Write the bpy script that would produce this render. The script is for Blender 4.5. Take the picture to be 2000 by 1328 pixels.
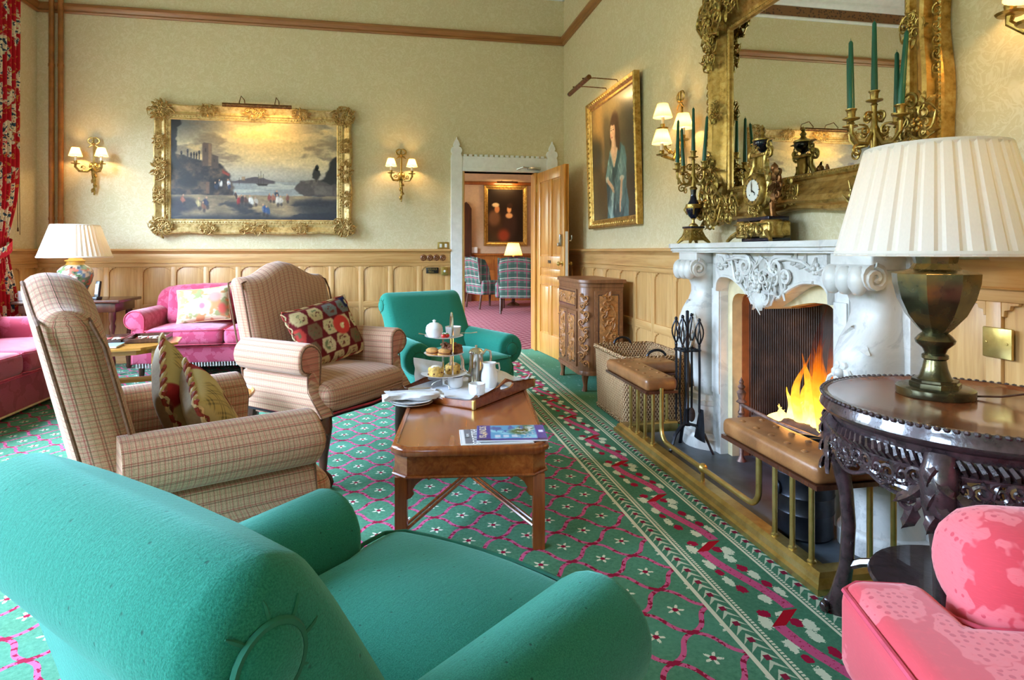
import bpy, math, random
import numpy as np
from mathutils import Matrix, Vector, Euler

for _o in list(bpy.data.objects): bpy.data.objects.remove(_o)
SC = bpy.context.scene
COL = SC.collection
PI = math.pi
R = math.radians
cos, sin = math.cos, math.sin

# ------------------------------------------------------------------ camera
cam_d = bpy.data.cameras.new('camera'); cam = bpy.data.objects.new('camera', cam_d); COL.objects.link(cam)
cam.location = (0, 0, 1.2); cam.rotation_euler = (R(90), 0, R(-10.94))
cam_d.sensor_fit = 'HORIZONTAL'; cam_d.sensor_width = 36; cam_d.lens = 21.6
cam_d.shift_y = -0.087; cam_d.clip_start = 0.02; cam_d.clip_end = 100
SC.camera = cam
# ------------------------------------------------------------------ world, windows, exposure
world = bpy.data.worlds.new('sky'); SC.world = world; world.use_nodes = True
wt = world.node_tree; wt.nodes.clear()
wo = wt.nodes.new('ShaderNodeOutputWorld'); wb = wt.nodes.new('ShaderNodeBackground')
wc = wt.nodes.new('ShaderNodeTexCoord'); ws = wt.nodes.new('ShaderNodeSeparateXYZ'); wr = wt.nodes.new('ShaderNodeValToRGB')
wm = wt.nodes.new('ShaderNodeMapRange')
wt.links.new(wc.outputs['Generated'], ws.inputs[0]); wt.links.new(ws.outputs['Z'], wm.inputs[0])
wm.inputs[1].default_value = -1; wm.inputs[2].default_value = 1
wt.links.new(wm.outputs[0], wr.inputs[0])
wr.color_ramp.elements[0].position = 0.585; wr.color_ramp.elements[0].color = (0.060, 0.068, 0.050, 1)   # lawn, with an unseen tree line added to keep low sky off upper walls

wr.color_ramp.elements[1].position = 0.615; wr.color_ramp.elements[1].color = (0.54, 0.73, 1.0, 1)
wt.links.new(wr.outputs[0], wb.inputs[0]); wt.links.new(wb.outputs[0], wo.inputs[0])
wb.inputs[1].default_value = 80.0
SC.view_settings.view_transform = 'Standard'; SC.view_settings.look = 'None'
SC.view_settings.gamma = 1.0; SC.view_settings.use_curve_mapping = False
SC.view_settings.exposure = 0.0
SC.cycles.use_denoising = True
SC.cycles.max_bounces = 7; SC.cycles.diffuse_bounces = 4; SC.cycles.glossy_bounces = 3
SC.cycles.transparent_max_bounces = 8; SC.cycles.caustics_reflective = False; SC.cycles.caustics_refractive = False
SC.cycles.sample_clamp_indirect = 6.0
# room: camera stands at x=0, y=0; the back wall is y=D, the fireplace wall x=W, the window wall x=L
D, W, L, F = 7.25, 2.045, -3.66, -2.3
CEIL = 4.68
WIN = [(-1.9, -0.2), (1.55, 3.45), (4.5, 6.42)]      # windows of the left wall (from y, to y)
WZ = (0.55, 3.1)
def portal(loc, rot, sx, sy):
    l = bpy.data.lights.new('window_daylight', 'AREA'); l.shape = 'RECTANGLE'; l.size = sx; l.size_y = sy
    l.cycles.is_portal = True
    o = bpy.data.objects.new('window_daylight', l); o.location = loc; o.rotation_euler = rot; COL.objects.link(o)
for a, b in WIN: portal((L - 0.16, (a + b) / 2, sum(WZ) / 2), (0, R(-90), 0), WZ[1] - WZ[0], b - a)
def bulb(loc, power, col=(1, 0.62, 0.25), r=0.02, name='bulb_light'):
    l = bpy.data.lights.new(name, 'POINT'); l.energy = power; l.color = col; l.shadow_soft_size = r
    o = bpy.data.objects.new(name, l); o.location = loc; COL.objects.link(o); return o

# ------------------------------------------------------------------ mesh helpers
def lin(c):
    c = [x / 255 if max(c) > 1.01 else x for x in c]
    return tuple((x / 12.92 if x <= 0.04045 else ((x + 0.055) / 1.055) ** 2.4) for x in c[:3])
def sgn(x): return -1 if x < 0 else 1
def Tr(x=0, y=0, z=0, rx=0, ry=0, rz=0, s=1):
    m = Matrix.Translation((x, y, z)) @ Euler((R(rx), R(ry), R(rz))).to_matrix().to_4x4()
    if isinstance(s, (tuple, list)): return m @ Matrix.Diagonal((*s, 1))
    return m @ Matrix.Scale(s, 4) if s != 1 else m
class MB:
    def __init__(s): s.v = []; s.f = []; s.uv = []; s.m = []
    def add(s, V, Fc, UV=None, T=None, mi=0):
        o = len(s.v)
        if T is not None: V = [tuple(T @ Vector(p)) for p in V]
        s.v += [tuple(p) for p in V]
        for i, f in enumerate(Fc):
            s.f.append(tuple(o + k for k in f)); s.uv.append(UV[i] if UV else None); s.m.append(mi)
        return s
    def box(s, x0, x1, y0, y1, z0, z1, T=None, mi=0):
        V = [(x, y, z) for x in (x0, x1) for y in (y0, y1) for z in (z0, z1)]
        Fc = [(0, 1, 3, 2), (4, 6, 7, 5), (0, 4, 5, 1), (2, 3, 7, 6), (0, 2, 6, 4), (1, 5, 7, 3)]
        return s.add(V, Fc, None, T, mi)
    def bbox(s, x0, x1, y0, y1, z0, z1, b=0.004, T=None, seg=1, mi=0, fn=None):
        """box with rounded edges"""
        h = ((x1 - x0) / 2, (y1 - y0) / 2, (z1 - z0) / 2); c = ((x0 + x1) / 2, (y0 + y1) / 2, (z0 + z1) / 2)
        b = min(b, *h) * 0.999
        def ax(hh, n):
            a = [-hh + b * (1 - cos(k / seg * PI / 2)) for k in range(seg + 1)] if False else [-hh + b * k / seg for k in range(seg + 1)]
            inner = [(-hh + b) + (2 * hh - 2 * b) * k / n for k in range(1, n)] if n > 1 else []
            return a + inner + [-x for x in reversed(a)]
        n = 1 if fn is None else 6
        A = [ax(q, n) for q in h]
        idx = {}; V = []
        def vid(p):
            k = (round(p[0], 6), round(p[1], 6), round(p[2], 6))
            if k not in idx:
                q = [max(-(h[i] - b), min(h[i] - b, p[i])) for i in range(3)]
                d = [p[i] - q[i] for i in range(3)]; l = math.sqrt(sum(e * e for e in d))
                if l > 1e-9: p = [q[i] + d[i] / l * b for i in range(3)]
                p = tuple(p[i] + c[i] for i in range(3))
                if fn: p = fn(*p)
                idx[k] = len(V); V.append(p)
            return idx[k]
        Fc = []
        for a in range(3):
            i, j = (a + 1) % 3, (a + 2) % 3
            for sg in (-1, 1):
                for u in range(len(A[i]) - 1):
                    for w in range(len(A[j]) - 1):
                        q = []
                        for (du, dw) in ((0, 0), (1, 0), (1, 1), (0, 1)):
                            p = [0, 0, 0]; p[a] = sg * h[a]; p[i] = A[i][u + du]; p[j] = A[j][w + dw]; q.append(vid(p))
                        if sg < 0: q.reverse()
                        if len(set(q)) > 2: Fc.append(tuple(q))
        return s.add(V, Fc, None, T, mi)
    def lathe(s, prof, n=20, T=None, mi=0, a0=0, a1=2 * PI, rf=None, ph=0, cap=True):
        closed = abs(a1 - a0 - 2 * PI) < 1e-6; m = n if closed else n + 1
        V = []; Fc = []; U = []; ln = 0; L_ = [0]
        for k in range(1, len(prof)):
            ln += math.hypot(prof[k][0] - prof[k - 1][0], prof[k][1] - prof[k - 1][1]); L_.append(ln)
        rm = max(p[0] for p in prof)
        for (r, z) in prof:
            for j in range(m):
                a = a0 + (a1 - a0) * j / n + ph; q = r * (rf(a, z) if rf else 1)
                V.append((q * cos(a), q * sin(a), z))
        for k in range(len(prof) - 1):
            for j in range(n):
                j2 = (j + 1) % m
                f = (k * m + j, k * m + j2, (k + 1) * m + j2, (k + 1) * m + j)
                u0, u1 = (a1 - a0) * rm * j / n, (a1 - a0) * rm * (j + 1) / n
                Fc.append(f); U.append(((u0, L_[k]), (u1, L_[k]), (u1, L_[k + 1]), (u0, L_[k + 1])))
        if closed and cap:
            if prof[0][0] > 1e-5: Fc.append(tuple(reversed(range(m)))); U.append(None)
            if prof[-1][0] > 1e-5: Fc.append(tuple(range((len(prof) - 1) * m, len(prof) * m))); U.append(None)
        return s.add(V, Fc, U, T, mi)
    def tube(s, P, r, n=8, T=None, mi=0, closed=False, flat=1.0, cap=True):
        P = [Vector(p) for p in P]; k = len(P)
        rr = r if isinstance(r, (list, tuple)) else [r] * k
        tang = []
        for i in range(k):
            a = P[(i - 1) % k] if (closed or i > 0) else P[i]; b = P[(i + 1) % k] if (closed or i < k - 1) else P[i]
            t = (b - a); tang.append(t.normalized() if t.length > 1e-9 else Vector((0, 0, 1)))
        up = Vector((0, 0, 1)) if abs(tang[0].z) < 0.9 else Vector((1, 0, 0))
        nx = tang[0].cross(up).normalized(); V = []
        ln = 0; Ls = []
        for i in range(k):
            if i: nx = (nx - tang[i] * nx.dot(tang[i])).normalized(); ln += (P[i] - P[i - 1]).length
            Ls.append(ln)
            ny = tang[i].cross(nx)
            for j in range(n):
                a = 2 * PI * j / n
                V.append(P[i] + nx * (cos(a) * rr[i]) + ny * (sin(a) * rr[i] * flat))
        Fc = []; U = []; rm = max(rr)
        for i in range(k if closed else k - 1):
            i2 = (i + 1) % k
            for j in range(n):
                j2 = (j + 1) % n
                Fc.append((i * n + j, i * n + j2, i2 * n + j2, i2 * n + j))
                l2 = Ls[i2] if i2 else ln
                U.append(((Ls[i], rm * 2 * PI * j / n), (Ls[i], rm * 2 * PI * (j + 1) / n), (l2, rm * 2 * PI * (j + 1) / n), (l2, rm * 2 * PI * j / n)))
        if not closed and cap:
            Fc.append(tuple(reversed(range(n)))); U.append(None)
            Fc.append(tuple(range((k - 1) * n, k * n))); U.append(None)
        return s.add(V, Fc, U, T, mi)
    def prism(s, poly, h, T=None, mi=0, ch=0.0):
        """polygon in xy, extruded 0..h in z; ch = chamfer of the top edge"""
        n = len(poly); ar = sum(poly[i][0] * poly[(i + 1) % n][1] - poly[(i + 1) % n][0] * poly[i][1] for i in range(n))
        if ar < 0: poly = poly[::-1]
        V = [(x, y, 0) for x, y in poly]; rings = 1
        if ch:
            V += [(x, y, h - ch) for x, y in poly]; rings = 2
            ins = []
            for i in range(n):
                p0, p1, p2 = Vector(poly[i - 1]), Vector(poly[i]), Vector(poly[(i + 1) % n])
                d1 = (p1 - p0); d2 = (p2 - p1)
                n1 = Vector((-d1.y, d1.x)).normalized() if d1.length > 1e-9 else Vector((0, 0)); n2 = Vector((-d2.y, d2.x)).normalized() if d2.length > 1e-9 else n1
                m_ = n1 + n2; m_ = m_ / max(0.5, m_.length_squared / 2) * 1.0 if m_.length > 1e-6 else n1
                ins.append(p1 + m_ * (ch * 0.5 * 2 / 2))
            V += [(p.x, p.y, h) for p in ins]; rings = 3
        else:
            V += [(x, y, h) for x, y in poly]; rings = 2
        Fc = [tuple(reversed(range(n)))]
        for q in range(rings - 1):
            for i in range(n):
                i2 = (i + 1) % n; Fc.append((q * n + i, q * n + i2, (q + 1) * n + i2, (q + 1) * n + i))
        Fc.append(tuple(range((rings - 1) * n, rings * n)))
        return s.add(V, Fc, None, T, mi)
    def surf(s, fn, nu, nv, cu=False, cv=False, T=None, mi=0, us=1, vs=1, flip=False):
        mu, mv = (nu if cu else nu + 1), (nv if cv else nv + 1)
        V = [fn(i / nu, j / nv) for i in range(mu) for j in range(mv)]
        Fc = []; U = []
        for i in range(nu):
            for j in range(nv):
                i2, j2 = (i + 1) % mu, (j + 1) % mv
                f = (i * mv + j, i2 * mv + j, i2 * mv + j2, i * mv + j2)
                u = ((i / nu * us, j / nv * vs), ((i + 1) / nu * us, j / nv * vs), ((i + 1) / nu * us, (j + 1) / nv * vs), (i / nu * us, (j + 1) / nv * vs))
                if flip: f = f[::-1]; u = u[::-1]
                Fc.append(f); U.append(u)
        return s.add(V, Fc, U, T, mi)
    def loft(s, secs, T=None, mi=0, cap=True, us=1.0, closed=True):
        n = len(secs[0]); k = len(secs); V = [p for sec in secs for p in sec]; Fc = []; U = []
        per = [0]
        mid = secs[k // 2]
        for i in range(n): per.append(per[-1] + (Vector(mid[(i + 1) % n]) - Vector(mid[i])).length)
        ln = [0]
        for q in range(1, k): ln.append(ln[-1] + max((Vector(secs[q][i]) - Vector(secs[q - 1][i])).length for i in range(0, n, max(1, n // 6))))
        for q in range(k - 1):
            for i in range(n if closed else n - 1):
                i2 = (i + 1) % n
                Fc.append((q * n + i, q * n + i2, (q + 1) * n + i2, (q + 1) * n + i))
                U.append(((ln[q], per[i]), (ln[q], per[i + 1]), (ln[q + 1], per[i + 1]), (ln[q + 1], per[i])))
        if cap and closed:
            Fc.append(tuple(reversed(range(n)))); U.append(None)
            Fc.append(tuple(range((k - 1) * n, k * n))); U.append(None)
        return s.add(V, Fc, U, T, mi)
    def ell(s, c, r, nu=10, nv=7, T=None, mi=0, e=1.0):
        def sp(x): return sgn(x) * abs(x) ** e
        def fn(u, v):
            a = 2 * PI * u; b = PI * (v - 0.5)
            return (c[0] + r[0] * sp(cos(b)) * sp(cos(a)), c[1] + r[1] * sp(cos(b)) * sp(sin(a)), c[2] + r[2] * sp(sin(b)))
        return s.surf(fn, nu, nv, cu=True, T=T, mi=mi, us=2 * PI * r[0], vs=PI * r[2])
    def make(s, name, ang=38):
        me = bpy.data.meshes.new(name); me.from_pydata(s.v, [], s.f)
        ul = me.uv_layers.new(name='UVMap'); k = 0; dat = np.zeros((len(me.loops), 2), dtype=np.float32)
        for i, f in enumerate(s.f):
            u = s.uv[i]
            if u is None:
                a, b, c = (s.v[f[0]], s.v[f[1]], s.v[f[2]])
                e1 = (b[0] - a[0], b[1] - a[1], b[2] - a[2]); e2 = (c[0] - a[0], c[1] - a[1], c[2] - a[2])
                nn = (abs(e1[1] * e2[2] - e1[2] * e2[1]), abs(e1[2] * e2[0] - e1[0] * e2[2]), abs(e1[0] * e2[1] - e1[1] * e2[0]))
                ax = nn.index(max(nn)); p, q = ((1, 2), (0, 2), (0, 1))[ax]
                for j, vi in enumerate(f): dat[k + j] = (s.v[vi][p], s.v[vi][q])
            else:
                for j in range(len(f)): dat[k + j] = u[j]
            k += len(f)
        ul.data.foreach_set('uv', dat.ravel())
        if any(s.m): me.polygons.foreach_set('material_index', s.m)
        if ang: me.shade_smooth(); me.set_sharp_from_angle(angle=R(ang))
        me.update(); return me
def link(name, data, parent=None, loc=(0, 0, 0), rot=(0, 0, 0)):
    o = bpy.data.objects.new(name, data); COL.objects.link(o); o.location = loc; o.rotation_euler = rot
    if parent is not None: o.parent = parent
    return o
def obj(name, mb, mats, parent=None, ang=38, loc=(0, 0, 0), rot=(0, 0, 0), label=None):
    me = mb if isinstance(mb, bpy.types.Mesh) else mb.make(name, ang)
    if len(me.materials) == 0:
        for m in (mats if isinstance(mats, (list, tuple)) else [mats]): me.materials.append(m)
    o = link(name, me, parent, loc, rot)
    if label: o['label'] = label
    return o
def tag(o, label, cat, group=None):
    o['label'] = label; o['category'] = cat
    if group: o['group'] = group
    return o
def thing(name, label, cat, loc=(0, 0, 0), rot=(0, 0, 0), group=None):
    o = link(name, None, None, loc, rot); o.empty_display_size = 0.05
    return tag(o, label, cat, group)
def struct(name, mb, mats, parent=None, ang=30):
    o = obj(name, mb, mats, parent, ang)
    if parent is None: o['kind'] = 'structure'
    return o
def copy_tree(o, parent=None):
    c = o.copy(); COL.objects.link(c); c.parent = parent
    for ch in list(o.children): copy_tree(ch, c)
    return c
def rotz(x, y, a): return (x * cos(a) - y * sin(a), x * sin(a) + y * cos(a))
BACK = (R(90), 0, 0); RIGHT = (R(90), 0, R(-90)); LEFT = (R(90), 0, R(90))

# ------------------------------------------------------------------ material helpers
class S:
    def __init__(s, g, k): s.g = g; s.k = k
    def _o(s, op, b=None, c=None): return s.g.math(op, s, b, c)
    def __add__(s, b): return s._o('ADD', b)
    __radd__ = __add__
    def __sub__(s, b): return s._o('SUBTRACT', b)
    def __rsub__(s, b): return s.g.math('SUBTRACT', b, s)
    def __mul__(s, b): return s._o('MULTIPLY', b)
    __rmul__ = __mul__
    def __truediv__(s, b): return s._o('DIVIDE', b)
    def lt(s, b): return s._o('LESS_THAN', b)
    def gt(s, b): return s._o('GREATER_THAN', b)
    def abs(s): return s._o('ABSOLUTE')
    def frac(s): return s._o('FRACT')
    def floor(s): return s._o('FLOOR')
    def round(s): return s._o('ROUND')
    def sin(s): return s._o('SINE')
    def cos(s): return s._o('COSINE')
    def max(s, b): return s._o('MAXIMUM', b)
    def min(s, b): return s._o('MINIMUM', b)
    def sqrt(s): return s._o('SQRT')
    def pow(s, b): return s._o('POWER', b)
    def tri(s): return (s.frac() - 0.5).abs()          # 0 at half integers, .5 at integers
class G:
    def __init__(s, name, rough=0.5, metal=0.0, spec=None, **kw):
        s.mat = bpy.data.materials.new(name); s.mat.use_nodes = True; s.t = s.mat.node_tree
        s.P = s.t.nodes['Principled BSDF']; s.P.inputs['Roughness'].default_value = rough; s.P.inputs['Metallic'].default_value = metal
        if spec is not None: s.P.inputs['Specular IOR Level'].default_value = spec
        for k, v in kw.items(): s.P.inputs[k.replace('_', ' ')].default_value = v
        s._tc = None
    def n(s, t): return s.t.nodes.new(t)
    def put(s, inp, v):
        if isinstance(v, S): s.t.links.new(v.k, inp)
        elif v is not None:
            if hasattr(inp.default_value, '__len__') and not isinstance(v, (int, float)): inp.default_value = (*v, 1) if len(v) == 3 and len(inp.default_value) == 4 else v
            else: inp.default_value = v
    def math(s, op, a, b=None, c=None):
        n = s.n('ShaderNodeMath'); n.operation = op
        for i, v in enumerate((a, b, c)):
            if v is not None: s.put(n.inputs[i], v)
        return S(s, n.outputs[0])
    def co(s, k='Object'):
        if s._tc is None: s._tc = s.n('ShaderNodeTexCoord')
        return S(s, s._tc.outputs[k])
    def sep(s, v):
        n = s.n('ShaderNodeSeparateXYZ'); s.put(n.inputs[0], v); return [S(s, o) for o in n.outputs]
    def comb(s, x=0, y=0, z=0):
        n = s.n('ShaderNodeCombineXYZ')
        for i, v in enumerate((x, y, z)): s.put(n.inputs[i], v)
        return S(s, n.outputs[0])
    def scale(s, v, sc):
        n = s.n('ShaderNodeMapping'); s.put(n.inputs[0], v); n.inputs['Scale'].default_value = sc; return S(s, n.outputs[0])
    def noise(s, v, sc, det=2, ro=0.5, dist=0.0, out='Fac'):
        n = s.n('ShaderNodeTexNoise'); s.put(n.inputs['Vector'], v)
        for k, q in (('Scale', sc), ('Detail', det), ('Roughness', ro), ('Distortion', dist)): n.inputs[k].default_value = q
        return S(s, n.outputs[0 if out == 'Fac' else 1])
    def vor(s, v, sc, feat='F1', out=0, rnd=1.0):
        n = s.n('ShaderNodeTexVoronoi'); n.feature = feat; s.put(n.inputs['Vector'], v); n.inputs['Scale'].default_value = sc
        if 'Randomness' in n.inputs: n.inputs['Randomness'].default_value = rnd
        return S(s, n.outputs[out])
    def wave(s, v, sc, dist=2, det=2, dsc=1, band='X', prof='SIN'):
        n = s.n('ShaderNodeTexWave'); n.wave_profile = prof; n.bands_direction = band; s.put(n.inputs['Vector'], v)
        for k, q in (('Scale', sc), ('Distortion', dist), ('Detail', det), ('Detail Scale', dsc)): n.inputs[k].default_value = q
        return S(s, n.outputs[1])
    def ramp(s, f, stops, interp='LINEAR'):
        n = s.n('ShaderNodeValToRGB'); s.put(n.inputs[0], f); r = n.color_ramp; r.interpolation = interp
        while len(r.elements) < len(stops): r.elements.new(0.5)
        for e, (p, c) in zip(r.elements, stops): e.position = p; e.color = (*lin(c), 1)
        return S(s, n.outputs[0])
    def mix(s, a, b, f):
        n = s.n('ShaderNodeMix'); n.data_type = 'RGBA'; s.put(n.inputs[0], f)
        s.put(n.inputs[6], a if isinstance(a, S) else lin(a)); s.put(n.inputs[7], b if isinstance(b, S) else lin(b)); return S(s, n.outputs[2])
    def attr(s, name='Col'):
        n = s.n('ShaderNodeAttribute'); n.attribute_name = name; return S(s, n.outputs[0])
    def smooth(s, x, a, b):
        n = s.n('ShaderNodeMapRange'); n.interpolation_type = 'SMOOTHSTEP'; s.put(n.inputs[0], x); n.inputs[1].default_value = a; n.inputs[2].default_value = b
        return S(s, n.outputs[0])
    def col(s, c): s.put(s.P.inputs['Base Color'], c if isinstance(c, S) else lin(c)); return s
    def rough(s, r): s.put(s.P.inputs['Roughness'], r); return s
    def bump(s, h, st=0.3, d=0.01):
        n = s.n('ShaderNodeBump'); s.put(n.inputs['Height'], h); n.inputs['Strength'].default_value = st; n.inputs['Distance'].default_value = d
        s.t.links.new(n.outputs[0], s.P.inputs['Normal']); return s
def plain(name, c, rough=0.5, metal=0.0, var=0.12, sc=14, bump=0.0, **kw):
    """one colour with slight mottling"""
    g = G(name, rough, metal, **kw); nz = g.noise(g.co(), sc, 4, 0.6)
    d = tuple(max(0, x * (1 - var)) for x in c); e = tuple(min(255, x * (1 + var)) for x in c)
    g.col(g.ramp(nz, [(0.3, d), (0.7, e)]))
    if bump: g.bump(nz, bump, 0.005)
    return g.mat

# ------------------------------------------------------------------ materials
def m_wallpaper():
    g = G('wallpaper', 0.75, spec=0.25); x, y, z = g.sep(g.co()); v = g.comb(x + y, z, 0)
    wv = g.noise(v, 7, 2, 0.5, 0, 'Color'); n = g.n('ShaderNodeVectorMath'); n.operation = 'MULTIPLY_ADD'
    g.put(n.inputs[0], wv); n.inputs[1].default_value = (0.09, 0.09, 0); g.put(n.inputs[2], v); q = S(g, n.outputs[0])
    n1 = g.noise(q, 13, 2, 0.5, 1.6); n2 = g.noise(q, 21, 1, 0.5, 2.2)
    line = 1 - g.smooth((n1 - 0.5).abs(), 0.012, 0.05); l2 = 1 - g.smooth((n2 - 0.47).abs(), 0.01, 0.045)
    f = g.vor(q, 9, 'F1'); rose = 1 - g.smooth((f - 0.16).abs(), 0.04, 0.09)
    pat = (line.max(l2 * 0.7)).max(rose * 0.7)
    big = g.noise(v, 1.2, 2)
    c = g.mix((212, 198, 158), (223, 212, 180), pat); c = g.mix(c, (216, 202, 164), big * 0.3)
    g.col(c).rough(0.72 - pat * 0.18); return g.mat
def m_oak(name, ax, c=(204, 158, 98), d=(164, 114, 62), e=(220, 182, 128), rough=0.38, coat=0.1):
    g = G(name, rough, Coat_Weight=coat, Coat_Roughness=0.25); v = g.co(); sc = [38, 38, 38]
    for a in ax: sc[a] = 2.2
    w = g.scale(v, sc); n1 = g.noise(w, 1.0, 5, 0.62, 0.6); sc2 = [q * 0.25 for q in sc]
    n2 = g.noise(g.scale(v, sc2), 1.0, 2, 0.5, 0.3)
    cc = g.ramp(n1, [(0.15, d), (0.5, c), (0.88, e)]); cc = g.mix(cc, d, g.smooth(n2, 0.55, 0.9) * 0.4)
    g.col(cc).bump(n1, 0.08, 0.003); return g.mat
def m_gold(name='gilt', c=(184, 146, 76), d=(74, 50, 24), e=(226, 198, 134), rough=0.36, metal=0.75, sc=26):
    g = G(name, rough, metal); n1 = g.noise(g.co(), sc, 5, 0.65); n2 = g.noise(g.co(), sc * 0.22, 2)
    c1 = g.ramp(n1, [(0.28, d), (0.48, c), (0.75, e)]); g.col(g.mix(c1, c, g.smooth(n2, 0.3, 0.7) * 0.6)).bump(n1, 0.35, 0.006); return g.mat
def m_carpet():
    g = G('carpet', 0.95, spec=0.08); X, Y, Z = g.sep(g.co())
    wz = g.noise(g.co(), 240, 1); fine = g.noise(g.co(), 60, 3, 0.7); worn = g.noise(g.co(), 1.7, 3)
    GRN = g.ramp(fine, [(0.3, (70, 122, 96)), (0.7, (94, 150, 120))]); GRN = g.mix(GRN, (88, 152, 132), g.smooth(worn, 0.45, 0.75) * 0.5)
    dx, dy = X - 0.926, Y - 1.666
    a = (dx + dy) / 0.248; b = (dx - dy) / 0.248
    wa = (a + (b * (2 * PI)).sin() * 0.06).tri(); wbb = (b + (a * (2 * PI)).sin() * 0.06).tri()
    ln = wa.min(wbb) + (wz - 0.5) * 0.02
    rib = ln.lt(0.050); patch = g.noise(g.scale(g.co(), (1, 1, 1)), 46, 2).gt(0.55)
    cross = wa.max(wbb).lt(0.09)
    RB = g.mix((208, 98, 142), (150, 30, 62), patch.max(cross) * 1.0)
    field = g.mix(GRN, RB, rib)
    fa = (a + 0.5).frac() - 0.5; fb = (b + 0.5).frac() - 0.5
    lx = (fa + fb) * 0.124; ly = (fa - fb) * 0.124
    r = (lx * lx + ly * ly).sqrt(); an = g.math('ARCTAN2', ly, lx)
    pet = (an * 2.5 + 0.6).cos().abs(); pet = pet.pow(1.6)
    star = r.lt(pet * 0.030 + (wz - 0.5) * 0.022)
    field = g.mix(field, (226, 228, 208), star); field = g.mix(field, (150, 24, 58), (r + (wz - 0.5) * 0.01).lt(0.0105))
    # border bands
    def band(lo, hi): return X.gt(lo) * X.lt(hi)
    CR = (222, 220, 196)
    dash = (Y / 0.014).frac().gt(0.35)
    bor = g.mix(GRN, (44, 92, 72), 0.3)
    lines = band(1.034, 1.050)
    for q in (1.119, 1.368, 1.469):
        lines = lines.max(band(q, q + 0.010)).max(band(q + 0.015, q + 0.026) * dash.max(band(q + 0.017, q + 0.024) * 0))
    s1 = (X - 1.085).abs() / 0.034; s2 = (X - 1.430).abs() / 0.036; s = s1.min(s2)
    leaf = ((Y / 0.042 + s * 0.9).tri() + (wz - 0.5) * 0.12).lt((1 - s) * 0.26) * s.lt(1)
    berry = ((Y / 0.084).tri().lt(0.14)) * s.lt(0.3)
    bor = g.mix(bor, (196, 206, 182), leaf); bor = g.mix(bor, (132, 34, 60), berry)
    bor = g.mix(bor, CR, lines)
    # twisting ribbon with leaves
    P = 0.496; t = ((Y - 1.768) / P).frac(); n2 = g.noise(g.co(), 64, 3, 0.7)
    st = g.smooth(t, 0.16, 1.0); Xc = 1.308 - st * 0.095
    pink = ((X - Xc + (wz - 0.5) * 0.004).abs().lt(0.021)) * t.gt(0.17)
    Xr = 1.212 + t * 0.62; red = ((X - Xr).abs().lt(0.026)) * t.lt(0.15)
    def blob(t0, x0, ry, rx, jag=1.5):
        d = (t - t0).abs(); d = d.min(1 - d); u = d * (P / ry); w = (X - x0) / rx
        return (u * u + w * w).lt(1 + (n2 - 0.5) * jag * 2.2)
    lv = None
    for (t0, x0, ry, rx) in ((0.30, 1.262, 0.030, 0.020), (0.36, 1.338, 0.032, 0.016), (0.55, 1.196, 0.036, 0.015), (0.60, 1.312, 0.030, 0.018),
                             (0.80, 1.188, 0.034, 0.018), (0.86, 1.290, 0.032, 0.018), (0.05, 1.182, 0.034, 0.022), (0.10, 1.262, 0.020, 0.026), (0.97, 1.312, 0.034, 0.022)):
        bb = blob(t0, x0, ry, rx, 2.0); lv = bb if lv is None else lv.max(bb)
    fl = None
    for (t0, x0, ry, rx) in ((0.44, 1.214, 0.026, 0.018), (0.47, 1.322, 0.026, 0.016), (0.70, 1.296, 0.028, 0.018), (0.68, 1.196, 0.022, 0.015), (0.14, 1.204, 0.022, 0.022), (0.01, 1.280, 0.024, 0.022)):
        bb = blob(t0, x0, ry, rx, 1.2); fl = bb if fl is None else fl.max(bb)
    zone = band(1.147, 1.367)
    bor = g.mix(bor, (156, 22, 58), fl * zone); bor = g.mix(bor, (214, 222, 198), lv * zone)
    bor = g.mix(bor, g.mix((200, 86, 130), (150, 26, 60), n2.gt(0.60)), pink * zone); bor = g.mix(bor, (168, 18, 36), red * zone)
    outs = g.mix(GRN, (170, 200, 186), g.noise(g.scale(g.co(), (26, 9, 1)), 1, 2).gt(0.66) * 0.35)
    c = g.mix(field, bor, X.gt(1.034)); c = g.mix(c, outs, X.gt(1.497))
    g.col(c).bump(fine, 0.25, 0.006); return g.mat
def m_tweed():
    g = G('tweed_check', 0.9, spec=0.1, Sheen_Weight=0.25, Sheen_Roughness=0.5); u, v, _ = g.sep(g.co('UV'))
    wv = (u * 900).sin() * 0.5 + 0.5; wh = (v * 900).sin() * 0.5 + 0.5
    nz = g.noise(g.co('UV'), 300, 2, 0.7)
    c = g.ramp(nz, [(0.3, (190, 146, 118)), (0.7, (222, 184, 154))])
    def stripe(x, p, off, w): return ((x / p + off).tri()).lt(w)
    c = g.mix(c, (120, 112, 76), stripe(u, 0.011, 0, 0.10) * 0.4)
    c = g.mix(c, (192, 84, 84), stripe(u, 0.017, 0.2, 0.09) * 0.5)
    c = g.mix(c, (104, 70, 56), stripe(v, 0.034, 0.0, 0.045) * 0.65)
    c = g.mix(c, (168, 52, 60), stripe(v, 0.034, 0.16, 0.045) * 0.55)
    c = g.mix(c, (104, 106, 66), stripe(v, 0.014, 0.3, 0.07) * 0.35)
    g.col(c).bump(wv * wh, 0.15, 0.002); return g.mat
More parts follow.
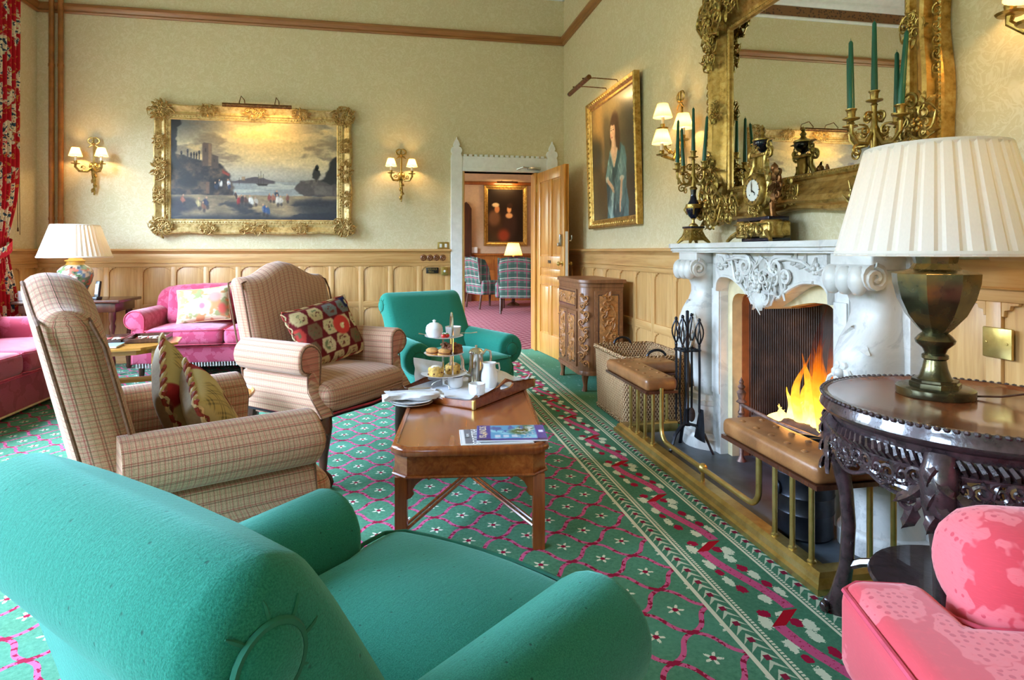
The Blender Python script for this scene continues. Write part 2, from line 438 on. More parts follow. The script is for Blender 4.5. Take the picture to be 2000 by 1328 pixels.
def m_wool(name, c1, c2, sheen=(0.4, 0.95, 0.85)):
    g = G(name, 0.85, spec=0.15, Sheen_Weight=0.5, Sheen_Roughness=0.45, Sheen_Tint=(*sheen, 1)); n1 = g.noise(g.co(), 420, 2, 0.7); n2 = g.noise(g.scale(g.co(), (40, 160, 60)), 1, 3)
    n3 = g.vor(g.co(), 32); c = g.ramp(n1, [(0.3, c1), (0.7, c2)]); c = g.mix(c, tuple(x * 0.35 for x in c1), g.smooth(n3, 0.12, 0.03) * 0.7)
    g.col(c).bump(n1 * 0.6 + n2 * 0.8 - g.smooth(n3, 0.14, 0.0) * 0.4, 0.34, 0.004); return g.mat
def m_damask(name, base, light, dot, sc=6.0):
    g = G(name, 0.8, spec=0.15, Sheen_Weight=0.3, Sheen_Roughness=0.5); v = g.co()
    wv = g.noise(v, sc * 1.6, 3, 0.6, 0, 'Color'); n = g.n('ShaderNodeVectorMath'); n.operation = 'MULTIPLY_ADD'
    g.put(n.inputs[0], wv); n.inputs[1].default_value = (0.9 / sc,) * 3; g.put(n.inputs[2], v); q = S(g, n.outputs[0])
    f = g.vor(q, sc, 'F1'); leaf = g.smooth(f, 0.56, 0.53); d = g.vor(v, sc * 9.0, 'F1', rnd=0.5); dots = g.smooth(d, 0.34, 0.28) * g.smooth(f, 0.50, 0.46)
    tw = g.noise(g.scale(v, (60, 60, 500)), 1, 2); c = g.mix(base, light, leaf); c = g.mix(c, dot, dots * 0.85); c = g.mix(c, tuple(min(255, x * 1.12) for x in base), g.smooth(tw, 0.5, 0.7) * 0.25)
    g.col(c).bump(tw, 0.12, 0.002); return g.mat
def m_wicker():
    g = G('wicker', 0.6); u, v, _ = g.sep(g.co('UV'))
    row = (v / 0.011).floor(); ph = (u / 0.034 + (row * 0.5)).frac()
    hgt = ((ph * (2 * PI)).sin() * 0.5 + 0.5) * ((v / 0.011 * (PI)).sin().abs())
    nz = g.noise(g.scale(g.co('UV'), (6, 90, 1)), 1, 3); c = g.ramp(nz, [(0.3, (200, 152, 98)), (0.7, (238, 204, 154))]); c = g.mix((112, 70, 38), c, g.smooth(hgt, 0.03, 0.45))
    g.col(c).bump(hgt, 0.9, 0.012); return g.mat
def m_shade(name, c, tr=0.55, tc=(255, 232, 180)):
    g = G(name, 0.9, spec=0.1); u, v, _ = g.sep(g.co('UV')); nz = g.noise(g.scale(g.co('UV'), (300, 30, 1)), 1, 2)
    g.col(g.mix(tuple(x * 0.95 for x in c), c, nz))
    t = g.n('ShaderNodeBsdfTranslucent'); t.inputs[0].default_value = (*lin(tc), 1); mx = g.n('ShaderNodeMixShader'); mx.inputs[0].default_value = tr
    g.t.links.new(g.P.outputs[0], mx.inputs[1]); g.t.links.new(t.outputs[0], mx.inputs[2]); g.t.links.new(mx.outputs[0], g.t.nodes['Material Output'].inputs[0]); return g.mat
def m_marble():
    g = G('marble', 0.35, Subsurface_Weight=0.0); n = g.noise(g.co(), 5, 5, 0.65, 1.2); c = g.ramp(n, [(0.35, (198, 196, 190)), (0.55, (212, 209, 203)), (0.62, (188, 186, 182)), (0.7, (210, 206, 199))]); g.col(c); return g.mat
def m_col(name, rough=0.6, spec=0.3, bumpn=0.0, coat=0.0):
    g = G(name, rough, spec=spec, Coat_Weight=coat, Coat_Roughness=0.15); g.col(g.attr('Col'))
    if bumpn: g.bump(g.noise(g.co(), 90, 3, 0.6), bumpn, 0.003)
    return g.mat
def m_curtain():
    g = G('chintz_curtain', 0.85, spec=0.1); x, y, z = g.sep(g.co('UV')); v = g.comb(x, y, 0)
    wv = g.noise(v, 9, 3, 0.6, 0, 'Color'); n = g.n('ShaderNodeVectorMath'); n.operation = 'MULTIPLY_ADD'
    g.put(n.inputs[0], wv); n.inputs[1].default_value = (0.12, 0.12, 0); g.put(n.inputs[2], v); q = S(g, n.outputs[0])
    f = g.vor(q, 5.2); k = g.noise(q, 26, 3); cart = g.smooth(f, 0.50, 0.46)
    c = g.mix((176, 30, 40), (228, 214, 178), cart); c = g.mix(c, (52, 74, 92), cart * k.gt(0.56)); c = g.mix(c, (196, 70, 70), cart * k.lt(0.38)); c = g.mix(c, (196, 130, 60), (1 - cart) * k.gt(0.62))
    g.col(c); return g.mat
def m_flame():
    g = G('flame', 1.0); x, y, z = g.sep(g.co('UV')); nz = g.noise(g.co(), 16, 3)
    h = y + (nz - 0.5) * 0.4
    c = g.ramp(h, [(0.0, (255, 236, 150)), (0.35, (255, 196, 60)), (0.7, (248, 130, 24)), (1.0, (200, 62, 12))])
    e = g.n('ShaderNodeEmission'); g.put(e.inputs[0], c); g.put(e.inputs[1], (1.15 - h).max(0.05) * 3.4)
    t = g.n('ShaderNodeBsdfTransparent'); mx = g.n('ShaderNodeMixShader'); g.put(mx.inputs[0], (0.95 - g.smooth(h, 0.15, 1.05) * 0.85).max(0.0))
    g.t.links.new(t.outputs[0], mx.inputs[1]); g.t.links.new(e.outputs[0], mx.inputs[2]); g.t.links.new(mx.outputs[0], g.t.nodes['Material Output'].inputs[0]); return g.mat
def m_ember():
    g = G('embers', 0.9); n = g.noise(g.co(), 30, 3); g.col(g.ramp(n, [(0.4, (30, 22, 20)), (0.6, (120, 50, 20))]))
    g.put(g.P.inputs['Emission Color'], g.ramp(n, [(0.45, (0, 0, 0)), (0.6, (255, 90, 20))])); g.P.inputs['Emission Strength'].default_value = 2.5; return g.mat
def m_hallcarpet():
    g = G('red_carpet', 0.95, spec=0.08); x, y, z = g.sep(g.co()); a = (x + y) / 0.16; b = (x - y) / 0.16
    l1 = a.tri().lt(0.10); l2 = b.tri().lt(0.10); c = g.mix((132, 58, 66), (176, 132, 126), l1.max(l2) * 0.8); c = g.mix(c, (84, 26, 38), ((a + 0.5).tri().lt(0.12)) * ((b + 0.5).tri().lt(0.12)))
    g.col(c); return g.mat
def m_tartan():
    g = G('tartan', 0.85, spec=0.1); u, v, _ = g.sep(g.co('UV'))
    def st(x, p, o, w): return ((x / p + o).tri()).lt(w)
    c = g.mix((94, 112, 96), (52, 76, 64), st(u, 0.18, 0, 0.2) * 0.7); c = g.mix(c, (52, 76, 64), st(v, 0.18, 0, 0.2) * 0.6)
    c = g.mix(c, (150, 70, 88), st(u, 0.18, 0.5, 0.05)); c = g.mix(c, (150, 70, 88), st(v, 0.18, 0.5, 0.05) * 0.8); c = g.mix(c, (196, 190, 170), st(u, 0.18, 0.25, 0.03) * 0.7); g.col(c); return g.mat
def m_bronze():
    g = G('patinated_bronze', 0.28, 0.85); n = g.noise(g.co(), 9, 4, 0.6); g.col(g.ramp(n, [(0.3, (58, 52, 40)), (0.5, (96, 92, 66)), (0.7, (134, 112, 62))])); g.put(g.P.inputs['Roughness'], n * 0.3 + 0.12); return g.mat
def m_leather():
    g = G('tan_leather', 0.35); n = g.noise(g.co(), 7, 4, 0.6); f = g.vor(g.co(), 140); g.col(g.ramp(n, [(0.3, (104, 66, 36)), (0.55, (142, 94, 54)), (0.75, (168, 120, 74))])).bump(f, 0.15, 0.002); return g.mat
def m_reeded():
    g = G('reeded_iron', 0.5, 0.3); x, y, z = g.sep(g.co()); n = g.noise(g.co(), 6, 4); g.col(g.ramp(n, [(0.35, (34, 28, 26)), (0.6, (76, 54, 44)), (0.75, (104, 72, 52))])); return g.mat
M = {}
M['paper'] = m_wallpaper()
M['oak_v'] = m_oak('oak_upright_grain', (1,)); M['oak_ph'] = m_oak('oak_rail_grain', (0,)); M['oak_h'] = m_oak('oak_level_grain', (0, 1))
M['door'] = m_oak('golden_oak', (2,), (206, 142, 62), (158, 96, 34), (228, 176, 92), 0.3, 0.3)
M['trim'] = m_oak('stained_trim', (0, 1), (150, 100, 52), (112, 70, 34), (176, 122, 68), 0.4)
M['pipe'] = plain('brown_paint', (150, 96, 44), 0.35)
M['mahog'] = m_oak('mahogany', (1,), (150, 78, 30), (104, 44, 16), (188, 116, 52), 0.12, 0.7)
M['mahog_v'] = m_oak('mahogany_upright', (2,), (142, 72, 28), (100, 42, 16), (176, 104, 46), 0.22, 0.4)
M['dark'] = m_oak('dark_wood', (2,), (72, 38, 24), (44, 22, 16), (104, 58, 36), 0.25, 0.4)
M['ebon'] = plain('carved_blackwood', (54, 40, 42), 0.26, 0.0, 0.35, 30, 0.3, Coat_Weight=0.5)
M['rose'] = m_oak('rosewood_top', (1,), (120, 60, 32), (78, 34, 20), (156, 90, 50), 0.12, 0.6)
M['camph'] = m_oak('camphor_wood', (2,), (128, 82, 50), (92, 56, 34), (160, 112, 72), 0.4, 0.1)
M['carved'] = plain('carved_camphor', (166, 112, 62), 0.5, 0, 0.25, 40, 0.4)
M['walnut'] = m_oak('satin_walnut', (0,), (186, 126, 48), (140, 86, 28), (210, 160, 84), 0.2, 0.4)
M['white'] = plain('white_paint', (234, 236, 238), 0.4, 0, 0.03)
M['ceil'] = plain('ceiling_paint', (222, 214, 192), 0.8, 0, 0.03)
M['frieze'] = None
M['gilt'] = m_gold(); M['gilt_pale'] = m_gold('pale_gilt', (196, 166, 104), (92, 66, 34), (230, 212, 162), 0.45, 0.35)
M['gilt_orn'] = m_gold('antique_gilt', (170, 134, 72), (70, 48, 24), (222, 198, 140), 0.4, 0.5, 60)
M['brass'] = m_gold('brass', (186, 160, 92), (136, 110, 52), (214, 192, 128), 0.33, 0.9, 8)
M['ormolu'] = m_gold('ormolu', (164, 136, 72), (58, 44, 22), (214, 190, 126), 0.3, 0.85, 40)
M['bronzef'] = m_gold('copper_bronze', (120, 80, 46), (54, 34, 22), (170, 122, 76), 0.35, 0.85, 40)
M['carpet'] = m_carpet(); M['tweed'] = m_tweed()
M['green'] = m_wool('green_wool', (22, 104, 88), (46, 140, 120)); M['green_pipe'] = plain('green_piping', (22, 104, 82), 0.8)
M['pink'] = m_damask('pink_damask', (200, 66, 78), (218, 104, 112), (186, 56, 72), 6.5)
M['rosepink'] = m_damask('rose_damask', (178, 62, 92), (194, 90, 116), (180, 66, 98), 13.0)
M['crimson'] = m_damask('crimson_damask', (142, 34, 52), (158, 52, 72), (142, 34, 52), 8.0)
M['pink_pipe'] = plain('pink_piping', (190, 64, 84), 0.8)
M['marble'] = m_marble(); M['stone'] = plain('cream_stone', (214, 198, 158), 0.6, 0, 0.06)
M['brick'] = plain('firebrick_edge', (140, 84, 48), 0.7, 0, 0.15)
M['slate'] = plain('slate_hearth', (66, 74, 82), 0.45, 0, 0.25, 6, 0.2)
M['iron'] = plain('black_iron', (34, 36, 42), 0.38, 0.6, 0.3); M['rust'] = plain('weathered_iron', (116, 92, 84), 0.5, 0.6, 0.35, 30)
M['reed'] = m_reeded(); M['log'] = plain('charred_log', (48, 38, 36), 0.9, 0, 0.5, 20, 0.6); M['flame'] = m_flame(); M['ember'] = m_ember()
M['leather'] = m_leather(); M['wicker'] = m_wicker()
M['candle'] = plain('green_wax', (22, 92, 76), 0.35, 0, 0.06); M['cobalt'] = plain('cobalt_enamel', (13, 16, 36), 0.15, 0, 0.4, 20)
M['enamel'] = plain('white_enamel', (236, 236, 230), 0.2, 0, 0.01); M['black'] = plain('black_paint', (20, 20, 22), 0.4, 0, 0.05)
M['shade'] = m_shade('cream_pleated_silk', (240, 236, 226), 0.22); M['shade_s'] = m_shade('cream_card_shade', (246, 232, 186), 0.55, (255, 220, 140))
M['shade_lin'] = m_shade('shade_lining', (250, 240, 214), 0.5)
M['bronze'] = m_bronze(); M['china'] = plain('white_china', (240, 240, 240), 0.12, 0, 0.01)
M['linen'] = plain('white_linen', (236, 238, 244), 0.8, 0, 0.03, 30, 0.1)
M['silver'] = plain('silver_plate', (228, 226, 220), 0.16, 1.0, 0.04)
M['mirror'] = G('mirror_glass', 0.0, 1.0).col((238, 238, 230)).mat
M['hallcarpet'] = m_hallcarpet(); M['tartan'] = m_tartan(); M['curtain'] = m_curtain()
M['hallwall'] = plain('buff_wall', (214, 184, 150), 0.8, 0, 0.03); M['hallwood'] = m_oak('hall_oak', (2,), (150, 84, 34), (104, 52, 20), (180, 112, 54), 0.3, 0.3)
M['col'] = m_col('painted_canvas', 0.35, 0.35, 0.05, 0.15); M['colf'] = m_col('needlepoint', 0.9, 0.1, 0.3); M['colp'] = m_col('printed_paper', 0.25, 0.5, 0.0, 0.3); M['colc'] = m_col('painted_china', 0.15, 0.5, 0, 0.5)
M['scone'] = plain('baked_crumb', (214, 160, 84), 0.8, 0, 0.3, 60, 0.5); M['cake'] = plain('dark_cake', (110, 62, 34), 0.85, 0, 0.4, 60, 0.6); M['biscuit'] = plain('biscuit', (206, 150, 84), 0.8, 0, 0.15, 50, 0.2)
M['cream'] = plain('cream_filling', (238, 226, 204), 0.6, 0, 0.02); M['berry'] = plain('strawberry_red', (206, 34, 30), 0.3, 0, 0.1); M['green_leaf'] = plain('leaf_green', (70, 120, 50), 0.5)
M['khaki'] = plain('taupe_cotton', (168, 150, 122), 0.85, 0, 0.06, 60, 0.1); M['cord'] = plain('red_cord', (150, 60, 50), 0.8, 0, 0.3, 80); M['cordc'] = plain('cream_cord', (220, 196, 150), 0.8)
M['paper_w'] = plain('white_paper', (236, 236, 236), 0.5, 0, 0.01); M['ochre'] = plain('ochre_glaze', (212, 176, 92), 0.2, 0, 0.1)
M['hem'] = plain('dark_lining', (30, 26, 30), 0.9); M['fringe'] = plain('pale_fringe', (190, 190, 186), 0.9, 0, 0.2, 60)
M['chrome'] = plain('satin_chrome', (176, 178, 180), 0.25, 0.9, 0.04)
M['glass'] = G('window_glass', 0.02, Transmission_Weight=1.0, IOR=1.02, Alpha=0.15).col((255, 255, 255)).mat
def m_frieze():
    g = G('stencilled_frieze', 0.6); x, y, z = g.sep(g.co()); v = g.vor(g.comb(x + y, z, 0), 26); g.col(g.mix((122, 82, 44), (74, 44, 22), g.smooth(v, 0.4, 0.3))); return g.mat
M['frieze'] = m_frieze()

# ------------------------------------------------------------------ room shell
DX0, DX1, DZ = 0.815, 1.705, 2.14          # doorway
FY0, FY1, FZ = 2.30, 3.34, 0.99            # fire opening in the right wall
struct('floor', MB().box(L - 0.3, W + 0.5, F - 0.3, D + 0.08, -0.06, 0), M['carpet'], ang=0)
mb = MB().box(L - 0.2, DX0, D, D + 0.16, 0, CEIL).box(DX1, W + 0.4, D, D + 0.16, 0, CEIL).box(DX0, DX1, D, D + 0.16, DZ, CEIL)
wall_back = struct('wall_back', mb, M['paper'], ang=0)
mb = MB().box(W, W + 0.45, F - 0.2, FY0, 0, CEIL).box(W, W + 0.45, FY1, D, 0, CEIL).box(W, W + 0.45, FY0, FY1, FZ, CEIL)
wall_right = struct('wall_right', mb, M['paper'], ang=0)
mb = MB(); ys = [F - 0.2] + [v for w in WIN for v in w] + [D]
for k in range(0, len(ys), 2): mb.box(L - 0.2, L, ys[k], ys[k + 1], 0, CEIL)
for a, b in WIN: mb.box(L - 0.2, L, a, b, 0, WZ[0]).box(L - 0.2, L, a, b, WZ[1], CEIL)
wall_left = struct('wall_left', mb, M['paper'], ang=0)
struct('wall_front', MB().box(L, W, F - 0.2, F, 0, CEIL), M['paper'], ang=0)
struct('ceiling', MB().box(L - 0.2, W + 0.4, F - 0.2, D + 0.1, CEIL, CEIL + 0.08), M['ceil'], ang=0)
def window(n, loc, rot, w):
    h = WZ[1] - WZ[0]; fr = MB()
    for x in (0.03, w - 0.03): fr.bbox(x - 0.03, x + 0.03, 0, h, -0.03, 0.03)
    for y in (0.03, h * 0.5, h - 0.03): fr.bbox(0, w, y - 0.025, y + 0.025, -0.03, 0.03)
    o = obj('window_%d' % n, fr, M['white'], None, loc=loc, rot=rot); o['kind'] = 'structure'
    for k in (1, 2): obj('glazing_bar', MB().bbox(w * k / 3 - 0.012, w * k / 3 + 0.012, 0.05, h - 0.05, -0.015, 0.015), M['white'], o)
    for k in (0, 1): obj('pane', MB().box(0.05, w - 0.05, k * h / 2 + 0.03, (k + 1) * h / 2 - 0.03, -0.003, 0.003), M['glass'], o, ang=0)
for n, (a, b) in enumerate(WIN): window(n + 1, (L - 0.1, a, WZ[0]), LEFT, b - a)

# mouldings: profile (out, z) swept along a wall
def sweep_back(prof, x0, x1): return MB().loft([[(x, D - o, z) for o, z in prof] for x in (x0, x1)])
def sweep_right(prof, y0, y1): return MB().loft([[(W - o, y, z) for o, z in prof] for y in (y1, y0)])
def sweep_left(prof, y0, y1): return MB().loft([[(L + o, y, z) for o, z in prof] for y in (y0, y1)])
def sweep_front(prof, x0, x1): return MB().loft([[(x, F + o, z) for o, z in prof] for x in (x1, x0)])
rail = [(0, 3.70), (0.022, 3.70), (0.03, 3.715), (0.022, 3.73), (0.03, 3.745), (0.05, 3.765), (0.05, 3.79), (0.04, 3.80), (0, 3.80)]
corn = [(0, 4.42), (0.03, 4.42), (0.05, 4.45), (0.08, 4.47), (0.09, 4.50), (0.15, 4.54), (0.19, 4.60), (0.22, 4.62), (0.24, CEIL), (0, CEIL)]
strip = [(0, 4.245), (0.02, 4.245), (0.03, 4.265), (0.02, 4.285), (0, 4.285)]
frz = [(0, 4.285), (0.012, 4.285), (0.012, 4.42), (0, 4.42)]
ceil_b = [(0.24, CEIL - 0.02), (0.40, CEIL - 0.02), (0.40, CEIL), (0.24, CEIL)]
n = 0
for prof, m in ((rail, 'trim'), (strip, 'white'), (frz, 'frieze'), (corn, 'white'), (ceil_b, 'trim')):
    for k, mb in enumerate((sweep_back(prof, L, W), sweep_right(prof, F, D), sweep_left(prof, F, D), sweep_front(prof, L, W))):
        n += 1; struct('trim_%d' % n, mb, M[m], ang=35)
cap = [(0, 1.165), (0.022, 1.165), (0.028, 1.18), (0.05, 1.195), (0.056, 1.20), (0.056, 1.214), (0.04, 1.222), (0, 1.222)]
bead = [(0, 1.066), (0.024, 1.066), (0.030, 1.071), (0.024, 1.077), (0, 1.077)]
skirt = [(0, 0), (0.028, 0), (0.028, 0.11), (0.022, 0.125), (0.022, 0.135), (0, 0.14)]
# wainscot: every panel, stile and rail is a piece of its own
ROW = ((0.19, 0.556), (0.624, 1.026))
MESH = {}
def shared(key, fn, mat):
    if key not in MESH: MESH[key] = fn().make(key[0]); MESH[key].materials.append(M[mat])
    return MESH[key]
def wainscot(wall, side, s0, s1, per, phase, mouldings=True):
    """s runs along local x of the wall"""
    rot = dict(back=BACK, right=RIGHT, left=LEFT)[side]
    def at(s, z, o): return dict(back=(s, D - o, z), right=(W - o, -s, z), left=(L + o, s, z))[side]
    st = 0.055; pw = per - st
    k0 = math.ceil((s0 - phase) / per - 1e-6); edges = []
    x = phase + k0 * per
    while x <= s1 + 1e-6: edges.append(x); x += per
    def piece(name, w, h, d, s, z, mat, ch=0.003, o=0.0): obj(name, shared((name, round(w, 3), round(h, 3), d, mat), lambda: MB().bbox(0, w, 0, h, 0, d, ch), mat), None, wall, loc=at(s, z, o), rot=rot)
    piece('wainscot_backing', s1 - s0, 1.06, 0.004, s0, 0.01, 'oak_v', 0.001)
    for z0, z1 in ((0.135, 0.19), (0.556, 0.624), (1.026, 1.075)): piece('rail', s1 - s0, z1 - z0, 0.020, s0, z0, 'oak_ph')
    piece('frieze_board', s1 - s0, 0.1, 0.022, s0, 1.07, 'oak_ph', 0.002)
    cols = []
    prev = s0
    for e in edges:
        piece('stile', st, ROW[1][1] - 0.19, 0.0205, e - st / 2, 0.19, 'oak_v'); cols.append((prev + (st / 2 if prev != s0 else 0), e - st / 2)); prev = e
    cols.append((prev + st / 2, s1))
    for (c0, c1) in cols:
        w = c1 - c0
        if w < 0.05: continue
        for z0, z1 in ROW:
            h = z1 - z0
            piece('panel', w, h, 0.006, c0, z0, 'oak_v', 0.002)
            def spand():
                q = [(0, 0), (0, -0.05), (0.010, -0.05), (0.012, -0.030), (0.030, -0.026), (0.034, -0.012), (0.060, -0.010), (0.062, 0)]
                m_ = MB().prism([(a_, b_ + h) for a_, b_ in q], 0.019, ch=0.003)
                return m_.prism([(w - a_, b_ + h) for a_, b_ in q], 0.019, ch=0.003)
            if w > 0.15: obj('shoulder_pair', shared(('shoulder_pair', round(w, 3), round(h, 3)), spand, 'oak_v'), None, wall, loc=at(c0, z0, 0), rot=rot)
wainscot(wall_back, 'back', L, 0.655, 0.3295, -0.69)
wainscot(wall_right, 'right', -D, -3.66, 0.381, -4.583)
wainscot(wall_right, 'right', -1.98, -F, 0.381, -1.76)
wainscot(wall_left, 'left', 6.46, D, 0.36, 6.6)
k = n
for nm, mb, m in (('b', sweep_back(cap, L, 0.665), 0), ('b', sweep_back(bead, L, 0.655), 0), ('r', sweep_right(cap, 3.87, D), 0), ('r', sweep_right(bead, 3.67, D), 0), ('r', sweep_right(cap, F, 1.77), 0),
                  ('r', sweep_right(bead, F, 1.97), 0), ('l', sweep_left(cap, 6.46, D), 0), ('l', sweep_left(bead, 6.46, D), 0)):
    k += 1; struct('trim_%d' % k, mb, M['oak_h'], ang=35)
struct('baseboard_back', sweep_back(skirt, L, 0.655), M['oak_h']); mb = sweep_right(skirt, 3.67, D); mb2 = sweep_right(skirt, F, 1.97)
mb.add(mb2.v, mb2.f); struct('baseboard_right', mb, M['oak_h']); struct('baseboard_left', sweep_left(skirt, F, D), M['oak_h'])
def rosette():
    m = MB().lathe([(0.0, 0.016), (0.010, 0.014), (0.014, 0.006), (0.022, 0.016), (0.030, 0.012), (0.036, 0.004), (0.038, 0)], 20, rf=lambda a, z: 1 + 0.06 * cos(8 * a))
    return m
for i in range(4): obj('carved_rosette', shared(('carved_rosette',), rosette, 'camph'), None, wall_back, loc=(0.345 + i * 0.075, D - 0.022, 1.121), rot=BACK)

# ------------------------------------------------------------------ doorway: white gothic frame, open oak door
dt = struct('trim_%d' % (k + 1), MB().box(DX0 - 0.02, DX0, D - 0.03, D + 0.17, 0, DZ + 0.01).box(DX1, DX1 + 0.02, D - 0.03, D + 0.17, 0, DZ + 0.01).box(DX0, DX1, D - 0.03, D + 0.17, DZ, DZ + 0.02), M['stone'])
def finial(x0, x1, zt, zb):
    c = (x0 + x1) / 2; w = (x1 - x0) / 2
    half = [(0.0, zt), (0.12, zt - 0.03), (0.30, zt - 0.045), (0.52, zt - 0.075), (0.60, zt - 0.10), (0.45, zt - 0.115), (0.80, zt - 0.125), (1.0, zt - 0.15), (1.0, zt - 0.175), (0.80, zt - 0.20), (0.95, zt - 0.225), (1.0, zt - 0.26), (1.0, zb)]
    return [(c + w * a, z) for a, z in half] + [(c - w * a, z) for a, z in reversed(half[1:])]
obj('door_jamb', MB().prism(finial(0.664, 0.800, 2.545, 0.0), 0.045, ch=0.010), M['white'], dt, loc=(0, D, 0), rot=BACK)
obj('door_jamb', MB().prism(finial(1.822, 1.960, 2.525, 0.0), 0.045, ch=0.010).box(1.722, 1.823, 0, 2.2, 0.002, 0.03), M['white'], dt, loc=(0, D, 0), rot=BACK)
obj('lintel', MB().bbox(0.796, 1.826, DZ + 0.0, 2.318, 0.0, 0.036, 0.006).bbox(0.80, 1.72, DZ + 0.005, DZ + 0.05, 0.036, 0.046, 0.004), M['white'], dt, loc=(0, D, 0), rot=BACK)
obj('oak_lining', MB().bbox(DX1 - 0.035, DX1, D - 0.045, D + 0.165, 0, DZ, 0.004).bbox(DX0, DX0 + 0.012, D - 0.03, D + 0.165, 0, DZ, 0.003), M['door'], dt)
cm = MB().bbox(-0.019, 0.019, 0, 0.028, 0, 0.04, 0.004).make('merlon'); cm.materials.append(M['white'])
for i in range(16): obj('merlon', cm, None, dt, loc=(0.835 + i * 0.0625, D, 2.314), rot=BACK)
obj('closer_arm', MB().tube([(1.45, 2.175, 0.05), (1.52, 2.20, 0.09), (1.62, 2.19, 0.06)], 0.008, 6).bbox(1.58, 1.74, 2.17, 2.205, 0.036, 0.075), M['chrome'], dt, loc=(0, D, 0), rot=BACK)
dr = thing('oak_door', 'golden oak panelled door standing open against the wall', 'door', (1.706, D - 0.055, 0.008), (0, 0, R(-84)))
dr.name = 'door_1'; dr['kind'] = 'structure'
dw, dh = 0.885, 2.12
body = MB().box(0, dw, 0.0, 0.03, 0, dh)
obj('core_board', body, M['door'], dr, ang=0)
for (x0, x1, z0, z1, nm) in ((0, 0.115, 0, dh, 'stile'), (dw - 0.115, dw, 0, dh, 'stile'), (0.115, dw - 0.115, 0, 0.24, 'rail'), (0.115, dw - 0.115, 0.80, 0.90, 'rail'), (0.115, dw - 0.115, 1.0, 1.13, 'rail'),
                             (0.115, dw - 0.115, dh - 0.12, dh, 'rail'), (0.39, 0.495, 1.13, dh - 0.12, 'muntin'), (0.39, 0.495, 0.24, 0.80, 'muntin')):
    obj(nm, MB().bbox(x0, x1, -0.012, 0.042, z0, z1, 0.004), M['door'], dr)
for (x0, x1, z0, z1) in ((0.125, 0.38, 1.14, dh - 0.13), (0.505, dw - 0.125, 1.14, dh - 0.13), (0.125, 0.38, 0.25, 0.79), (0.505, dw - 0.125, 0.25, 0.79), (0.125, dw - 0.125, 0.905, 0.995)):
    obj('door_panel', MB().bbox(x0 + 0.01, x1 - 0.01, -0.006, 0.036, z0 + 0.01, z1 - 0.01, 0.006), M['door'], dr)
kn = [(0.0, 0.062), (0.016, 0.060), (0.024, 0.048), (0.022, 0.036), (0.010, 0.028), (0.010, 0.010), (0.026, 0.008), (0.028, 0.0)]
obj('knob', MB().lathe(kn, 16, T=Tr(dw - 0.06, -0.012, 1.055, rx=90)), M['brass'], dr); obj('knob', MB().lathe(kn, 16, T=Tr(dw - 0.06, 0.042, 1.055, rx=-90)), M['brass'], dr)
obj('edge_plate', MB().box(dw, dw + 0.002, 0.0, 0.03, 0.9, 1.4), M['white'], dr)
obj('push_lock', MB().bbox(dw - 0.095, dw - 0.055, -0.04, -0.012, 1.24, 1.37, 0.008).lathe([(0.02, 0), (0.02, 0.02), (0, 0.022)], 12, T=Tr(dw - 0.075, -0.04, 1.26, rx=90)), M['chrome'], dr)
obj('coat_hook', MB().tube([(dw - 0.03, 0.042, 1.30), (dw - 0.03, 0.075, 1.30), (dw - 0.03, 0.085, 1.32), (dw - 0.03, 0.085, 1.36)], 0.006, 6), M['chrome'], dr)
def text(name, s, size, mat, parent, loc, rot, ext=0.0008, align='CENTER', sx=1.0):
    c = bpy.data.curves.new(name, 'FONT'); c.body = s; c.size = size; c.extrude = ext; c.align_x = align; c.align_y = 'CENTER'; c.resolution_u = 3
    t = bpy.data.objects.new(name, c); COL.objects.link(t); me = bpy.data.meshes.new_from_object(t.evaluated_get(bpy.context.evaluated_depsgraph_get()))
    bpy.data.objects.remove(t); me.materials.clear(); me.materials.append(mat); o = link(name, me, parent, loc, rot); o.scale = (sx, 1, 1); return o
text('number', '1908', 0.055, M['black'], dr, (0.43, -0.013, 1.066), (R(90), 0, 0), 0.002)
for z in (0.25, 1.1, 1.9): obj('hinge', MB().lathe([(0.008, 0), (0.008, 0.09)], 8, T=Tr(-0.006, -0.008, z)), M['brass'], dr)
# switches and plates
sw = thing('light_switch', 'brass double rocker light switch above the dado by the door frame', 'switch', (0.578, D, 1.262), BACK)
obj('plate', MB().bbox(-0.068, 0.068, -0.038, 0.042, 0, 0.008, 0.003), M['brass'], sw)
for i in (-1, 1): obj('rocker', MB().bbox(i * 0.03 - 0.014, i * 0.03 + 0.014, -0.022, 0.022, 0.008, 0.014, 0.003), M['enamel'], sw)
bp = thing('service_bell_plaque', 'small black plaque lettered SERVICE BELL on the oak panelling', 'sign', (0.448, D - 0.0205, 0.972), BACK)
obj('plate', MB().bbox(-0.072, 0.072, -0.034, 0.034, 0, 0.006, 0.003), M['black'], bp)
text('lettering', 'SERVICE', 0.032, M['brass'], bp, (0, 0.014, 0.0065), (0, 0, 0)); text('lettering', 'BELL', 0.032, M['brass'], bp, (-0.012, -0.015, 0.0065), (0, 0, 0))
bb = thing('bell_push', 'brass bell push on a wooden block beside the plaque', 'bell push', (0.592, D - 0.0205, 0.968), BACK)
obj('block', MB().bbox(-0.04, 0.04, -0.05, 0.045, 0, 0.03, 0.004), M['brass'], bb); obj('button', MB().lathe([(0.014, 0.03), (0.014, 0.036), (0.008, 0.042), (0, 0.043)], 14, T=Tr(0, -0.005, 0)), M['enamel'], bb)
so = thing('socket_plate', 'square polished brass blanking plate on the panelling behind the big lamp', 'socket', (W - 0.021, 1.737, 0.887), RIGHT)
obj('plate', MB().bbox(-0.052, 0.052, -0.052, 0.052, 0, 0.012, 0.004), M['brass'], so)
for i in (-1, 1): obj('screw', MB().lathe([(0.005, 0.012), (0.004, 0.014), (0, 0.0145)], 8, T=Tr(i * 0.036, 0, 0)), M['brass'], so)
